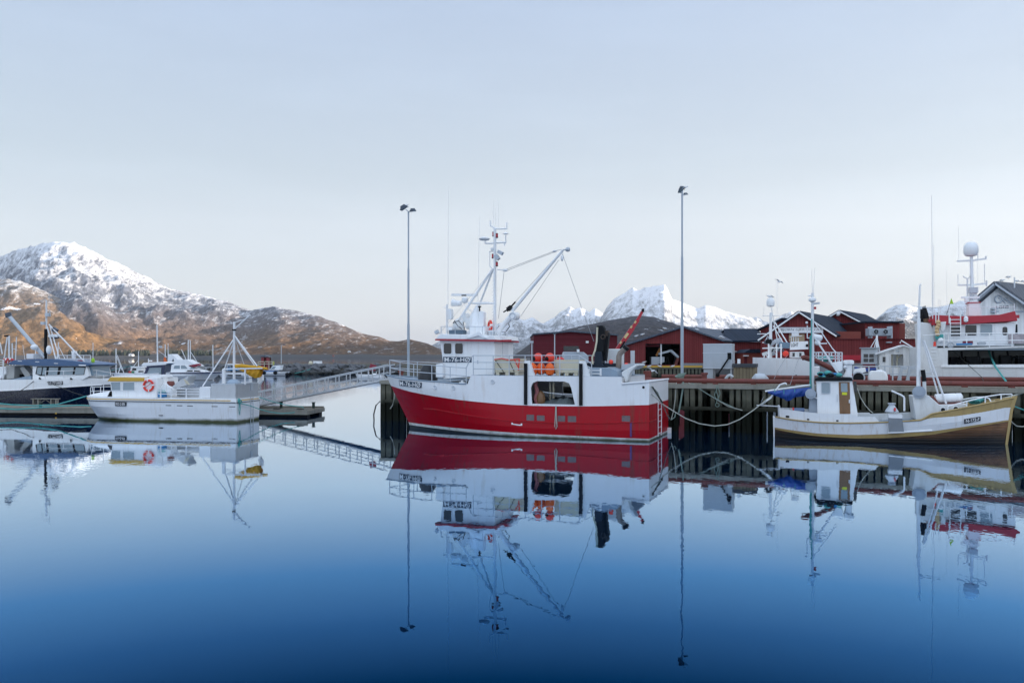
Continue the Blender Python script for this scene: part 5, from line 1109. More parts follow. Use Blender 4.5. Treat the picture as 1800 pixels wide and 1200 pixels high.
m = MB(); m.plate(qpB([(11.5, 642), (27, 643), (26, 665), (13, 666)], -1.2), -1.3, .6); m.build('deck_locker', mat('pale_grey_box', (.42, .42, .4), .6), boatB, bevel=.02)
m = MB(); m.plate(qpB([(36, 647), (42, 643), (55, 658), (48, 666)], -1.0), -1.1, -.3); m.build('line_chute', MATS['pale_grey_box'], boatB, bevel=.02)
m = MB(); m.plate(qpB([(23, 666), (44, 662), (56, 660), (56, 671), (42, 672), (9, 672), (10, 668)], -1.5), -1.6, -.6); m.build('work_deck', GRYD, boatB)
m = MB(); m.box(pb(32, 654, .2), (1.2, .6, .9)); m.box(pb(28, 661, -.4), (1.6, .5, .35)); m.build('line_hauler', DARK, boatB, bevel=.05)
m = MB(); m.plate(qpB([(-60, 645), (11, 645), (12, 656), (0, 667), (-60, 667)], -1.4), -1.5, 1.5); m.build('aft_shelter', W, boatB, bevel=.03)
m = MB(); [m.tube([pb(-50, y, -2.0), pb(6, y, -2.0)], .035, 6) for y in (632.5, 636.5, 640.5)]; m.cyl(pb(5.5, 666, -2.0), pb(6, 632, -2.0), .06, 6); m.build('rail', WF, boatB)
rail(boatB, WF, [pb(x, 634.5, -1.0) for x in (104, 118, 132, 147, 159)], [.5]*5, .03, (.4,))
m = MB(); [m.box(pb(x, 635, -.6), (.45, .2, .22)) for x in (116, 142)]; m.build('red_roof_gear', REDB, boatB)
m = MB(); m.ball(pb(163.5, 634, -.6), .18, (.8, .8, 1.4)); m.build('lime_float', LIME, boatB)
# ================================================================== wooden boat, white with tan strakes (bow right)
NB = Fr(14.75, 44.7, .943, -.333); LN = 11.4; BN = 1.75
def qn(px, py, v=-BN): return NB.hit(px, py, v)
stemN = pl([(-1, 11.15), (0, 11.3), (1.5, 11.5), (2.8, 11.75)])
def hbN(s, z):
    S = stemN(z); k = min(1, max(.0, (z+.4)/1.6)); p = 1.7+.8*k
    b = BN*(.80+.20*k)
    if s > 5.5: b *= max(0, 1-((s-5.5)/(S-5.5))**p)
    if s < 4.0: b *= (1-((4.0-s)/4.15)**(2.2+1.0*k))
    return max(b, .02)
hdN = lambda s, z: hbN(s, 1.2)
def hcN(pts): return pl([NB.hitc(a, b, hdN, -1) for a, b in pts])
zN_top = hcN([(1357.5, 731), (1390, 737.3), (1440, 742.3), (1490, 743.6), (1530, 742.8), (1557, 741.7), (1590, 740), (1622, 738), (1638, 734), (1677, 731.5), (1727, 724), (1767, 716)])
zN_wb = hcN([(1360, 750.5), (1400, 757.5), (1440, 762.5), (1507, 764.8), (1560, 762.8), (1600, 760.5), (1640, 758), (1710, 747.5), (1768, 738.2)])
zN_yb = hcN([(1360.5, 753.5), (1400, 762), (1440, 767.2), (1507, 771), (1560, 770), (1600, 767.5), (1640, 764), (1710, 751), (1772, 740.3)])
zN_gun = hcN([(1600, 739.2), (1618, 738), (1626, 734.5), (1637, 727.5), (1655, 724), (1677, 720), (1727, 710), (1763, 702.5), (1775, 699.5)])
boatN = thing('wooden_boat', 'old wooden fishing boat, white with tan strakes and varnished bow, brown cabin door', 'fishing boat', NB)
m = MB(); hull_loft(m, [lambda s: -.5, lambda s: -.02, lambda s: zN_yb(s)*.55, zN_yb], [0, 0, 0], stemN, hbN, 48); m.build('bottom', VARN, boatN, sharp=60)
m = MB(); hull_loft(m, [zN_yb, zN_wb], [0], stemN, lambda s, z: hbN(s, z)+.025, 48); m.build('lower_strake', WOODY, boatN)
m = MB(); l = hull_loft(m, [zN_wb, lambda s: (zN_wb(s)+zN_top(s))/2, zN_top], [0, 0], stemN, hbN, 48); deck_from(m, l, -.1, .05, 1, -1, 7.2); m.build('topside', [WH, GRYD], boatN, sharp=60)
m = MB(); m.tube([(s, -hbN(s, zN_top(s))-.01, zN_top(s)) for s in [.05+i*.25 for i in range(28)]], .04, 5); m.build('rubbing_strake', WOODY, boatN)
def sheet(f0, f1, s0, s1, hbf, out, mt, nm, n=24, sides=(-1, 1), th=.05):
    mb = MB()
    for sg in sides:
        vs = []
        for i in range(n+1):
            s = s0+(s1-s0)*i/n
            for z, o_ in ((f0(s), out), (f1(s), out), (f1(s), out-th), (f0(s), out-th)): vs.append((s, sg*max(hbf(s, z)+o_, .01), z))
        mb.add(vs, [(i*4+j, i*4+(j+1) % 4, (i+1)*4+(j+1) % 4, (i+1)*4+j) for i in range(n) for j in range(4)])
    return mb.build(nm, mt, boatN)
sG = NB.hitc(1622, 738, hdN, -1)[0]
sheet(lambda s: zN_top(s)-.005, zN_gun, sG, 11.68, hbN, .0, WOODY, 'bulwark')
m = MB(); m.tube([(s, -hbN(s, zN_gun(s))-.0, zN_gun(s)) for s in [sG-.6+i*.1 for i in range(60)] if s < 11.7], .05, 6); m.tube([(s, hbN(s, zN_gun(s)), zN_gun(s)) for s in [sG-.6+i*.1 for i in range(60)] if s < 11.7], .05, 6); m.build('cap_rail', WOODY, boatN)
zb1 = hcN([(1371, 718), (1390, 720.5), (1420, 724.5), (1450, 727), (1473, 727.7), (1500, 728), (1503, 730), (1509, 732.3), (1540, 732.5), (1542, 736), (1546, 741.5)])
sheet(lambda s: zN_top(s)+.0, zb1, NB.hitc(1371, 718, hdN, -1)[0], NB.hitc(1546, 741, hdN, -1)[0], hbN, -.08, W, 'bulwark')
m = MB(); m.plate([(stemN(-.4)-.05, -.4), (stemN(-.4)+.06, -.4), (stemN(1.9)+.02, 1.8), (stemN(2.4)+.12, zN_gun(11.7)+.12), (stemN(2.2)-.1, zN_gun(11.7)+.1)], -.07, .07); m.build('stem_post', WOODY, boatN)
m = MB(); m.plate([(-.06, -.4), (.1, -.4), (.08, 1.1), (-.1, zN_top(0)+.05)], -.06, .06); m.build('stern_post', W, boatN)
m = MB(); [m.cyl((s, -hbN(s, 1)+.1, z), (s, -hbN(s, 1)-.02 if False else -hbN(s, z)-.0+.02, z), .001, 4) for s, z in ()]
for px, py, w_, h_ in ((1385.5, 732, .16, .1), (1420.5, 737, .07, .07), (1472, 739.3, .07, .07)):
    s, z = NB.hitc(px, py, hdN, -1); b_ = -hbN(s, z)+.08
    m = MB(); m.bx(s-w_/2*1.6, s+w_/2*1.6, b_-.025, b_+.05, z-h_/2, z+h_/2); m.build('scupper', RUB, boatN)
def pn(px, py, v): s, z = qn(px, py, v); return Vector((s, v, z))
def hN(px, py):
    s, z = NB.hitc(px, py, lambda s, z: hbN(s, z), -1); return Vector((s, -hbN(s, z), z))
curved_board('N-172-F', ((1694.5, 744), (1722.5, 738.8), (1722.5, 731.8), (1694.5, 736.2)), hN, boatN, BRDK, (.08, .12))
m = MB(); s0_, z0_ = NB.hitc(1565, 762, hdN, -1); s1_, z1_ = NB.hitc(1639, 758, hdN, -1); m.tube([(s0_, -hbN(s0_, z0_)-.05, z0_+.04), (s1_, -hbN(s1_, z1_)-.05, z1_+.04)], .045, 6); m.build('sheer_batten', W, boatN)
# wheelhouse
wn = -1.0
def qpN(pts, v): return [qn(a, b, v) for a, b in pts]
zdk = zN_top(3)-.1
dr_ = [(1474.2, 671), (1493.5, 671), (1494.8, 727), (1476, 727)]
m = MB(); m.plate(qpN([(1435.5, 669), (1498, 669), (1508, 729), (1508, 735), (1437, 735)], wn), wn, -wn); m.build('wheelhouse', W, boatN, bevel=.02)
m = MB(); m.plate(qpN([(1432, 669.5), (1433, 665), (1441, 662.5), (1497, 663.3), (1499.5, 669.3)], wn-.1), wn-.12, -wn+.12); m.build('roof', RUB, boatN, bevel=.03)
m = MB(); m.plate(qpN(dr_, wn), wn-.03, wn-.001); d_ = m.build('door', TEAK, boatN)
m = MB(); P_ = qpN([(1478, 673), (1489.5, 673), (1489.8, 688.5), (1478.3, 688.5)], wn-.03); m.plate(P_, wn-.04, wn-.029); m.build('pane', GLASSL, d_)
m = MB(); m.plate(qpN([(1480, 689.3), (1488.8, 689.3), (1488.8, 693.8), (1480, 693.8)], wn-.03), wn-.045, wn-.03); m.build('yellow_sticker', mat('yellow_sticker', (.66, .68, .03), .5), d_)
m = MB(); m.cyl(pn(1493, 702, wn-.08), pn(1493, 708, wn-.08), .03, 6); m.build('handle', WF, d_)
P_ = qpN([(1444.6, 672.5), (1458.5, 672.5), (1458.8, 691), (1444.9, 691)], wn); window(boatN, rrect(P_[0][0], P_[1][0], P_[2][1], P_[0][1], .07), wn, -1, GLASSL, GALV, .04)
m = MB(); m.plate(qpN([(1499.5, 670), (1505, 670), (1506.5, 690), (1501, 688)], wn+.1), wn-.03, wn+.05); m.build('window', GLASS, boatN)
m = MB(); m.cyl(pn(1471.5, 693, wn-.04), pn(1471.5, 706, wn-.04), .012, 5); m.build('handrail', GALV, boatN)
m = MB(); m.tube([pn(1437, 700, wn), pn(1432, 698, wn+.1), pn(1427, 697, wn+.2)], .05, 6); m.build('bracket', W, boatN)
m = MB(); m.plate(qpN([(1424, 690), (1437, 692), (1437, 726), (1422, 726)], wn+.3), wn+.3, -wn-.2); m.build('engine_casing', mat('grey_blue_panel', (.33, .38, .44), .5), boatN)
m = MB(); m.plate(qpN([(1481, 664), (1497, 664), (1497, 638), (1483.5, 638), (1487, 652)], .2), -.1, .6); m.build('funnel', W, boatN, bevel=.03); 
m = MB(); m.plate(qpN([(1482.5, 640), (1500.5, 640), (1500.5, 634), (1498, 632.6), (1484, 633), (1482.5, 635)], .2), -.2, .7); m.build('raft_canister', W, boatN, bevel=.05)
m = MB(); m.plate(qpN([(1484, 640.5), (1499, 640.5), (1499, 638), (1484, 638)], .2), -.15, .65); m.build('blue_band', mat('pale_blue_band', (.15, .28, .42), .5), boatN)
m = MB(); m.plate(qpN([(1463, 637), (1481, 634.5), (1481, 650), (1476, 653.5), (1472, 651)], 0), -.15, .1); m.build('white_flag_board', W, boatN, bevel=.02)
m = MB(); m.ball(pn(1485.5, 645, -.2), .09); m.build('roof_light', WF, boatN)
rr = random.Random(8)
for k_, (mt, n_) in enumerate(((ROPEG, 10), (RUB, 10), (BLUEP, 4))):
    for i in range(n_): m = MB(); m.ball(pn(rr.uniform(1442, 1476), rr.uniform(654, 664), rr.uniform(-.7, .4)), rr.uniform(.06, .16), (1.3, 1, .8), 8, 6); m.build('roof_gear', mt, boatN)
m = MB(); m.tube([pn(1409, 630, .4), pn(1413, 628, .4), pn(1420, 630, .4), pn(1434, 634, .4), pn(1455, 644, .4), pn(1473, 653, .4)], .14, 8); m.build('exhaust_pipe', RUST, boatN)
# masts, boom and blue sail
m = MB(); m.cyl(pn(1428.5, 695, -.2), pn(1428, 515, -.2), .10, 8, 0, .07); mA = m.build('mast', WF, boatN)
m = MB(); m.cyl(pn(1424.5, 695, -.2), pn(1424.5, 590, -.2), .05, 6); m.tube([pn(1426, 690, -.33), pn(1425.5, 640, -.33), pn(1427, 560, -.33)], .03, 5); m.build('cable_run', ROPEG, mA)
for a, b_, r in (((1430, 590), (1478, 663), .055), ((1431, 565), (1463, 612), .03), ((1463, 612), (1470, 620), .03)):
    m = MB(); m.cyl(pn(*a, -.2), pn(*b_, -.3), r, 6); m.build('mast_stay', WF, boatN)
m = MB(); m.lathe(pn(1428, 527, -.2), [(.1, -.12), (.2, -.05), (.2, .06), (.08, .14)], 12); m.cyl(pn(1420, 520, -.2), pn(1431, 519, -.2), .03, 5); m.build('mast_head', W, mA)
m = MB(); m.bar(pn(1429, 534, -.2), pn(1441, 532.5, -.2), .05, .1); m.build('radar_scanner', GALV, mA)
m = MB(); m.cyl(pn(1432.8, 539, -.2), pn(1432.8, 543.5, -.2), .06, 8); m.build('lantern', REDT, mA)
m = MB(); m.lathe(pn(1436, 592.5, -.1), [(.05, -.3), (.17, -.25), (.17, .25), (.05, .3)], 10, axis=(1, 0, -.2)); m.ball(pn(1437, 602, -.1), .16); m.build('searchlight', W, mA)
m = MB(); m.cyl(pn(1434, 604, -.2), pn(1454, 603.5, -.2), .035, 5); m.cyl(pn(1419, 594, -.2), pn(1428, 594, -.2), .035, 5); m.cyl(pn(1419, 594, -.2), pn(1419, 572, -.2), .03, 5); m.ball(pn(1418, 567, -.2), .07); m.build('yard', WF, mA)
for x, y0_, y1_, x2 in ((1430, 515, 470, 1432), (1428, 515, 474, 1426.5)):
    m = MB(); m.cyl(pn(x, y0_, -.2), pn(x2, y1_, -.2), .014, 5, 0, .007); m.build('whip_antenna', WF, mA)
m = MB(); m.cyl(pn(1345, 687.5, -.3), pn(1427, 676, -.2), .055, 6); m.build('boom', W, boatN)
cloth([(1350, 687.5), (1395, 683), (1425, 680)], [(1350, 691), (1365, 696), (1377, 700), (1383, 704.5), (1390, 703), (1397, 698), (1425, 694)], -.28, .09, TARPB, 'sail', boatN, qn)
m = MB(); [m.cyl(pn(x, 683, -.55), pn(x, 695+k, -.55), .02, 4) for x, k in ((1378, 2), (1397, 1), (1362, -2))]; m.build('lashing', ROPEG, boatN)
m = MB(); m.cyl(pn(1425, 692, -1.1), pn(1425, 692, -.6), .28, 16); m.cyl(pn(1425, 692, -1.16), pn(1425, 692, -1.1), .16, 14); m.build('winch_drum', MATS['grey_blue_panel'], boatN)
m = MB(); m.tube([pn(1336, 712, -.4), pn(1355, 699, -.4), pn(1362, 688, -.3), pn(1371, 676, -.3), pn(1380, 673, -.3), pn(1383, 675, -.3)], .05, 6); m.build('stern_davit', W, boatN)
m = MB(); m.cyl(pn(1330, 712, -.4), pn(1369, 714, -.3), .03, 5); m.tube([pn(1371, 731, -.2), pn(1370, 713, -.2), pn(1368, 712, .4), pn(1369, 731, .5)], .04, 5); m.build('stern_rail', WF, boatN)
m = MB(); m.lathe(pn(1404, 721, -.5), [(.05, -.3), (.14, -.28), (.14, .28), (.05, .3)], 10, axis=(1, .1, 0)); m.build('blue_roller', mat('blue_grey_roller', (.12, .18, .30), .5), boatN); m = MB(); m.cyl(pn(1393, 720, -.6), pn(1396, 720, -.6), .13, 10); m.build('red_roller_end', REDB, boatN)
# foremast with leaning ladder stays
fx = pn(1614.5, 684, -.4); m = MB(); m.cyl(fx, pn(1615, 560, -.4), .105, 10, 0, .085); m.cyl(pn(1615, 562, -.4), pn(1617, 501, -.4), .06, 8, 0, .04); m.tube([pn(1617, 501, -.4), pn(1618, 499.5, -.4), pn(1620, 500, -.4)], .03, 5); fm = m.build('foremast', W, boatN)
m = MB(); m.cyl(pn(1624, 598, -.4), pn(1664, 712, -.5), .055, 6); m.cyl(pn(1622, 598, .2), pn(1649, 693, .2), .045, 6); m.cyl(pn(1618, 654.5, 0), pn(1644, 653, -.4), .03, 5); m.cyl(pn(1628, 662, .1), pn(1646, 662, -.4), .035, 5); m.build('mast_stay', WF, boatN)
m = MB(); m.cyl(pn(1616, 540, -.4), pn(1655, 541, -.4), .018, 5); m.box(pn(1618, 541, -.4), (.14, .14, .14)); m.build('yard', WF, fm)
m = MB(); m.cyl(pn(1639.5, 560, -.3), pn(1637.5, 344, -.3), .022, 5, 0, .01); m.build('whip_antenna', WF, boatN)
m = MB(); m.plate(qpN([(1604, 696), (1632, 694.5), (1651, 711), (1700, 709.5), (1700, 735), (1609, 737)], -.75), -.8, .8); m.build('forecastle', WD, boatN, bevel=.03)
m = MB(); m.cyl(pn(1615.5, 689, -.9), pn(1615.5, 689, -.3), .32, 16); m.cyl(pn(1615.5, 689, -.96), pn(1615.5, 689, -.9), .2, 14); m.build('winch_drum', MATS['grey_blue_panel'], boatN)
m = MB(); m.cyl(pn(1627, 730, -.6), pn(1624.5, 667, -.6), .09, 8); st = m.build('exhaust_stack', WD, boatN); m = MB(); m.cyl(pn(1625, 670, -.6), pn(1622, 650, -.6), .11, 8); m.build('black_end', RUB, st)
m = MB(); m.lathe(pn(1667.5, 699.5, -.2), [(.12, -.68), (.24, -.62), (.25, -.2), (.235, -.18), (.25, -.15), (.25, .3), (.235, .33), (.25, .36), (.24, .58), (.12, .66)], 14, axis=(1, 0, .06)); m.build('life_raft', W, boatN)
m = MB(); m.plate(qpN([(1638, 697), (1641, 696), (1652, 710), (1692, 706.5), (1692, 709), (1650, 713)], -.5), -.55, .3); m.build('raft_cradle', RUST, boatN)
for px, py in ((1657.5, 720), (1680, 718)):
    p = pn(px, py, -.82); porthole(boatN, p, (0, -1, 0), .12, GLASS)
# bow rails, rope heap on the foredeck
pts = [(s, -hbN(s, 2)+.08, zN_gun(s)) for s in (8.4, 9.3, 10.2, 11.0)]+[(11.55, 0, zN_gun(11.5))]; rail(boatN, W, pts, [.22, .3, .34, .3, .2], .035, ())
m = MB(); m.tube([pn(1693, 702, .6), pn(1715, 698, .6), pn(1730, 697.5, .5), pn(1739, 700.5, .4), pn(1742, 706, .3)], .04, 6); m.build('bow_rail', W, boatN)
m = MB(); [m.torus(pn(1712+i*2.2, 706-i*.3, -.2+.07*i), .2+.03*math.sin(i*2), .045, (.3*math.sin(i), .5, 1), 14, 5) for i in range(6)]; m.build('rope_heap', ROPEG, boatN)
# line hauler on the near rail
m = MB(); m.plate(qpN([(1561.3, 734), (1585.5, 735), (1589, 759), (1562.8, 760)], -BN-.02), -BN-.1, -BN+.0); m.build('hauler_panel', mat('grey_mesh_panel', (.2, .22, .24), .6, var=.2), boatN)
m = MB(); m.plate(qpN([(1561, 727), (1586, 728.5), (1586, 735), (1561.5, 735)], -BN), -BN-.06, -BN+.3); m.plate(qpN([(1561, 759), (1590, 758.4), (1590, 760.4), (1561, 761)], -BN), -BN-.14, -BN+.0); m.build('hauler_frame', WF, boatN, bevel=.02)
m = MB(); m.lathe(pn(1567.5, 723.5, -1.5), [(.34, 0), (.3, .08), (.17, .28), (.14, .36), (.2, .42), (.19, .45), (.05, .46)], 16); m.build('hauler_drum', GALV, boatN)
m = MB(); m.cyl(pn(1573, 722, -1.84), pn(1573, 717, -1.76), .05, 6); m.build('red_mark', REDB, boatN)
m = MB(); m.tube([pn(1589.5, 722, -1.4), pn(1589.5, 700, -1.4), pn(1588.5, 697, -1.4), pn(1585, 694.5, -1.4), pn(1567, 686.5, -1.4)], .05, 6); m.build('davit', W, boatN)
m = MB(); m.plate(qpN([(1509, 728), (1606, 724), (1606, 735), (1546, 740), (1512, 732)], .9), .9, 1.0); m.build('far_bulwark', WD, boatN)
# ================================================================== ground and timber front of the second quay
QY = 125.0; QZ = 2.85
m = MB(); m.bx(1, 330, QY+.5, 1150, -1, QZ); m.bx(30, 330, 98, QY+.5, -1, QZ); m.bx(48, 330, 80, 98, -1, QZ); m.build('ground', ASPH, recenter=False); tag(bpy.data.objects['ground'], kind='structure')
qf = thing('quay_front', 'dark timber quay front with a yellow kerb below the red warehouses', 'quay', loc=(0, QY, 0))
rr = random.Random(2)
x = 14.0; k = 0
while x < 30 and k < 80:
    w_ = rr.uniform(.3, .42); m = MB(); m.box((0, 0, 0), (w_, .25, 4.1)); o = m.build('pile', PILE, qf); o.location = (x, .12, .75); x += w_+rr.uniform(.12, .24); k += 1
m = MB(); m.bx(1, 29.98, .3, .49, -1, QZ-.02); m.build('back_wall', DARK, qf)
m = MB(); m.bx(1, 29.98, -.1, .29, QZ-.25, QZ-.0); m.build('cap_beam', PILE, qf)
m = MB(); m.bx(18, 29.9, .05, .28, QZ+.004, QZ+.26); m.build('yellow_kerb', YEL, qf)
# ================================================================== buildings
def gx(px, D): return (px-CX)/F*D
def gz(py, D): return H-(py-HY)/F*D
def gable_front(name, label, cat, D, pts_wall, depth, wallm, roofm, peak=None, trim=None, eave=.5, dx=0.0, group=None, holes=(), th=.25):
    """building whose gable faces the water: wall outline in pixels at distance D, extruded away; dx shears the ridge sideways per metre"""
    P = [(gx(a, D), gz(b, D)) for a, b in pts_wall]; x0 = min(p[0] for p in P); t = thing(name, label, cat, loc=(x0, D, QZ), group=group)
    L_ = [(a-x0, max(b-QZ, 0)) for a, b in P]; Hs = [[(gx(a, D)-x0, gz(b, D)-QZ) for a, b in h] for h in holes]
    sh_ = lambda a, b, v: (a+dx*v, v, b)
    mb = MB()
    if Hs: mb.plate(L_, 0, th, Hs); mb.plate(L_, depth-th, depth, mp=sh_); xs_ = [p[0] for p in L_]; e0 = [p for p in L_ if abs(p[0]-min(xs_)) < .01]; e1 = [p for p in L_ if abs(p[0]-max(xs_)) < .01]; [mb.plate([(c_, 0), (c_+th, 0), (c_+th, hh_), (c_, hh_)], th, depth-th, mp=sh_) for c_, hh_ in ((0, max(p[1] for p in e0)), (max(xs_)-th, max(p[1] for p in e1)))]
    else: mb.plate(L_, 0, depth, mp=sh_)
    mb.build('wall', wallm, t)
    top_ = sorted([p for p in L_ if p[1] > 1.0], key=lambda p: p[0])
    for a, b in zip(top_, top_[1:]):
        if abs(a[0]-b[0]) < .05: continue
        dv_ = Vector((b[0]-a[0], b[1]-a[1])).normalized(); n_ = Vector((-dv_.y, dv_.x)); n_ = n_ if n_.y > 0 else -n_
        A_ = Vector(a)-(dv_*eave if a is top_[0] else dv_*0); B_ = Vector(b)+(dv_*eave if b is top_[-1] else dv_*0)
        mb = MB(); mb.plate([tuple(A_+n_*.02), tuple(B_+n_*.02), tuple(B_+n_*.26), tuple(A_+n_*.26)], -.6, depth+.4, mp=sh_); mb.build('roof', roofm, t)
        if trim: mb = MB(); mb.plate([tuple(A_-n_*.06), tuple(B_-n_*.06), tuple(B_+n_*.14), tuple(A_+n_*.14)], -.68, -.605, mp=sh_); mb.build('barge_board', trim, t)
    return t, x0
# long dark red hall at the left
t, x0 = gable_front('warehouse', 'long dark red hall with a black window strip behind the trawler buoys', 'warehouse', 150, [(938, 645), (938, 588.5), (1003, 583.5), (1085, 590), (1085, 645)], 26, RWALD, ROOFG, eave=.15)
mb = MB(); X = lambda p: gx(p, 150)-x0; Z = lambda p: gz(p, 150)-QZ
mb.bx(X(990.5), X(1017.5), -.06, -.005, Z(617), Z(608)); mb.build('window', GLASS, t)
mb = MB(); mb.bx(X(989.5), X(1018.5), -.03, -.008, Z(618), Z(607)); mb.build('window_frame', RWALD, t)
mb = MB(); mb.bx(X(930), X(938)-.02, .2, 3, Z(602.5), Z(599)); mb.bx(X(934), X(936), .3, .6, 0, Z(602.5)); mb.build('canopy', GALV, t)
mb = MB(); mb.box((X(1032), -.2, Z(601)), (.5, .3, .4)); mb.build('wall_lamp', WF, t)
# warehouse with the open bay
D_ = 128
hole = [(1134.5, 641), (1195.5, 641), (1195.5, 604), (1134.5, 604)]
t, x0 = gable_front('warehouse', 'red gabled warehouse with wide open bay and conveyor inside', 'warehouse', D_, [(1090, 645), (1090, 611), (1203, 576), (1272, 600), (1272, 645)], 34, RWALL, ROOFG, eave=.25, dx=.62, holes=[hole])
X = lambda p: gx(p, D_)-x0; Z = lambda p: gz(p, D_)-QZ
mb = MB(); mb.bx(X(1090), X(1134), -.05, -.006, 0.02, Z(638)); mb.bx(X(1196), X(1272), -.05, -.006, 0.02, Z(638)); mb.build('plinth', CONC, t)
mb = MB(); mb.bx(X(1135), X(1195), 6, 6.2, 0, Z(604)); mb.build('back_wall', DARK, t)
mb = MB(); mb.bx(X(1162), X(1164), .4, .7, 0, Z(604)); mb.build('post', WF, t)
mb = MB(); mb.bx(X(1136), X(1161), .8, .95, Z(609), Z(606)); mb.build('door_rail', RWALD, t)
for a in (1163, 1237): mb = MB(); mb.bx(X(a-2.5), X(a+2.5), -.06, -.004, Z(595.5), Z(594)); mb.build('vent', RWALD, t)
cv_ = thing('conveyor', 'grey conveyor machine with sloping chute standing in the open warehouse bay', 'conveyor', loc=(gx(1160, D_+1), D_+1.0, QZ))
X2 = lambda p: gx(p, D_+1)-gx(1160, D_+1); Z2 = lambda p: gz(p, D_+1)-QZ
mb = MB(); mb.plate([(X2(1145), Z2(642.5)), (X2(1145), Z2(627)), (X2(1168), Z2(627)), (X2(1168), Z2(636)), (X2(1150), Z2(642.5))], 0, 1.5); mb.build('hopper', STEEL, cv_)
mb = MB(); mb.bar((X2(1158), .5, Z2(622)), (X2(1180), .5, Z2(616)), 1.0, .3); mb.bar((X2(1180), .5, Z2(616)), (X2(1193), .5, Z2(628)), 1.0, .35); mb.build('belt', GALV, cv_)
mb = MB(); [mb.bar((X2(a), .3, .02), (X2(a+b), .3, Z2(627)), .12, .12) for a, b in ((1170, 4), (1178, -3), (1184, 3), (1188, 0))]; mb.build('frame', RUB, cv_)
mb = MB(); mb.bar((X2(1155), .7, Z2(625)), (X2(1162), .7, Z2(612)), .3, .3); mb.build('orange_arm', mat('dull_orange_paint', (.4, .16, .03), .5), cv_)
mb = MB(); mb.bar((X2(1186), -.2, .05), (X2(1191), -.2, Z2(629)), .5, .4); mb.build('rusty_leg', RUST, cv_)
# blue roofed red building
t = thing('warehouse', 'red building with a broad dark blue pitched roof left of the sign gable', 'warehouse', loc=(gx(1272, 132), 132, QZ)); X = lambda p: gx(p, 132)-gx(1272, 132); Z = lambda p: gz(p, 132)-QZ
mb = MB(); mb.bx(X(1272), X(1352), 0, 14, 0, Z(601)); mb.build('wall', RWALL, t)
mb = MB(); a = [(X(1270), -.5, Z(601)), (X(1352), -.5, Z(600.5)), (X(1352), 7, Z(577)), (X(1292), 7, Z(577.5))]; b_ = [Vector(p)+Vector((0, 0, .22)) for p in a]; mb.add(a+[tuple(p) for p in b_], [(0, 1, 2, 3), (4, 5, 6, 7), (0, 1, 5, 4), (1, 2, 6, 5), (2, 3, 7, 6), (3, 0, 4, 7)]); mb.quad((X(1292), 7, Z(577.5)), (X(1352), 7, Z(577)), (X(1352), 14.5, Z(601)), (X(1270), 14.5, Z(601))); mb.build('roof', ROOF, t)
mb = MB(); mb.plate([(X(1289.5), Z(635)), (X(1301.5), Z(635)), (X(1301.5), Z(617)), (X(1289.5), Z(617))], -.06, -.004); f_ = mb.build('window', W, t)
for a in (1290.5, 1297): mb = MB(); mb.bx(X(a), X(a+4), -.075, -.062, Z(634), Z(618.2)); mb.build('pane', GLASS, f_)
t = thing('lean_to', 'low red annex with small dark blue roof in front of the blue roofed building', 'annex', loc=(gx(1306, 122), 126.5, QZ)); X = lambda p: gx(p, 126.5)-gx(1306, 122); Z = lambda p: gz(p, 126.5)-QZ
mb = MB(); mb.bx(X(1308), X(1352), 0, 5, 0, Z(620)); mb.build('wall', mat('brick_red_wall', (.23, .05, .035), .7, var=.15), t)
mb = MB(); mb.plate([(X(1306), Z(620)), (X(1356), Z(620)), (X(1356), Z(612.5)), (X(1318), Z(613.5))], -.3, 5.2); mb.build('roof', ROOF, t)
mb = MB(); mb.bx(X(1308), X(1313), -.08, -.004, 0, Z(626)); mb.build('door', RWALD, t)
mb = MB(); mb.bx(X(1306), X(1314.5), -.5, -.09, Z(626), Z(624)); mb.build('canopy', WF, t)
# main gable with the sign
D_ = 108
t, x0 = gable_front('fish_hall', 'tall red gabled fish hall carrying the long white name sign', 'hall', D_, [(1341, 652), (1341, 595), (1407, 549.5), (1467, 588), (1467, 652)], 16, RWALL, ROOF, trim=W, eave=.5, dx=.67)
X = lambda p: gx(p, D_)-x0; Z = lambda p: gz(p, D_)-QZ
mb = MB(); mb.bx(X(1467)+.02, X(1520), 1.2, 22, 0, Z(582)); mb.build('side_wing', mat('brick_red_wall', 0) if False else MATS['brick_red_wall'], t)
mb = MB(); mb.bx(X(1384), X(1386), -.12, -.01, Z(640), Z(562)); mb.build('downpipe', RWALD, t)
mb = MB(); mb.bx(X(1386.5), X(1414), -.05, -.006, Z(600), Z(587)); mb.build('tan_panel', mat('tan_panel', (.42, .32, .2), .7), t)
sg = thing('name_sign', 'long white name board with italic black capitals on the red gable', 'sign', loc=(gx(1367, D_), D_-.35, gz(585, D_))); X = lambda p: gx(p, D_-.35)-gx(1367, D_); Z = lambda p: gz(p, D_-.35)-gz(585, D_)
mb = MB(); mb.bx(X(1368.5), X(1447), 0, .25, Z(585), Z(575)); mb.build('board', W, sg)
mb = MB(); mb.bx(X(1368.5), X(1447), -.03, -.005, Z(585), Z(584.2)); mb.bx(X(1368.5), X(1447), -.03, -.005, Z(575.8), Z(575)); mb.build('edge_trim', GALV, sg)
text_pts('BJØRN GJERTSEN AS', -.014); bl, br, tr, tl = [Vector((X(a), -.02, Z(b))) for a, b in ((1372.2, 582.6), (1443, 581.8), (1444, 576.6), (1373.2, 577.2))]; lettering('BJØRN GJERTSEN AS', bl, br, tr, tl, LETB, sg, Vector((0, -.015, 0)), (.0, .0))
mb = MB(); mb.bx(X(1369.5), X(1371.3), -.03, -.004, Z(580), Z(577)); mb.build('logo', REDT, sg)
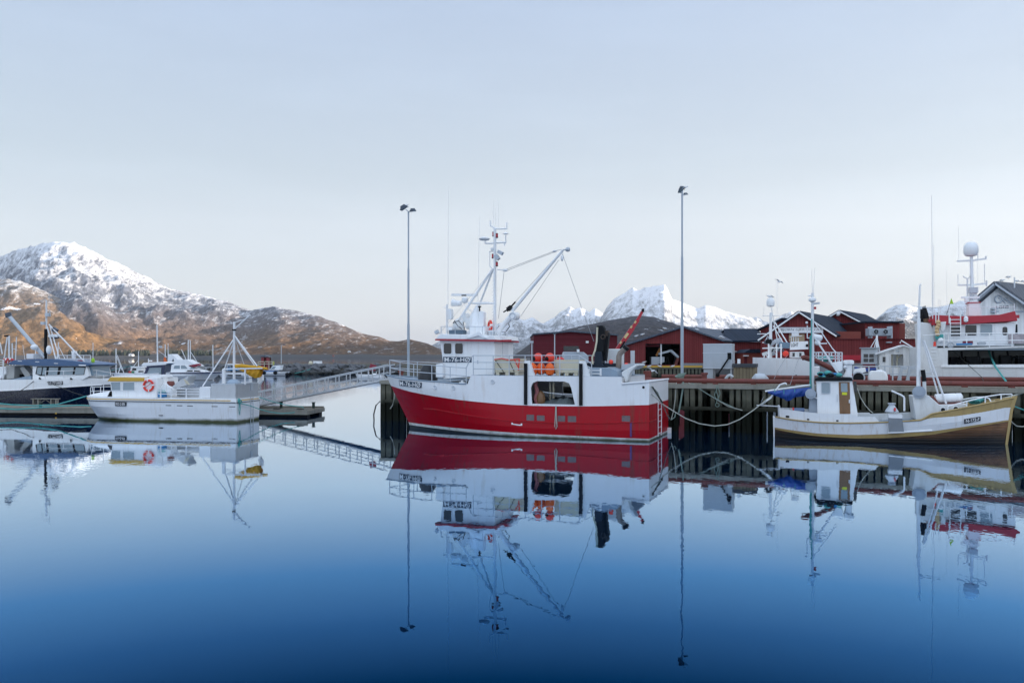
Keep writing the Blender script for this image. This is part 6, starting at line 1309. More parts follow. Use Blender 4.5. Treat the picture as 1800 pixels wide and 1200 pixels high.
# back left gable corner seen past the sign gable
t, x0 = gable_front('warehouse', 'dark roofed red hall peeking out left behind the sign gable', 'warehouse', 122, [(1337, 646), (1337, 580), (1378, 561), (1420, 580), (1420, 646)], 10, RWALL, ROOF, eave=.4, dx=.6)
# second gable and the cooler block
t, x0 = gable_front('fish_hall', 'second red gable with white barge boards behind the sign gable roof', 'hall', 124, [(1463, 646), (1463, 556), (1477.5, 547.5), (1523, 571), (1523, 646)], 12, RWALL, ROOF, trim=W, eave=.5, dx=.75)
X = lambda p: gx(p, 124)-x0; Z = lambda p: gz(p, 124)-QZ
mb = MB(); mb.bar((X(1467), -1.2, Z(554)), (X(1474), -.4, Z(549.5)), .35, .3); mb.build('flood_lamp', WF, t)
D_ = 112
t = thing('cold_store', 'flat roofed red block carrying the twin fan cooler', 'cold store', loc=(gx(1520, D_), D_, QZ)); X = lambda p: gx(p, D_)-gx(1520, D_); Z = lambda p: gz(p, D_)-QZ
mb = MB(); mb.bx(X(1520), X(1581), 0, 12, 0, Z(567.5)); mb.build('wall', RWALL, t)
mb = MB(); mb.bx(X(1519), X(1586), -.4, 12.4, Z(567.2), Z(564.6)); mb.build('roof', ROOF, t)
mb = MB(); mb.bx(X(1581)+.02, X(1597), 1.0, 11, 0, Z(567.8)); mb.build('side_wing', MATS['brick_red_wall'], t)
D_ = 104
t = thing('long_shed', 'long low red cladding wall joined in front of the fish halls', 'shed', loc=(gx(1440, D_), D_, QZ)); X = lambda p: gx(p, D_)-gx(1440, D_); Z = lambda p: gz(p, D_)-QZ
mb = MB(); mb.bx(X(1436), X(1612), 0, 6, 0, Z(596.5)); mb.build('wall', RWALL, t)
mb = MB(); mb.bx(X(1435.5), X(1612.5), -.15, 6.1, Z(596.3), Z(595.3)); mb.build('coping', RWALD, t)
mb = MB(); mb.bx(X(1446), X(1518), -.12, -.006, Z(633), Z(624)); mb.build('red_band', REDT, t)
mb = MB(); mb.bx(X(1480), X(1516), -.1, -.006, .02, Z(638)); mb.build('plinth', CONC, t)
mb = MB(); mb.bx(X(1557), X(1566), -.35, -.01, Z(602.5), Z(600.5)); mb.build('wall_lamp', GALV, t)
D_ = 103
t = thing('fan_cooler', 'pale grey cooler unit with two dark fans above the long red wall', 'cooler', loc=(gx(1529, D_), D_+.2, gz(590, D_))); X = lambda p: gx(p, D_)-gx(1529, D_); Z = lambda p: gz(p, D_)-gz(590, D_)
mb = MB(); mb.bx(X(1529), X(1568), 0, 1.1, Z(590), Z(577)); mb.build('casing', STEEL, t, bevel=.03)
mb = MB(); mb.bx(X(1568), X(1569.6), -.1, 1.2, Z(594.5), Z(573)); mb.bx(X(1534), X(1535.5), .1, 1.2, Z(594), Z(573.5)); mb.build('bracket', GALV, t)
for a in (1541, 1557.5):
    c = Vector((X(a), -.02, Z(583))); mb = MB(); mb.cyl(c, c+Vector((0, -.06, 0)), .34, 18); f_ = mb.build('fan', DARK, t); mb = MB(); mb.torus(c+Vector((0, -.06, 0)), .34, .035, (0, 1, 0), 20, 6); mb.build('fan_ring', GALV, f_); mb = MB(); [mb.bar(c+Vector((0, -.08, 0)), c+Vector((.3*math.cos(k*1.2566), -.08, .3*math.sin(k*1.2566))), .05, .02) for k in range(5)]; mb.build('blades', GALV, f_)
# pipe rack and stuff on the second quay in front of the halls
t = thing('steel_rack', 'white steel pallet rack piled with turquoise net behind the white hull', 'rack', loc=(gx(1440, 96), 96, QZ)); X = lambda p: gx(p, 96)-gx(1440, 96); Z = lambda p: gz(p, 96)-QZ
mb = MB(); [mb.bx(X(1434), X(1480), y, y+.1, Z(z), Z(z)+.12) for y in (0, 1.2) for z in (620, 626, 631)]; [mb.bx(X(x), X(x)+.12, y, y+.1, -3, Z(619)) for y in (0, 1.2) for x in (1434, 1445, 1457, 1468, 1475, 1479.5)]; mb.build('frame', WF, t)
mb = MB(); [mb.ball((X(x), .6, Z(y)), .5, (1.5, .9, .7), 8, 6) for x, y in ((1441, 633), (1450, 631.5), (1459, 629.5))]; mb.build('net_pile', ROPEG, t)
mb = MB(); mb.bx(X(1430), X(1482), -.2, 1.6, -4, Z(636)) ; mb.build('float_base', CONC, t)
# white gabled building with the round emblem at the right
D_ = 86
t = thing('fish_plant', 'white clad gabled building with slate roof and grey round emblem at far right', 'building', loc=(gx(1722, D_), D_, QZ)); x0 = gx(1722, D_); X = lambda p: gx(p, D_)-x0; Z = lambda p: gz(p, D_)-QZ
L_ = [(X(1722), 0), (X(1722), Z(534)), (X(1761), Z(500)), (X(1850), Z(560)), (X(1850), 0)]
WS = lambda a, b, v: (a+1.5*v, v, b)
mb = MB(); mb.plate(L_, 0, 18, mp=WS); mb.build('wall', WCLAD, t)
for a, b_ in (((1719, 534), (1761, 498.2)), ((1761, 498.2), (1853, 561))):
    A_ = Vector((X(a[0]), Z(a[1]))); B_ = Vector((X(b_[0]), Z(b_[1]))); dv_ = (B_-A_).normalized(); n_ = Vector((-dv_.y, dv_.x)); n_ = n_ if n_.y > 0 else -n_
    mb = MB(); mb.plate([tuple(A_), tuple(B_), tuple(B_+n_*.22), tuple(A_+n_*.22)], -.8, 18.5, mp=WS); mb.build('roof', SLATE, t)
    mb = MB(); mb.plate([tuple(A_-n_*.16), tuple(B_-n_*.16), tuple(B_-n_*.005), tuple(A_-n_*.005)], -.9, -.55, mp=WS); mb.build('barge_board', GALV, t)
mb = MB(); mb.plate([(X(1782), Z(549)), (X(1850), Z(549)), (X(1850), Z(546)), (X(1782), Z(546))], -.1, -.005); mb.build('sill_band', GALV, t)
em = MB(); em.torus((X(1754), -.1, Z(525.5)), .37, .09, (0, 1, 0), 28, 6); em.plate([(X(1754), Z(523)), (X(1770), Z(523.4)), (X(1769), Z(525.4)), (X(1754), Z(525.2))], -.14, -.03); em.plate([(X(1760), Z(525.8)), (X(1763), Z(525.8)), (X(1767), Z(533)), (X(1765), Z(532.8))], -.12, -.03); em.plate([(X(1764), Z(525.8)), (X(1769), Z(525)), (X(1779), Z(533)), (X(1774), Z(533))], -.13, -.03); em.build('emblem', GALV, t)
bl, br, tr, tl = [Vector((X(a), -.02, Z(b))) for a, b in ((1750, 543.2), (1774, 541.6), (1774, 536), (1750, 537.5))]; lettering('LONS', bl, br, tr, tl, BRDB, t, Vector((0, -.03, 0)), (.05, .1))
mb = MB(); mb.bx(X(1741), X(1750), -.5, -.01, Z(544), Z(541.5)); mb.bx(X(1741), X(1751), -.5, -.01, Z(549), Z(546)); mb.build('wall_unit', GALV, t)
mb = MB(); mb.cyl((X(1773), -1.0, Z(507)), (X(1773), -1.0, Z(489)), .07, 6); mb.build('vent_pipe', WF, t)
for k in range(2): mb = MB(); mb.bx(X(1782), X(1788), -.06, -.004, Z(590), Z(570)); mb.build('window', GLASS, t) if k == 0 else None
# ================================================================== right hand trawler, white with red bridge band (bow right)
TB = Fr(26.9, 58.2, .93, -.367); TV = -4.3
def qt(px, py, v=TV): return TB.hit(px, py, v)
def pt(px, py, v): s, z = qt(px, py, v); return Vector((s, v, z))
def qpT(pts, v=TV): return [qt(a, b, v) for a, b in pts]
big = thing('trawler', 'large white trawler with red bridge band and white dome mast at far right', 'fishing boat', TB)
mb = MB(); wall = qpT([(1615, 700), (1615, 608.5), (1650, 611.5), (1700, 610.5), (1860, 606), (1860, 700)]); wall = [(a, -.4 if z < 1 else z) for a, z in wall]
hole = qpT([(1666, 641), (1666, 615.3), (1860, 609.5), (1860, 640)]); hole = [(min(a, wall[-1][0]-.6), z) for a, z in hole]
mb.plate(wall, TV, TV+.1, [hole]); mb.plate(wall, -TV-.1, -TV, []); xs_ = [p[0] for p in wall]; mb.bx(min(xs_), min(xs_)+.1, TV+.1, -TV-.1, -.4, wall[1][1]-.02); mb.bx(max(xs_)-.1, max(xs_), TV+.1, -TV-.1, -.4, wall[4][1]-.02); mb.build('hull', WD, big)
mb = MB(); zA_ = hole[0][1]; mb.bx(hole[0][0]-.2, max(xs_)-.1, TV+.1, TV+.25, zA_-.2, zA_-.02); mb.bx(hole[0][0]-.5, max(xs_)-.1, TV+2.6, TV+2.7, zA_-.6, hole[1][1]+.5); mb.build('work_deck', mat('dim_grey_panel', (.2, .21, .2), .7, var=.3), big)
mb = MB(); mb.bx(hole[0][0]-.4, max(xs_)-.15, TV-.09, TV-.002, zA_-.16, zA_-.02); mb.build('sill', W, big)
mb = MB(); mb.bx(min(xs_)+.1, max(xs_)-.1, TV+.1, -TV-.1, qt(1700, 612)[1]-.12, qt(1700, 612)[1]-.04); mb.build('upper_deck', GRYD, big)
rr = random.Random(21)
for k in range(7):
    s_ = hole[0][0]+.7+k*.95; mb = MB(); mb.box((s_, TV+1.5, zA_+.15+.2*rr.random()), (.6+.3*rr.random(), .8, .4+.4*rr.random())); mb.cyl((s_+.3, TV+1.0, zA_-.3), (s_+.3+rr.uniform(-.4, .4), TV+1.3, zA_+.9), .07, 6); mb.build('deck_machine', RUB if k % 2 else DARK, big, bevel=.04)
mb = MB(); [mb.tube([(hole[0][0]+a, TV+.9, zA_-.2), (hole[0][0]+a+.3, TV+.9, zA_+.55), (hole[0][0]+a+.8, TV+.9, zA_+.35), (hole[0][0]+a+1.1, TV+.9, zA_-.1)], .06, 6) for a in (.5, 3.6)]; mb.build('hose', RUB, big)
# funnel casing and ladder at its stern end
mb = MB(); mb.plate(qpT([(1618, 612), (1616, 566), (1636, 568), (1648, 592), (1648, 612)], -2.6), -2.6, .6); mb.build('casing', WD, big, bevel=.05)
ex = MB(); ex.tube([pt(1628, 570, -1.2), pt(1624.5, 552, -1.2), pt(1620.5, 540, -1.2)], .24, 10); ex = ex.build('exhaust_pipe', mat('sooty_brass_pipe', (.22, .15, .09), .5, metal=.4, var=.4), big); mb = MB(); mb.tube([pt(1626.3, 560, -1.2), pt(1624.5, 552, -1.2), pt(1620.3, 539.4, -1.2)], .26, 10); mb.build('black_end', RUB, ex)
mb = MB(); mb.tube([pt(1621, 570, -1.6), pt(1619, 552, -1.6)], .1, 8); mb.build('exhaust_pipe', RUB, big)
for y in range(613, 668, 6): mb = MB(); mb.bx(qt(1636, 600)[0], qt(1646, 600)[0], TV-.06, TV-.02, qt(1640, y)[1]-.02, qt(1640, y)[1]+.02); mb.build('rung', WF, big)
# bridge
bv = -2.6
mb = MB(); mb.plate(qpT([(1640, 608), (1640, 571), (1786, 567), (1783, 608)], bv), bv, -bv); mb.build('bridge', W, big, bevel=.04)
mb = MB(); mb.plate(qpT([(1637.5, 571.5), (1640, 553.5), (1700, 556), (1757, 553), (1784, 546.5), (1788.5, 564), (1740, 567), (1690, 570.5)], bv-.25), bv-.3, -bv+.3); mb.build('roof_band', REDT, big, bevel=.03)
mb = MB(); mb.bx(*(qt(1784, 0+560, bv)[0], qt(1791.5, 560, bv)[0]), bv-.1, bv+.3, qt(1788, 559, bv)[1], qt(1788, 553.5, bv)[1]); mb.bx(qt(1632.5, 560, bv)[0], qt(1640, 560, bv)[0], bv-.1, bv+.3, qt(1635, 565.5, bv)[1], qt(1635, 561, bv)[1]); mb.build('side_lamp_box', REDT, big)
for x0_, x1_, y0_, y1_, g_ in ((1670, 1689, 572.5, 590.5, GLASS), (1696.5, 1716.5, 571.5, 589.5, GLASS), (1723, 1744, 570.2, 588.5, GLASSL)):
    a, z1 = qt(x0_, y0_, bv); b_, z0 = qt(x1_, y1_, bv); window(big, rrect(a, b_, z0, z1, .08), bv, -1, g_)
mb = MB(); a = qpT([(1749, 569), (1781, 568), (1781, 604), (1749, 605)], bv); mb.plate(a, bv-.035, bv-.003); d_ = mb.build('door', W, big, bevel=.01)
mb = MB(); P_ = qpT([(1762, 574.5), (1770.5, 574.3), (1770.5, 589), (1762, 589.2)], bv); mb.plate(rrect(P_[0][0], P_[1][0], P_[2][1], P_[0][1], .1), bv-.055, bv-.034); mb.build('pane', GLASS, d_)
ladder(big, pt(1679.5, 603, bv-.35), pt(1679.5, 558.5, bv-.35), (1, 0, 0), .62, W, 7, .035)
for x in (1668.5, 1688.5, 1645, 1650): mb = MB(); mb.cyl(pt(x, 568, bv-.36), pt(x, 548, bv-.36), .035, 6); mb.build('stanchion', W, big)
mb = MB(); mb.lathe(pt(1698, 561, bv-.5), [(.05, -.2), (.13, -.14), (.14, .1), (.06, .2)], 10); mb.build('fender', W, big)
# rails along the edge
rs = [1660, 1668, 1700, 1740, 1780, 1820]
feet = [(qt(x, 608)[0], TV+.15, qt(x, 610.5)[1]) for x in rs]
rail(big, W, feet, [.92]*6, .035, (.5,)); mb = MB(); mb.tube([pt(1622, 589.5, TV+.15), pt(1660, 586.5, TV+.15), pt(1660, 611, TV+.15)], .03, 6); mb.build('rail', W, big)
mb = MB(); mb.bx(qt(1758, 0+600)[0] if False else qt(1782, 603)[0], qt(1815, 603)[0], -2.8, -2.6, qt(1790, 603)[1], qt(1790, 586)[1]); mb.build('grey_locker', mat('checker_locker', (.4, .35, .36), .6, var=.6, scale=3), big)
mb = MB(); mb.torus(pt(1671, 605.5, TV+.05), .17, .06, (0, 1, .2), 14, 6); mb.build('fairlead', GALV, big)
mb = MB(); mb.cyl(pt(1681, 605.2, TV), pt(1709, 604.6, TV), .07, 6); mb.build('boat_hook', BLUEP, big); mb = MB(); mb.box(pt(1701, 602, TV+.5), (.55, .4, .2)); mb.build('red_cover', PUR, big); mb = MB(); mb.plate(rrect(qt(1719, 600)[0], qt(1733, 600)[0], qt(1720, 606)[1], qt(1720, 600.8)[1], .08), TV-.08, TV+.3); mb.build('rope_tray', STEEL, big)
mb = MB(); mb.cyl(pt(1643, 608.5, TV+.2), pt(1643, 600.5, TV+.2), .09, 8, 0, .07); mb.build('traffic_cone', ORGR, big)
mb = MB(); [mb.ball(pt(x, y, -3.2), .15, (1, 1, 1)) for x, y in ((1649, 566), (1650, 571), (1647.5, 576), (1647, 582), (1648, 587))]; mb.build('float_string', mat('tan_floats', (.6, .42, .22), .6, var=.3), big)
mb = MB(); mb.plate(qpT([(1653, 566), (1663, 565), (1661, 578), (1657.5, 584), (1653.5, 580)], -3.2), -3.3, -3.1); mb.build('canvas_bag', WD, big, bevel=.03)
mb = MB(); [mb.ball(pt(x, 592, -3.0), .22, (1, .8, 1.1)) for x in (1650, 1655)]; mb.build('turquoise_bag', ROPEG, big); mb = MB(); mb.ball(pt(1654, 598, -3.3), .18); mb.build('white_bag', W, big)
# dome mast
mb = MB(); mb.plate(qpT([(1700, 556), (1701, 531), (1719, 531), (1722, 556)], .6), .0, 1.2); mb.build('mast_house', W, big, bevel=.03)
mb = MB(); mb.bx(qt(1699, 532, .6)[0], qt(1721, 532, .6)[0], -.06, 1.26, qt(1710, 532.2, .6)[1]-.05, qt(1710, 532.2, .6)[1]+.02); mb.build('red_trim', REDT, big)
mb = MB(); mb.plate(qpT([(1703, 531), (1705, 506), (1715, 506), (1717, 531)], .6), .3, .9); mb.cyl(pt(1708.5, 507, .6), pt(1707.3, 449, .6), .13, 10, 0, .1); mm = mb.build('dome_mast', W, big)
mb = MB(); mb.box(pt(1711, 510, .3), (.55, .4, .4)); mb.cyl(pt(1706, 517, .2), pt(1707, 526, .2), .06, 6); mb.cyl(pt(1712, 518, .2), pt(1709, 527, .2), .04, 6); mb.build('searchlight', GALV, mm)
mb = MB(); c = pt(1706.7, 438, .6); mb.lathe(c, [(.12, -.52), (.36, -.46), (.47, -.28), (.485, .05), (.43, .3), (.3, .45), (.12, .52), (.01, .53)], 18); mb.build('satellite_dome', W, mm)
for a, b_, c_ in (((1682, 459), (1706, 458), None), ((1706, 458.5), (1733, 454.5), None), ((1683.5, 501), (1707, 501), None), ((1708, 501), (1735, 498), None)):
    mb = MB(); mb.bar(pt(*a, .6), pt(*b_, .6), .08, .12); mb.build('yard', W, mm)
mb = MB(); [mb.cyl(pt(x, a, .6), pt(x, b_, .6), .025, 5) for x, a, b_ in ((1684, 502, 482), (1719, 456, 447), (1730.5, 499, 464))]; mb.cyl(pt(1733, 456, .6), pt(1733, 450, .6), .06, 6); mb.cyl(pt(1734, 503, .6), pt(1734, 493, .6), .06, 6); mb.build('antenna', WF, mm)
mb = MB(); mb.cyl(pt(1700.5, 531, .4), pt(1700.5, 490, .4), .06, 6); mb.tube([pt(1693, 485, .4), pt(1696, 488, .4), pt(1700, 489.5, .4), pt(1704, 488, .4), pt(1705.5, 484.5, .4)], .04, 6); mb.build('wind_gauge', WF, big)
mb = MB(); mb.bar(pt(1689, 523, .2), pt(1722, 522.5, .2), .12, .14); mb.build('radar_scanner', W, big); mb = MB(); mb.cyl(pt(1699, 531, .2), pt(1699, 523.5, .2), .14, 8); mb.build('radar_base', W, big)
for x, a, b_, r in ((1642, 556, 430, .02), (1685.5, 456, 398, .012), (1639, 556, 512, .015), (1651, 556, 525, .013), (1664.5, 556, 470, .01), (1653.5, 550, 526, .013), (1719, 556, 440, .009)):
    mb = MB(); mb.cyl(pt(x, a, -1.0), pt(x-.8, b_, -1.0), r, 5, 0, r*.6); mb.build('whip_antenna', WF, big)
mb = MB(); mb.cyl(pt(1664, 553, -1.5), pt(1671.5, 528, -1.5), .02, 5); fl = mb.build('flag_staff', ROPED, big); mb = MB(); mb.plate(qpT([(1669.5, 534), (1671, 527.5), (1672.5, 524.3), (1674, 528), (1676, 534.3)], -1.5), -1.54, -1.46); mb.build('flag', LIME, fl)
tp_ = [pt(x, 540-(x-1690)*.01, -2.0) for x in (1668, 1695, 1725, 1750, 1783)]; mb = MB(); mb.tube(tp_, .02, 5); [mb.cyl(p, p-Vector((0, 0, .7)), .02, 5) for p in tp_]; mb.cyl(tp_[-1]+Vector((0, 0, .2)), tp_[-1]-Vector((0, 0, .9)), .03, 5); mb.build('roof_rail', WF, big)
# ================================================================== white stern-on vessel behind the pier with call sign board
GB = Fr(12.8, 64.5, .93, -.367); GV = -2.6
def qg(px, py, v=GV): return GB.hit(px, py, v)
def pg(px, py, v): s, z = qg(px, py, v); return Vector((s, v, z))
def qpG(pts, v=GV): return [qg(a, b, v) for a, b in pts]
ln = thing('longliner', 'high sided white vessel with call sign board and cluttered bridge behind the pier', 'fishing boat', GB)
mb = MB(); w_ = qpG([(1318, 628), (1425, 631), (1440, 645), (1440, 668)]); x0_ = w_[0][0]; xr = w_[3][0]
# rounded bow at left in plan
n = 12; vs = []
for i in range(n+1):
    t_ = i/n; s = x0_-1.6*0+ (xr-x0_)*t_; b_ = -GV*(1-(1-min(1, t_*2.4))**2.2)
    zt_ = w_[0][1]+(w_[1][1]-w_[0][1])*min(1, t_/.8) if t_ < .86 else w_[2][1]
    vs += [(s+ (1.0*(1-t_)), -max(b_*.8, .05), -.4), (s, -max(b_, .05), 1.2), (s, -max(b_, .05), zt_), (s, max(b_, .05), zt_), (s, max(b_, .05), 1.2), (s+(1.0*(1-t_)), max(b_*.8, .05), -.4)]
mb.add(vs, [(i*6+j, i*6+j+1, i*6+j+7, i*6+j+6) for i in range(n) for j in range(5)]+[tuple(n*6+k for k in range(6))]); mb.build('hull', WH, ln, sharp=50)
mb = MB(); mb.tube([(x0_+(xr-x0_)*i/12, -(-GV*(1-(1-min(1, i/12*2.4))**2.2))-.03, qg(1400, 665.5)[1]) for i in range(13)], .06, 6); mb.build('rubbing_strake', NAVY, ln)
mb = MB(); mb.cyl(pg(1399.5, 660, GV-.02), pg(1399.5, 660, GV+.05), .07, 10); mb.build('scupper', RUB, ln)
mb = MB(); mb.plate(qpG([(1388, 629), (1388, 618), (1412, 618), (1414, 629)], -1.0), -1.2, 1.2); mb.build('bridge', WD, ln, bevel=.03)
mb = MB(); [mb.plate(qpG([(x, 620), (x+4, 620), (x+4, 626.5), (x, 626.5)], -1.2), -1.23, -1.195) for x in (1393, 1405)]; mb.build('window', GLASS, ln)
cb = MB(); cb.plate(qpG([(1388.5, 615), (1389.5, 600.5), (1420.5, 599.5), (1421, 613.5)], -1.3), -1.38, -1.3); cb = cb.build('call_sign_board', W, ln)
bl, br, tr, tl = [pg(a, b, -1.385) for a, b in ((1390.5, 609.5), (1403.5, 609), (1403.5, 602.5), (1390.5, 603))]; lettering('LGHT', bl, br, tr, tl, LETB, cb, Vector((0, -.01, 0)), (.02, .02))
mb = MB(); mb.box(pg(1418.5, 607, -1.42), (.16, .05, .2)); mb.build('lamp', RUB, cb)
mb = MB(); mb.cyl(pg(1354, 630, 0), pg(1355, 549, 0), .13, 8, 0, .1); lm = mb.build('mast', W, ln)
mb = MB(); c = pg(1354.5, 531, 0); mb.lathe(c, [(.1, -.36), (.28, -.3), (.31, -.05), (.29, .15), (.18, .3), (.03, .35)], 16); mb.build('satellite_dome', W, lm)
for a, b_, r in (((1340, 555), (1372, 554.5), .03), ((1331, 587), (1352, 586.5), .04), ((1340, 602), (1365, 601), .05)): mb = MB(); mb.cyl(pg(*a, 0), pg(*b_, 0), r, 6); mb.build('yard', WF, lm)
mb = MB(); mb.cyl(pg(1356, 541, 0), pg(1366, 596, .2), .04, 6); mb.cyl(pg(1362, 566, .1), pg(1386, 606, -.4), .045, 6); mb.cyl(pg(1359, 572, .1), pg(1382, 612, -.4), .04, 6); mb.build('mast_stay', W, ln)
mb = MB(); mb.cyl(pg(1366, 552, 0), pg(1366, 495, 0), .012, 5); mb.cyl(pg(1342.5, 555, 0), pg(1342.5, 540, 0), .012, 5); mb.build('whip_antenna', WF, ln)
rr = random.Random(33)
for k in range(14):
    x, y = rr.uniform(1344, 1374), rr.uniform(590, 626); mb = MB()
    if k % 3: mb.box(pg(x, y, rr.uniform(-1, .6)), (rr.uniform(.25, .6), .4, rr.uniform(.2, .5)), 0, Matrix.Rotation(rr.uniform(-.5, .5), 3, 'Y'))
    else: mb.tube([pg(x-4, y+5, -.6), pg(x, y-3, -.4), pg(x+5, y+4, -.6)], .06, 6)
    mb.build('deck_gear', (RUB, GALV, WD, LAMPM)[k % 4], ln, bevel=.03)
mb = MB(); [mb.cyl(pg(x, 631, -1.5), pg(x, 604, -1.5), .06, 6) for x in (1351, 1365, 1373)]; mb.tube([pg(1340, 612, -1.5), pg(1375, 611, -1.5)], .05, 6); mb.build('gantry', W, ln)
mb = MB(); mb.plate(qpG([(1368, 612), (1388, 612), (1388, 602), (1370, 601)], -.4), -.5, .3); mb.build('blue_grey_winch', mat('blue_grey_machine', (.16, .25, .33), .5), ln, bevel=.03)
mb = MB(); mb.ball(pg(1381, 621.5, -1.4), .23); mb.build('red_float', ORGR, ln)
mb = MB(); [mb.cyl(pg(1391+i*4, 600, -1.0), pg(1391+i*4, 590+i, -1.0), .03, 5) for i in range(4)]; mb.tube([pg(1388, 592, -1.0), pg(1410, 590, -1.0)], .03, 5); mb.box(pg(1398, 588, -1), (.5, .4, .25)); mb.build('bridge_top_rail', WF, ln)
# ================================================================== small boat with gabled white shelter behind the pier
SB = Fr(24.0, 63.5, .93, -.367)
def qs(px, py, v): return SB.hit(px, py, v)
def ps(px, py, v): s, z = qs(px, py, v); return Vector((s, v, z))
sb = thing('shelter_boat', 'white boat with gabled deck shelter and open door behind the pier', 'boat', SB)
mb = MB(); a, b_ = qs(1534, 650, -1.8)[0], qs(1625, 650, -1.8)[0]; mb.plate([(a, -.4), (b_, -.4), (b_, 2.6), (a-.4, 2.7)], -1.8, 1.8); mb.build('hull', W, sb, bevel=.1)
hl = [qs(x, y, -1.6) for x, y in ((1566.5, 646), (1588, 646), (1588, 622.5), (1566.5, 622.5))]
mb = MB(); L_ = [qs(x, y, -1.6) for x, y in ((1546, 660), (1546, 621.5), (1588, 608.5), (1628, 621.5), (1628, 660))]; mb.plate(L_, -1.6, -1.5, [hl]); mb.build('front_wall', WCLAD, sb); mb = MB(); mb.plate(L_, 1.5, 1.6); mb.build('rear_wall', WCLAD, sb)
for i in (1, 2):
    A_, B_ = Vector(L_[i]), Vector(L_[i+1]); dv_ = (B_-A_).normalized(); n_ = Vector((-dv_.y, dv_.x)); n_ = n_ if n_.y > 0 else -n_; e0_ = A_-dv_*(.3 if i == 1 else 0); e1_ = B_+dv_*(.3 if i == 2 else 0); mb = MB(); mb.plate([tuple(e0_+n_*.01), tuple(e1_+n_*.01), tuple(e1_+n_*.12), tuple(e0_+n_*.12)], -1.8, 1.8); mb.build('roof', W, sb)
mb = MB(); [mb.cyl(ps(x, 650, -1.2), ps(x, 623, -1.2), .06, 6) for x in (1568, 1577)]; mb.cyl(ps(1577, 630, -1.2), ps(1586, 623, -1.2), .05, 6); mb.build('timber_prop', CREAM, sb)
mb = MB(); mb.plate([qs(x, y, -1.61) for x, y in ((1551.5, 627), (1556.5, 627), (1556.5, 636), (1551.5, 636))], -1.64, -1.605); mb.build('window', GLASS, sb)
mb = MB(); [mb.box(ps(x, 616.5, -1.65), (.22, .1, .1)) for x in (1577.5, 1602)]; mb.build('shelter_lamp', GALV, sb)
mb = MB(); mb.plate([qs(x, y, -1.3) for x, y in ((1515, 640), (1515, 612), (1543, 612), (1543, 640))], -1.3, .4); wh = mb.build('wheelhouse', mat('grey_white_panel', (.5, .53, .55), .5), sb, bevel=.03)
for r_ in (0, 1):
    for c_ in (0, 1): mb = MB(); mb.plate([qs(x, y, -1.3) for x, y in ((1518+c_*10, 622+r_*8), (1526+c_*10, 622+r_*8), (1526+c_*10, 628+r_*8), (1518+c_*10, 628+r_*8))], -1.33, -1.295); mb.build('window', GLASS, sb)
mb = MB(); mb.bx(qs(1512, 611, -1.4)[0], qs(1547, 611, -1.4)[0], -1.5, .6, qs(1530, 612, -1.4)[1], qs(1530, 610.6, -1.4)[1]); mb.build('wheelhouse_roof', STEEL, sb)
mb = MB(); mb.cyl(ps(1541, 655, -.2), ps(1541.5, 589, -.2), .1, 8, 0, .07); mb.build('mast', W, sb)
mb = MB(); [mb.cyl(ps(1541.5, 592, -.2), ps(x, y, -.4), .03, 5) for x, y in ((1524, 622), (1530, 640), (1553, 648), (1548, 640))]; mb.build('mast_stay', WF, sb)
mb = MB(); mb.tube([ps(1582, 603, .4), ps(1584, 598, .4), ps(1612, 615, .4)], .05, 6); mb.build('davit', W, sb)
mb = MB(); mb.tube([ps(1502, 647, -1.5), ps(1512, 650, -1.5), ps(1525, 650, -1.5), ps(1540, 649, -1.5)], .14, 8); mb.build('furled_blue_sail', TARPB, sb)
# ================================================================== floating pontoon, bench, gangway
PB = Fr(-39.5, 61.5, .9955, -.095)       # near edge, x to the right, y away
PL1 = 24.4; PW = 3.8; PD = .5
po = thing('pontoon', 'floating wooden pontoon on black floats behind the white workboat', 'pontoon', PB)
m = MB(); m.bx(-14, PL1, 0, PW, PD-.09, PD); m.build('deck', PLANK, po)
m = MB(); m.bx(-14, PL1, -.05, -.003, PD-.3, PD-.02); m.bx(PL1+.003, PL1+.05, 0, PW, PD-.3, PD-.02); m.build('edge_beam', BEAM, po)
m = MB(); m.bx(-14, PL1, -.02, .14, PD+.005, PD+.11); m.bx(-14, PL1, PW-.15, PW, PD+.005, PD+.11); m.build('kerb_rail', BEAM, po)
for y in (.55, PW-.55): m = MB(); m.cyl((-14, y, .06), (PL1-.1, y, .06), .34, 14); m.build('float_pipe', RUB, po)
for x, y in ((PL1-.55, 2.9), (PL1-3.2, 3.0), (3, .4), (-2.5, .4)): m = MB(); m.cyl((x, y, PD), (x, y, PD+.42), .11, 10); m.cyl((x, y, PD+.42), (x, y, PD+.48), .15, 10); m.build('bollard', mat('green_black_bollard', (.02, .05, .04), .5), po)
m = MB(); [m.bx(x, x+.5, -.05, .2, PD+.115, PD+.16) for x in (15, 17.2, 19.5, 21.8, 23.6)]; m.build('cleat', RUB, po)
m = MB(); m.box((4.6, -.07, .18), (.12, .03, .1)); m.build('depth_marker', YEL, po)
p = on_z(80, 712, PD); bt_ = thing('bench', 'low weathered wooden bench standing on the pontoon', 'bench', loc=(p.x, p.y, PD), rz=PB.rot)
bw = 50/F*p.y; m = MB(); m.bx(-bw/2, bw/2, -.2, .2, .5, .56); m.build('seat', BEAM, bt_)
for s_ in (-1, 1):
    for dx in (0, .42): m = MB(); m.bx(s_*bw*.33-.06+dx-.2, s_*bw*.33+.06+dx-.2, -.16, .16, 0, .5); m.build('leg', BEAM, bt_)
m = MB(); m.bar((-bw*.26, 0, .08), (0, 0, .46), .06, .05); m.bar((bw*.26, 0, .08), (0, .02, .46), .06, .05); m.build('brace', BEAM, bt_)
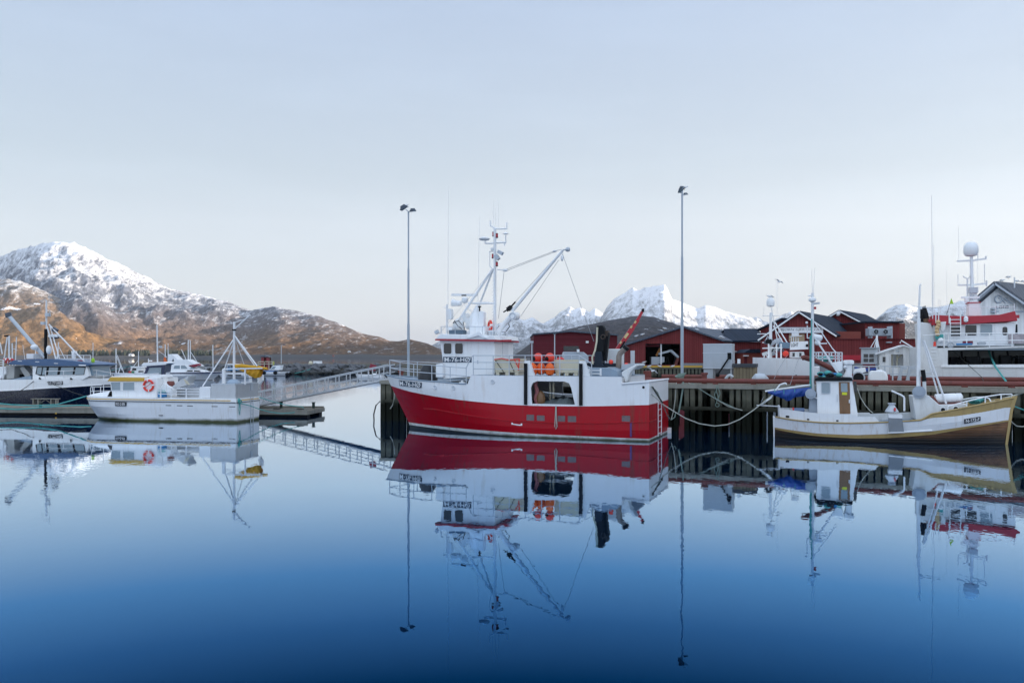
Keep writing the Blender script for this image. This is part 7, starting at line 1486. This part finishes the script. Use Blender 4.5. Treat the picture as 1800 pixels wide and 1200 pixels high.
p = RB.world((0, 0, 0)); b = on_z(44, 707, PD); t = thing('fender', 'white plastic fender hanging on the navy hull above the pontoon', 'fender', loc=(b.x, b.y+1.9, PD+.05)); m = MB(); m.lathe((0, 0, 0), [(.06, 0), (.2, .04), (.22, .2), (.21, .46), (.12, .52), (.06, .62)], 12); m.build('body', W, t); m = MB(); m.cyl((0, 0, .55), (.02, .0, 1.5), .02, 5); m.build('lanyard', ROPEG, t)
# gangway truss
G0 = on_z(444, 709, PD+.15); G0 = Vector((gx(447, 62.5), 62.5, PD+.12)); G1 = Vector((-9.0, 59.5, PZ+.02))
gd = (G1-G0); gl_ = gd.length; gw = thing('gangway', 'sloping aluminium gangway with railings from the pontoon up to the pier', 'gangway', loc=G0, rz=math.atan2(gd.y, gd.x)); slope = math.atan2(gd.z, math.hypot(gd.x, gd.y)); hl_ = math.hypot(gd.x, gd.y)
def gp(u, y, z): return Vector((u*hl_, y, gd.z*u+z))
for y in (-.6, .6):
    m = MB(); m.tube([gp(0, y, 1.05), gp(1, y, 1.05)], .045, 6); m.build('handrail', ALU, gw)
    m = MB(); m.tube([gp(0, y, .5), gp(1, y, .5)], .03, 6); m.build('mid_rail', ALU, gw)
    m = MB(); m.bar(gp(0, y, 0), gp(1, y, 0), .08, .14); m.build('stringer', ALU, gw)
    for i in range(13):
        u = .03+i*.0783; m = MB(); m.bar(gp(u, y, 0), gp(u, y, 1.05), .07, .06); m.bar(gp(u-.018, y, .02), gp(u, y, .3), .04, .04); m.bar(gp(u+.018, y, .02), gp(u, y, .3), .04, .04); m.build('stanchion', ALU, gw)
m = MB(); a = [gp(0, -.56, .03), gp(1, -.56, .03), gp(1, .56, .03), gp(0, .56, .03)]; m.add(a+[p-Vector((0, 0, .05)) for p in a], [(0, 1, 2, 3), (7, 6, 5, 4), (0, 1, 5, 4), (1, 2, 6, 5), (2, 3, 7, 6), (3, 0, 4, 7)]); m.build('walkway', GALV, gw)
# ================================================================== marina behind: cruisers and small boats
def small_boat(name, label, cat, px0, px1, ywl, hgt, bow_right, W_=WH, stripe=None, beam=None, group='small boats in the marina', rake=.14, sheer=.12):
    D = H*F/(ywl-HY); x0, x1 = gx(px0, D), gx(px1, D); Ln = x1-x0; fr = Fr(x0, D, 1, -.02) if bow_right else Fr(x1, D, -1, -.02)
    t = thing(name, label, cat, fr, group=group); b_ = beam or Ln*.15; z1 = hgt/F*D; st = lambda z: Ln*(1-rake+rake*min(1, max(0, z/z1)))
    hb = lambda s, z: b_*min(1, .55+.45*max(0, min(1, (z+.2)/(.6*z1+.01))))*(1 if s < Ln*.5 else max(0, 1-((s-Ln*.5)/(st(z)-Ln*.5))**2))
    sh = lambda s: z1*(1-sheer+sheer*(s/Ln)**2)
    m = MB(); l = hull_loft(m, [lambda s: -.3, lambda s: .06, lambda s: sh(s)*.55, lambda s: sh(s)*.72, sh], [1, 0, 0, 2], st, hb, 20); deck_from(m, l, -.03, .02, 0); m.build('hull', [W_, BLK, stripe or W_], t)
    sd = -1 if bow_right else 1
    def q_(px, py, v=0): return fr.hit(px, py, v*sd)
    def block(pts, nm, mt, v, v2=None, bev=.03):
        m = MB(); m.plate([q_(a, c, v) for a, c in pts], v*sd, (-v if v2 is None else v2)*sd); return m.build(nm, mt, t, bevel=bev)
    def pole(a, c, r, nm='mast', mt=WF, v=0):
        m = MB(); p, e = q_(*a, v), q_(*c, v); m.cyl((p[0], v*sd, p[1]), (e[0], v*sd, e[1]), r, 6); return m.build(nm, mt, t)
    return t, block, pole, q_, D, sd
NAVS = mat('navy_stripe', (.01, .02, .07), .3)
t, bk, pole, q_, D, sd = small_boat('motor_cruiser', 'white flybridge motor cruiser with thin navy stripe moored in the marina', 'motor cruiser', 250, 394, 668, 16, True, beam=2.0)
bk([(283, 655.5), (300, 642), (330, 642.5), (340, 648), (353, 651), (360, 654)], 'cabin', W, 1.5); bk([(262, 657), (264, 641.5), (285, 641), (281, 656)], 'aft_cabin', W, 1.5)
bk([(297, 641.5), (308, 632.5), (328, 631.5), (340, 638), (350, 643.5)], 'flybridge', W, 1.35); bk([(294, 640), (295.5, 622.5), (302, 622), (314, 634), (310, 640), (304, 630), (299, 640)], 'radar_arch', W, 1.3)
bk([(287, 640.5), (300, 641), (295, 655), (283, 655)], 'canopy', NAVS, 1.52, 1.0)
for a in (((305, 648), (306.5, 642.5), (316, 642), (316, 648)), ((318, 648), (318, 642), (325, 642), (330, 648)), ((333, 648), (337, 645), (342, 647.5), (342, 648.5))): bk(a, 'window', GLASSL, 1.53, 1.48, 0)
for a in (((327, 653), (330, 650.5), (338.5, 650.5), (338.5, 653)), ((341, 653), (341, 650.5), (350, 651), (353, 653)), ((262, 653), (263, 650.5), (269, 650.5), (269, 653)), ((272, 653), (272, 650.5), (277, 650.5), (277, 653))): bk(a, 'window', GLASS, 1.56, 1.5, 0)
bk([(250, 655.5), (392, 653.8), (392, 656), (250, 657.6)], 'navy_stripe', NAVS, 2.04, 1.0, 0)
pole((345, 643), (345, 636), .1, 'searchlight', W); pole((331, 632), (331, 597), .1); pole((334.5, 633), (334.5, 598), .09); pole((335, 618), (349, 640), .05, 'stay'); pole((319, 614), (327, 632), .06, 'stay'); pole((290.5, 634), (290.5, 605), .09); pole((295.5, 626), (295.5, 604), .07)
m = MB(); a = [q_(x, 646-(x-345)*.02, 1.2) for x in (350, 362, 375)]; [m.cyl((p[0], 1.2*sd, p[1]-.9), (p[0], 1.2*sd, p[1]), .05, 5) for p in a]; m.tube([(p[0], 1.2*sd, p[1]) for p in a], .05, 5); m.build('bow_rail', WF, t)
bk([(287.5, 638.5), (288, 628), (290.5, 627.5), (294, 637)], 'orange_flag', mat('orange_flag', (.75, .14, .03), .6), .3, .2, 0)
bk([(331, 642), (348, 639), (351, 642), (340, 645)], 'red_cover', PUR, 1.4, .4, 0)
t, bk, pole, q_, D, sd = small_boat('motor_boat', 'small white boat with red and green boxes left of the flybridge cruiser', 'motor boat', 198, 262, 667, 12, False, beam=1.6)
bk([(228, 656), (230, 645), (247, 645), (249, 656)], 'cabin', W, 1.0); bk([(229, 646), (230, 643.8), (248, 643.8), (249, 646)], 'roof', W, 1.2); bk([(231.5, 651), (233, 647), (239.5, 647), (239.5, 651)], 'window', GLASS, 1.04, .9, 0); bk([(243, 656), (243.5, 651.5), (250.5, 651.5), (252, 656)], 'window', GLASS, 1.3, .9, 0)
bk([(226, 655.5), (226, 652), (230.5, 652), (230.5, 655.5)], 'red_box', REDB, 1.4, .9); bk([(231, 655.5), (231, 652), (234.5, 652), (234.5, 655.5)], 'green_box', mat('green_box', (.02, .22, .1), .5), 1.4, .9)
pole((204, 656), (204, 612), .1); pole((206, 624), (218, 656), .06, 'stay'); pole((205, 626), (214, 650), .05, 'stay'); pole((208, 656), (212, 643), .08, 'gallows'); pole((243.5, 645), (243.5, 617), .07); pole((243, 633), (234, 645), .04, 'stay')
t, bk, pole, q_, D, sd = small_boat('sport_boat', 'white sport boat with black striped screen frame and tall mast behind the workboat', 'motor boat', 243, 300, 679.5, 26, True, beam=1.3)
bk([(250, 663), (259, 642), (290, 641), (287, 662), (283, 662), (285, 645), (262, 646), (254, 664)], 'screen_frame', NAVS, 1.1); bk([(257, 656), (260, 646), (284, 645), (283, 657)], 'windscreen', GLASSL, 1.0); bk([(248, 642), (252, 637.5), (290, 635.5), (296, 638), (290, 641), (252, 643.5)], 'hardtop', W, 1.2)
pole((277, 637), (276, 571), .1); pole((277, 615), (294, 628), .025, 'stay'); pole((261, 638), (261, 630), .06, 'antenna')
m = MB(); a = q_(282, 609.5, .2); m.box((a[0], .2*sd, a[1]), (.42, .3, .3)); m.build('floodlight', GALV, t); m = MB(); a = q_(264, 634, 0); m.box((a[0], 0, a[1]), (.5, .3, .16)); m.build('radar', W, t)
t, bk, pole, q_, D, sd = small_boat('launch', 'low white launch with blue side screens behind the yellow sail', 'motor boat', 382, 440, 664.5, 11, False, beam=1.4)
bk([(397, 651), (398, 645.5), (414, 645.5), (416, 651)], 'cabin', BLUEP, 1.0); bk([(395, 641.2), (397, 639.5), (416, 639.5), (417, 641.5)], 'roof', W, 1.3); bk([(398, 652), (399, 641), (400, 641), (399, 652)], 'post', W, 1.1); pole((374.5, 668), (374.2, 606), .1)
m = MB(); a = q_(400, 659.3, 1.45); b_ = q_(424, 659.3, 1.45); m.bx(a[0], b_[0], 1.42*sd, 1.5*sd, a[1]-.12, a[1]+.12); m.build('rubber_strip', RUB, t)
t, bk, pole, q_, D, sd = small_boat('work_raft', 'blue and white inflatable launch with black fenders near the red hut', 'motor boat', 456, 511, 660.5, 8, True, beam=1.5)
bk([(473, 650), (480, 642.5), (494, 641.5), (492, 650)], 'cabin', W, 1.0); bk([(474.5, 648.5), (480.5, 644), (485, 644), (482, 648.5)], 'window', GLASSL, 1.04, .9, 0); bk([(464, 657), (464, 651), (483, 651), (485, 657)], 'blue_cover', mat('faded_blue_cover', (.13, .22, .4), .6), 1.2)
for a, b_ in ((484, 655), (464, 655), (505, 658)):
    m = MB(); c = q_(a, b_, 1.55); m.ball((c[0], 1.6*sd, c[1]), .5, (1, .6, .9)); m.build('fender', RUB, t)
t, bk, pole, q_, D, sd = small_boat('dinghy', 'small open white dinghy with outboard moored beyond the gangway', 'dinghy', 625, 672, 669, 12, False, beam=1.0)
bk([(653, 661), (655, 656), (661, 656), (661, 661)], 'outboard', W, .2); pole((648.5, 662), (648.5, 653), .05, 'stanchion'); pole((661.5, 662), (661.5, 653), .05, 'stanchion')
t, bk, pole, q_, D, sd = small_boat('sailing_boat', 'white boat with two crossed mast frames at the left picture edge', 'sailing boat', -60, 34, 673, 20, True, beam=2.0)
pole((16, 660), (16, 590), .14); pole((3, 660), (13, 592), .1, 'gallows_leg'); pole((8, 590.5), (16, 590), .16, 'mast_head', RUB); pole((22, 650), (21.5, 603), .1); pole((26.5, 650), (29, 592), .08); pole((21, 612), (30, 615), .05, 'yard'); pole((0, 602), (4, 622), .1, 'boom')
bk([(-20, 658), (-18, 632), (8, 633), (10, 658)], 'wheelhouse', mat('brown_wheelhouse', (.25, .18, .11), .6), 1.2)
t, bk, pole, q_, D, sd = small_boat('sailing_boat', 'white boat with bare stayed masts just right of the crane boat mast', 'sailing boat', 70, 130, 671, 12, True, beam=1.6)
pole((100, 655), (103, 601), .1); pole((97, 648), (103, 608), .06, 'stay'); pole((104, 610), (116, 634), .06, 'stay'); pole((45, 640), (40, 606), .04, 'whip_antenna'); pole((163.5, 640), (163.5, 602), .06, 'pole')
# red hut on a landing, sign board with float, red sheet, lamp post on the breakwater
Dh = 196
t = thing('hut', 'narrow red wooden hut with white railing at the marina breakwater', 'hut', loc=(gx(465, Dh), Dh, 1.2)); X = lambda p: gx(p, Dh)-gx(465, Dh); Z = lambda p: gz(p, Dh)-1.2
m = MB(); m.bx(X(459), X(464), 0, 2, 0, Z(627)); m.bx(X(468), X(472), 0, 2, 0, Z(627)); m.bx(X(459), X(472), 1.2, 2, 0, Z(627)); m.build('wall', mat('hut_red', (.26, .04, .045), .6, var=.15), t)
m = MB(); m.plate([(X(457.5), Z(627.5)), (X(474), Z(627.5)), (X(466), Z(624)), (X(461), Z(625))], -.3, 2.3); m.build('roof', SLATE, t)
m = MB(); [m.bx(X(a), X(a)+.14, -.4, -.3, -.6, Z(635)) for a in (454, 465, 473, 480)]; [m.bx(X(454), X(480), -.4, -.32, Z(z), Z(z)+.16) for z in (636, 640)]; m.build('railing', CREAM, t)
m = MB(); m.bx(X(452), X(484), -.6, 3, -1.4, -.01); m.build('landing', BEAM, t)
m = MB(); m.ball((X(481), -.2, Z(638.5)), .35, (.8, .6, 1.6)); m.build('lime_float', mat('dull_lime', (.4, .42, .06), .6), t)
Dh = 207
t = thing('sign_board', 'blank white board on posts beside a tan float on the breakwater', 'sign', loc=(gx(558, Dh), Dh, 2.6)); X = lambda p: gx(p, Dh)-gx(558, Dh); Z = lambda p: gz(p, Dh)-2.6
m = MB(); m.bx(X(550.5), X(566), 0, .2, Z(641.5), Z(634.5)); m.build('board', W, t); m = MB(); [m.bx(X(a), X(a)+.2, .2, .35, 0, Z(636)) for a in (553, 563)]; m.build('post', GALV, t)
t = thing('buoy', 'tan round buoy lying on the breakwater left of the blank board', 'buoy', loc=(gx(546, Dh), Dh, gz(638.5, Dh))); m = MB(); m.ball((0, 0, 0), .58, (.95, .8, 1.1)); m.build('float', CREAM, t); m = MB(); m.cyl((0, 0, .55), (0, 0, .8), .1, 6); m.build('eye', RUB, t)
Dh = 60.6
t = thing('red_sheet', 'dark red tilted sheet hung on the gangway railing near its upper end', 'sheet', loc=at(655, 645, Dh)); X = lambda p: gx(p, Dh)-gx(655, Dh); Z = lambda p: gz(p, Dh)-gz(645, Dh)
m = MB(); m.plate([(X(648), Z(651)), (X(651), Z(639)), (X(662), Z(642)), (X(659.5), Z(652))], 0, .05); m.build('sheet', PUR, t); m = MB(); m.cyl((X(655), .08, Z(653)), (X(655), .08, Z(641)), .03, 6); m.build('pole', GALV, t)
Dh = 212
t = thing('lamp_post', 'slim lamp post with small head standing on the breakwater', 'lamp post', loc=(gx(494.5, Dh), Dh, 2.6)); m = MB(); m.cyl((0, 0, 0), (0, 0, gz(606, Dh)-2.6), .13, 6, 0, .09); m.build('post', GALV, t); m = MB(); m.bar((0, 0, gz(606, Dh)-2.6), (.7, 0, gz(605, Dh)-2.6), .12, .1); m.box((.75, 0, gz(605, Dh)-2.65), (.6, .35, .25)); m.build('lamp_head', LAMPM, t)
for a, lab in ((975, 'slim grey lamp post before the dark red hall behind the orange buoys'),):
    Dh = 138; t = thing('lamp_post', lab, 'lamp post', loc=(gx(a, Dh), Dh, QZ)); m = MB(); m.cyl((0, 0, 0), (0, 0, gz(587, Dh)-QZ), .12, 6, 0, .09); m.build('post', GALV, t); m = MB(); m.box((0, 0, gz(586.5, Dh)-QZ), (.5, .3, .2)); m.build('lamp_head', LAMPM, t)
# small items between the hall and the trawler
Dh = 110
t = thing('market_tent', 'low white sheeted cover standing before the dark red hall', 'cover', loc=(gx(1010, Dh), Dh+17, QZ)); X = lambda p: gx(p, Dh+17)-gx(1010, Dh); Z = lambda p: gz(p, Dh+17)-QZ
m = MB(); m.plate([(X(990), 0), (X(990), Z(624)), (X(992), Z(618)), (X(1026), Z(618.5)), (X(1033), Z(624)), (X(1033), 0)], 0, 4); m.build('sheet', STEEL, t, bevel=.1); m = MB(); m.box((X(1016), -.2, Z(616.5)), (.4, .4, .5)); m.build('vent', W, t)
# red telescopic crane on the pier behind the trawler stern
def cw(px, py, D): return at(px, py, D)
Dc = 60.5; b = cw(1083, 640, Dc); t = thing('red_crane', 'red telescopic crane arm rising behind the trawler stern', 'crane', loc=(b.x, Dc, PZ)); O = Vector((b.x, Dc, PZ))
def cp(px, py, dy=0): return cw(px, py, Dc+dy)-O
m = MB(); m.box((0, 0, .5), (1.6, 1.4, 1.0)); m.build('base', STEEL, t, bevel=.05); m = MB(); m.cyl((-.1, 0, 1.0), cp(1082, 618), .28, 10); m.build('slew_post', REDT, t)
m = MB(); m.bar(cp(1081.5, 620), cp(1112, 576), .26, .34); bo = m.build('boom', REDT, t); m = MB(); m.bar(cp(1104, 588), cp(1121.5, 562), .2, .26); m.bar(cp(1118, 567), cp(1129, 547.5), .15, .2); m.build('boom_extension', REDT, bo); m = MB(); m.bar(cp(1128, 546.5), cp(1132, 546), .18, .2); m.cyl(cp(1130.3, 544.5), cp(1130.3, 542.5), .1, 8); m.build('boom_tip', RUB, bo)
m = MB(); m.cyl(cp(1085, 622, -.3), cp(1098, 600, -.3), .07, 8); m.build('lift_cylinder', RUB, t); m = MB(); m.bar(cp(1098, 594, -.2), cp(1104, 585.5, -.2), .02, .18); [m.box(cp(x, y, -.2), (.2, .03, .13), 0, Matrix.Rotation(-.95, 3, 'Y')) for x, y in ((1091, 602), (1116.5, 566), (1109.5, 574.5))]; m.build('yellow_labels', mat('pale_yellow_label', (.62, .5, .25), .6), bo)
t = thing('steel_post', 'short grey steel post on the pier behind the trawler stern', 'post', loc=(cw(1112, 640, 60).x, 60, PZ)); m = MB(); m.bx(-.14, .14, -.14, .14, 0, gz(616, 60)-PZ); m.build('shaft', GALV, t); m = MB(); m.bx(-.5, -.141, -.2, .2, .0, .5); m.build('dark_box', LAMPM, t)
# ================================================================== gulls
def gull_mesh(nm):
    m = MB(); m.lathe((-.27, 0, .17), [(.01, 0), (.05, .06), (.09, .18), (.1, .3), (.07, .42), (.04, .48)], 8, 0, (1, 0, .22)); m.ball((.24, 0, .31), .055, (1.15, .9, 1), 8, 6)
    m.tube([(.28, 0, .31), (.36, 0, .295)], .012, 4, 2, .004); 
    for s_ in (-1, 1): m.add([(.14, s_*.06, .3), (.02, s_*.1, .25), (-.4, s_*.03, .16), (-.12, s_*.075, .33)], [(0, 1, 2, 3)], 1); m.cyl((.02, s_*.03, .2), (.03, s_*.03, 0), .009, 4, 2)
    m.add([(-.26, -.04, .2), (-.44, -.03, .12), (-.44, .03, .12), (-.26, .04, .2)], [(0, 1, 2, 3)], 1)
    o = m.build(nm, [GULLM, GULLG, YEL], recenter=False); return o
g0 = gull_mesh('seagull'); first = True
GL = [(1118, 592, 128, 'white gull on the warehouse roof slope, lower of the two near its left eave', 1), (1129, 589, 128, 'white gull on the warehouse roof slope, upper of the two near its left eave', 1), (1169, 578.5, 128, 'white gull on the left roof slope just below the warehouse ridge', -1), (1212, 576.5, 128, 'gull just right of the warehouse ridge beside the floodlight mast', 1), (1226, 580.5, 128, 'gull on the right warehouse roof slope, midway down', -1), (1266, 593, 128, 'gull at the lower right eave of the warehouse, left one', 1), (1271, 594.5, 128, 'gull at the lower right eave of the warehouse, right one', -1),
      (1353.5, 524, 62, 'dark gull standing on the white dome of the vessel behind the pier', -1), (1761.5, 495, 86, 'gull on the ridge corner of the white building', 1), (1773, 489, 85, 'gull perched on the vent pipe of the white building', 1), (1787, 496, 87, 'gull on the white building ridge between vent pipe and picture edge', -1), (1799, 496.5, 87, 'gull on the white building ridge at the picture edge', 1),
      (1141, 645, 124.6, 'gull on the yellow kerb left of the conveyor', 1), (1160, 645, 124.6, 'gull on the yellow kerb below the conveyor hopper', -1), (1182, 645, 124.6, 'gull on the yellow kerb just left of the floodlight mast', 1), (1202.5, 333.5, 52.2, 'gull sitting on the top lamp of the right floodlight mast', 1), (712, 364.5, 58.2, 'gull sitting on the tilted lamp of the left floodlight mast', 1), (1132, 638, 127.5, 'gull on the plinth ledge at the left corner of the open bay', 1)]
for px, py, D, lab, s_ in GL:
    o = g0 if first else g0.copy()
    if not first: C.objects.link(o)
    first = False; p = at(px, py+1.5, D); o.location = p; k = .85 if D < 70 else (1.0 if D < 100 else 1.25); o.scale = (k*s_, k, k) if s_ > 0 else (k, k, k); o.rotation_euler = (0, 0, 0 if s_ > 0 else math.pi); tag(o, lab, 'gull', 'gulls around the harbour')
def flying(px, py, D, lab, k):
    m = MB(); m.lathe((-.25, 0, 0), [(.01, 0), (.07, .12), (.09, .28), (.06, .44), (.02, .54)], 8, 0, (1, 0, .05))
    for s_ in (-1, 1): m.add([(.12, s_*.05, .03), (.05, s_*.35, .2), (-.05, s_*.75, .1), (-.12, s_*.72, .09), (-.12, s_*.35, .17), (-.1, s_*.05, .02)], [(0, 1, 4, 5), (1, 2, 3, 4)], 1)
    m.add([(-.22, -.05, 0), (-.42, -.07, 0), (-.42, .07, 0), (-.22, .05, 0)], [(0, 1, 2, 3)])
    o = m.build('seagull', [GULLM, GULLG], recenter=False); o.location = at(px, py, D); o.rotation_euler = (.4, -.2, k); tag(o, lab, 'gull', 'gulls around the harbour')
flying(1147, 652, 75, 'white gull flying low in front of the dark timber quay front', .6); flying(1370, 495.5, 90, 'small gull flying in the sky above the white dome', .3)
# ================================================================== mooring ropes
def rope(pts, r, mt, lab):
    m = MB(); m.tube(pts, r, 5, 0); tag(m.build('mooring_rope', mt), lab, 'rope', 'mooring ropes')
p1 = RB.world((.35, 2.75, 2.75)); 
def through(pxs, D0, D1):
    n = len(pxs)-1; return [at(a, b, D0+(D1-D0)*i/n) for i, (a, b) in enumerate(pxs)]
rope(through([(1131, 680.5), (1155, 701), (1166, 711), (1180, 720), (1205, 735), (1230, 744.5), (1256, 748.5), (1278, 746), (1300, 737), (1325, 720), (1345, 704), (1355, 696)], 42.6, 44.6), .03, ROPEW, 'long pale rope sagging from the red trawler stern to the wooden boat')
rope(through([(1146, 679), (1156, 690), (1164, 709), (1172, 728), (1179, 738), (1186, 733), (1190, 715), (1193, 690), (1195, 670)], 42.6, 51.5), .03, ROPEM, 'green rope looping from the stern fairlead up to the floodlight mast foot')
rope(through([(1147, 680), (1153, 690), (1160, 701), (1165, 708)], 42.6, 42.9), .045, ROPED, 'dark chafed rope end over the red trawler stern bulwark')
rope(through([(1201, 671), (1200, 684), (1197, 703), (1193, 725)], 48.6, 48.4), .05, ROPEM, 'thick green rope hanging down the pier face from the mast foot')
rope(through([(1189, 672), (1187, 700), (1184, 722), (1180, 736)], 48.7, 48.5), .03, ROPEW, 'thin pale rope hanging down the pier face left of the green rope')
rope(through([(1210, 672), (1230, 684), (1256, 700), (1280, 714), (1305, 721)], 48.6, 46.6), .025, ROPEW, 'pale rope slanting down the pier planks below the steel hopper')
rope(through([(1216, 673), (1240, 690), (1268, 706), (1290, 716)], 48.4, 46.6), .025, ROPEM, 'green rope slanting beside the pale one down the pier planks')
rope(through([(1740, 707), (1760, 701), (1780, 695.5), (1800, 690), (1830, 682)], 41.4, 42.5), .05, ROPEW, 'pale rope from the wooden bow up to the pier at right')
rope(through([(1764, 706), (1775, 711), (1788, 716), (1802, 721), (1830, 730)], 40.9, 42.2), .035, ROPEG, 'turquoise rope from the wooden bow slanting down to the right')
rope(through([(1772, 733), (1780, 743), (1787, 748.5), (1795, 749.5), (1810, 748)], 41.0, 41.8), .03, ROPEW, 'pale slack rope hanging low off the wooden boat stem')
rope(through([(1735, 606), (1741, 625), (1750, 645), (1769, 671)], 55.0, 49.5), .06, ROPEG, 'thick turquoise rope from the large trawler rail down to the pier')
rope(through([(1658, 602), (1690, 630), (1725, 662), (1729, 669)], 55.0, 49.0), .018, ROPED, 'thin dark line slanting across the large trawler white side')
rope(through([(1507, 682), (1513, 699), (1521, 712), (1529, 721), (1535, 726)], 43.3, 42.6), .022, ROPEW, 'thin pale line from the wooden boat roof to its low deck')
rope(through([(1385, 622), (1368, 650), (1354, 680), (1345, 692), (1338, 706)], 60, 44.3), .014, WIRE, 'thin wire crossing the white hull down to the boom end')
rope(through([(1405, 626), (1397, 650), (1389, 676)], 60, 44.3), .014, WIRE, 'second thin wire crossing the white hull to the blue sail')
rope(through([(0, 709), (20, 711), (60, 713), (100, 711), (125, 704), (152, 696)], 61.0, 58.4), .05, ROPEG, 'turquoise rope from the pontoon edge up to the workboat bow')
rope(through([(0, 717.5), (30, 719.5), (60, 717), (100, 714), (140, 712), (160, 713)], 60.9, 60.6), .05, ROPEG, 'second turquoise rope drooping along the pontoon side')
rope(through([(64, 666), (45, 681), (20, 696), (0, 702)], 68.6, 62.0), .03, ROPED, 'grey rope from the navy boat fairlead down left to the pontoon')
rope(through([(70, 666), (100, 678), (130, 690), (152, 697)], 68.6, 63.5), .025, ROPED, 'thin grey rope from the navy boat fairlead down right to the pontoon')
rope(through([(420, 708), (440, 713), (456, 719), (475, 724), (495, 726.5), (515, 725), (534, 717)], 54.6, 60.0), .03, ROPEG, 'turquoise rope sagging from the workboat stern to the pontoon end')
rope(through([(456, 698), (480, 706), (505, 712), (533, 715)], 57.2, 60.5), .03, ROPEG, 'turquoise rope from the workboat far quarter to the pontoon end')
rope(through([(518, 656), (530, 653.5), (545, 649), (558, 643)], 200, 206), .07, ROPEG, 'green rope from the inflatable launch up to the blank board')
rope(through([(185, 653), (200, 650), (222, 645), (232, 643)], 180, 168), .05, ROPEG, 'pale rope from the breakwater to the small white boat')
rope(through([(668, 705), (661, 712), (657, 728), (657.5, 738), (661, 752), (668, 764)], 56.4, 56.4), .05, ROPED, 'dark rope bight hanging out from the left end of the pier')
rope(through([(694, 688), (693, 700), (690, 712), (686, 718)], 54.2, 54.6), .035, ROPEW, 'pale rope hanging from the pier piles beside the trawler bow')
# ================================================================== the air over the fjord
hz_ = MB(); hz_.bx(-11500, 14500, -1400, 11200, -6, 1900)
hm = bpy.data.materials.new('haze_air'); hm.use_nodes = True; nt = hm.node_tree; nt.nodes.remove(nt.nodes['Principled BSDF'])
pv_ = N(nt, 'ShaderNodeVolumePrincipled'); pv_.inputs['Color'].default_value = (.80, .90, 1, 1); pv_.inputs['Density'].default_value = 3.6e-5; pv_.inputs['Anisotropy'].default_value = .2
nt.links.new(pv_.outputs[0], nt.nodes['Material Output'].inputs['Volume'])
tag(hz_.build('haze', hm, recenter=False), kind='stuff', label='thin pale haze in the air over the fjord', cat='haze')
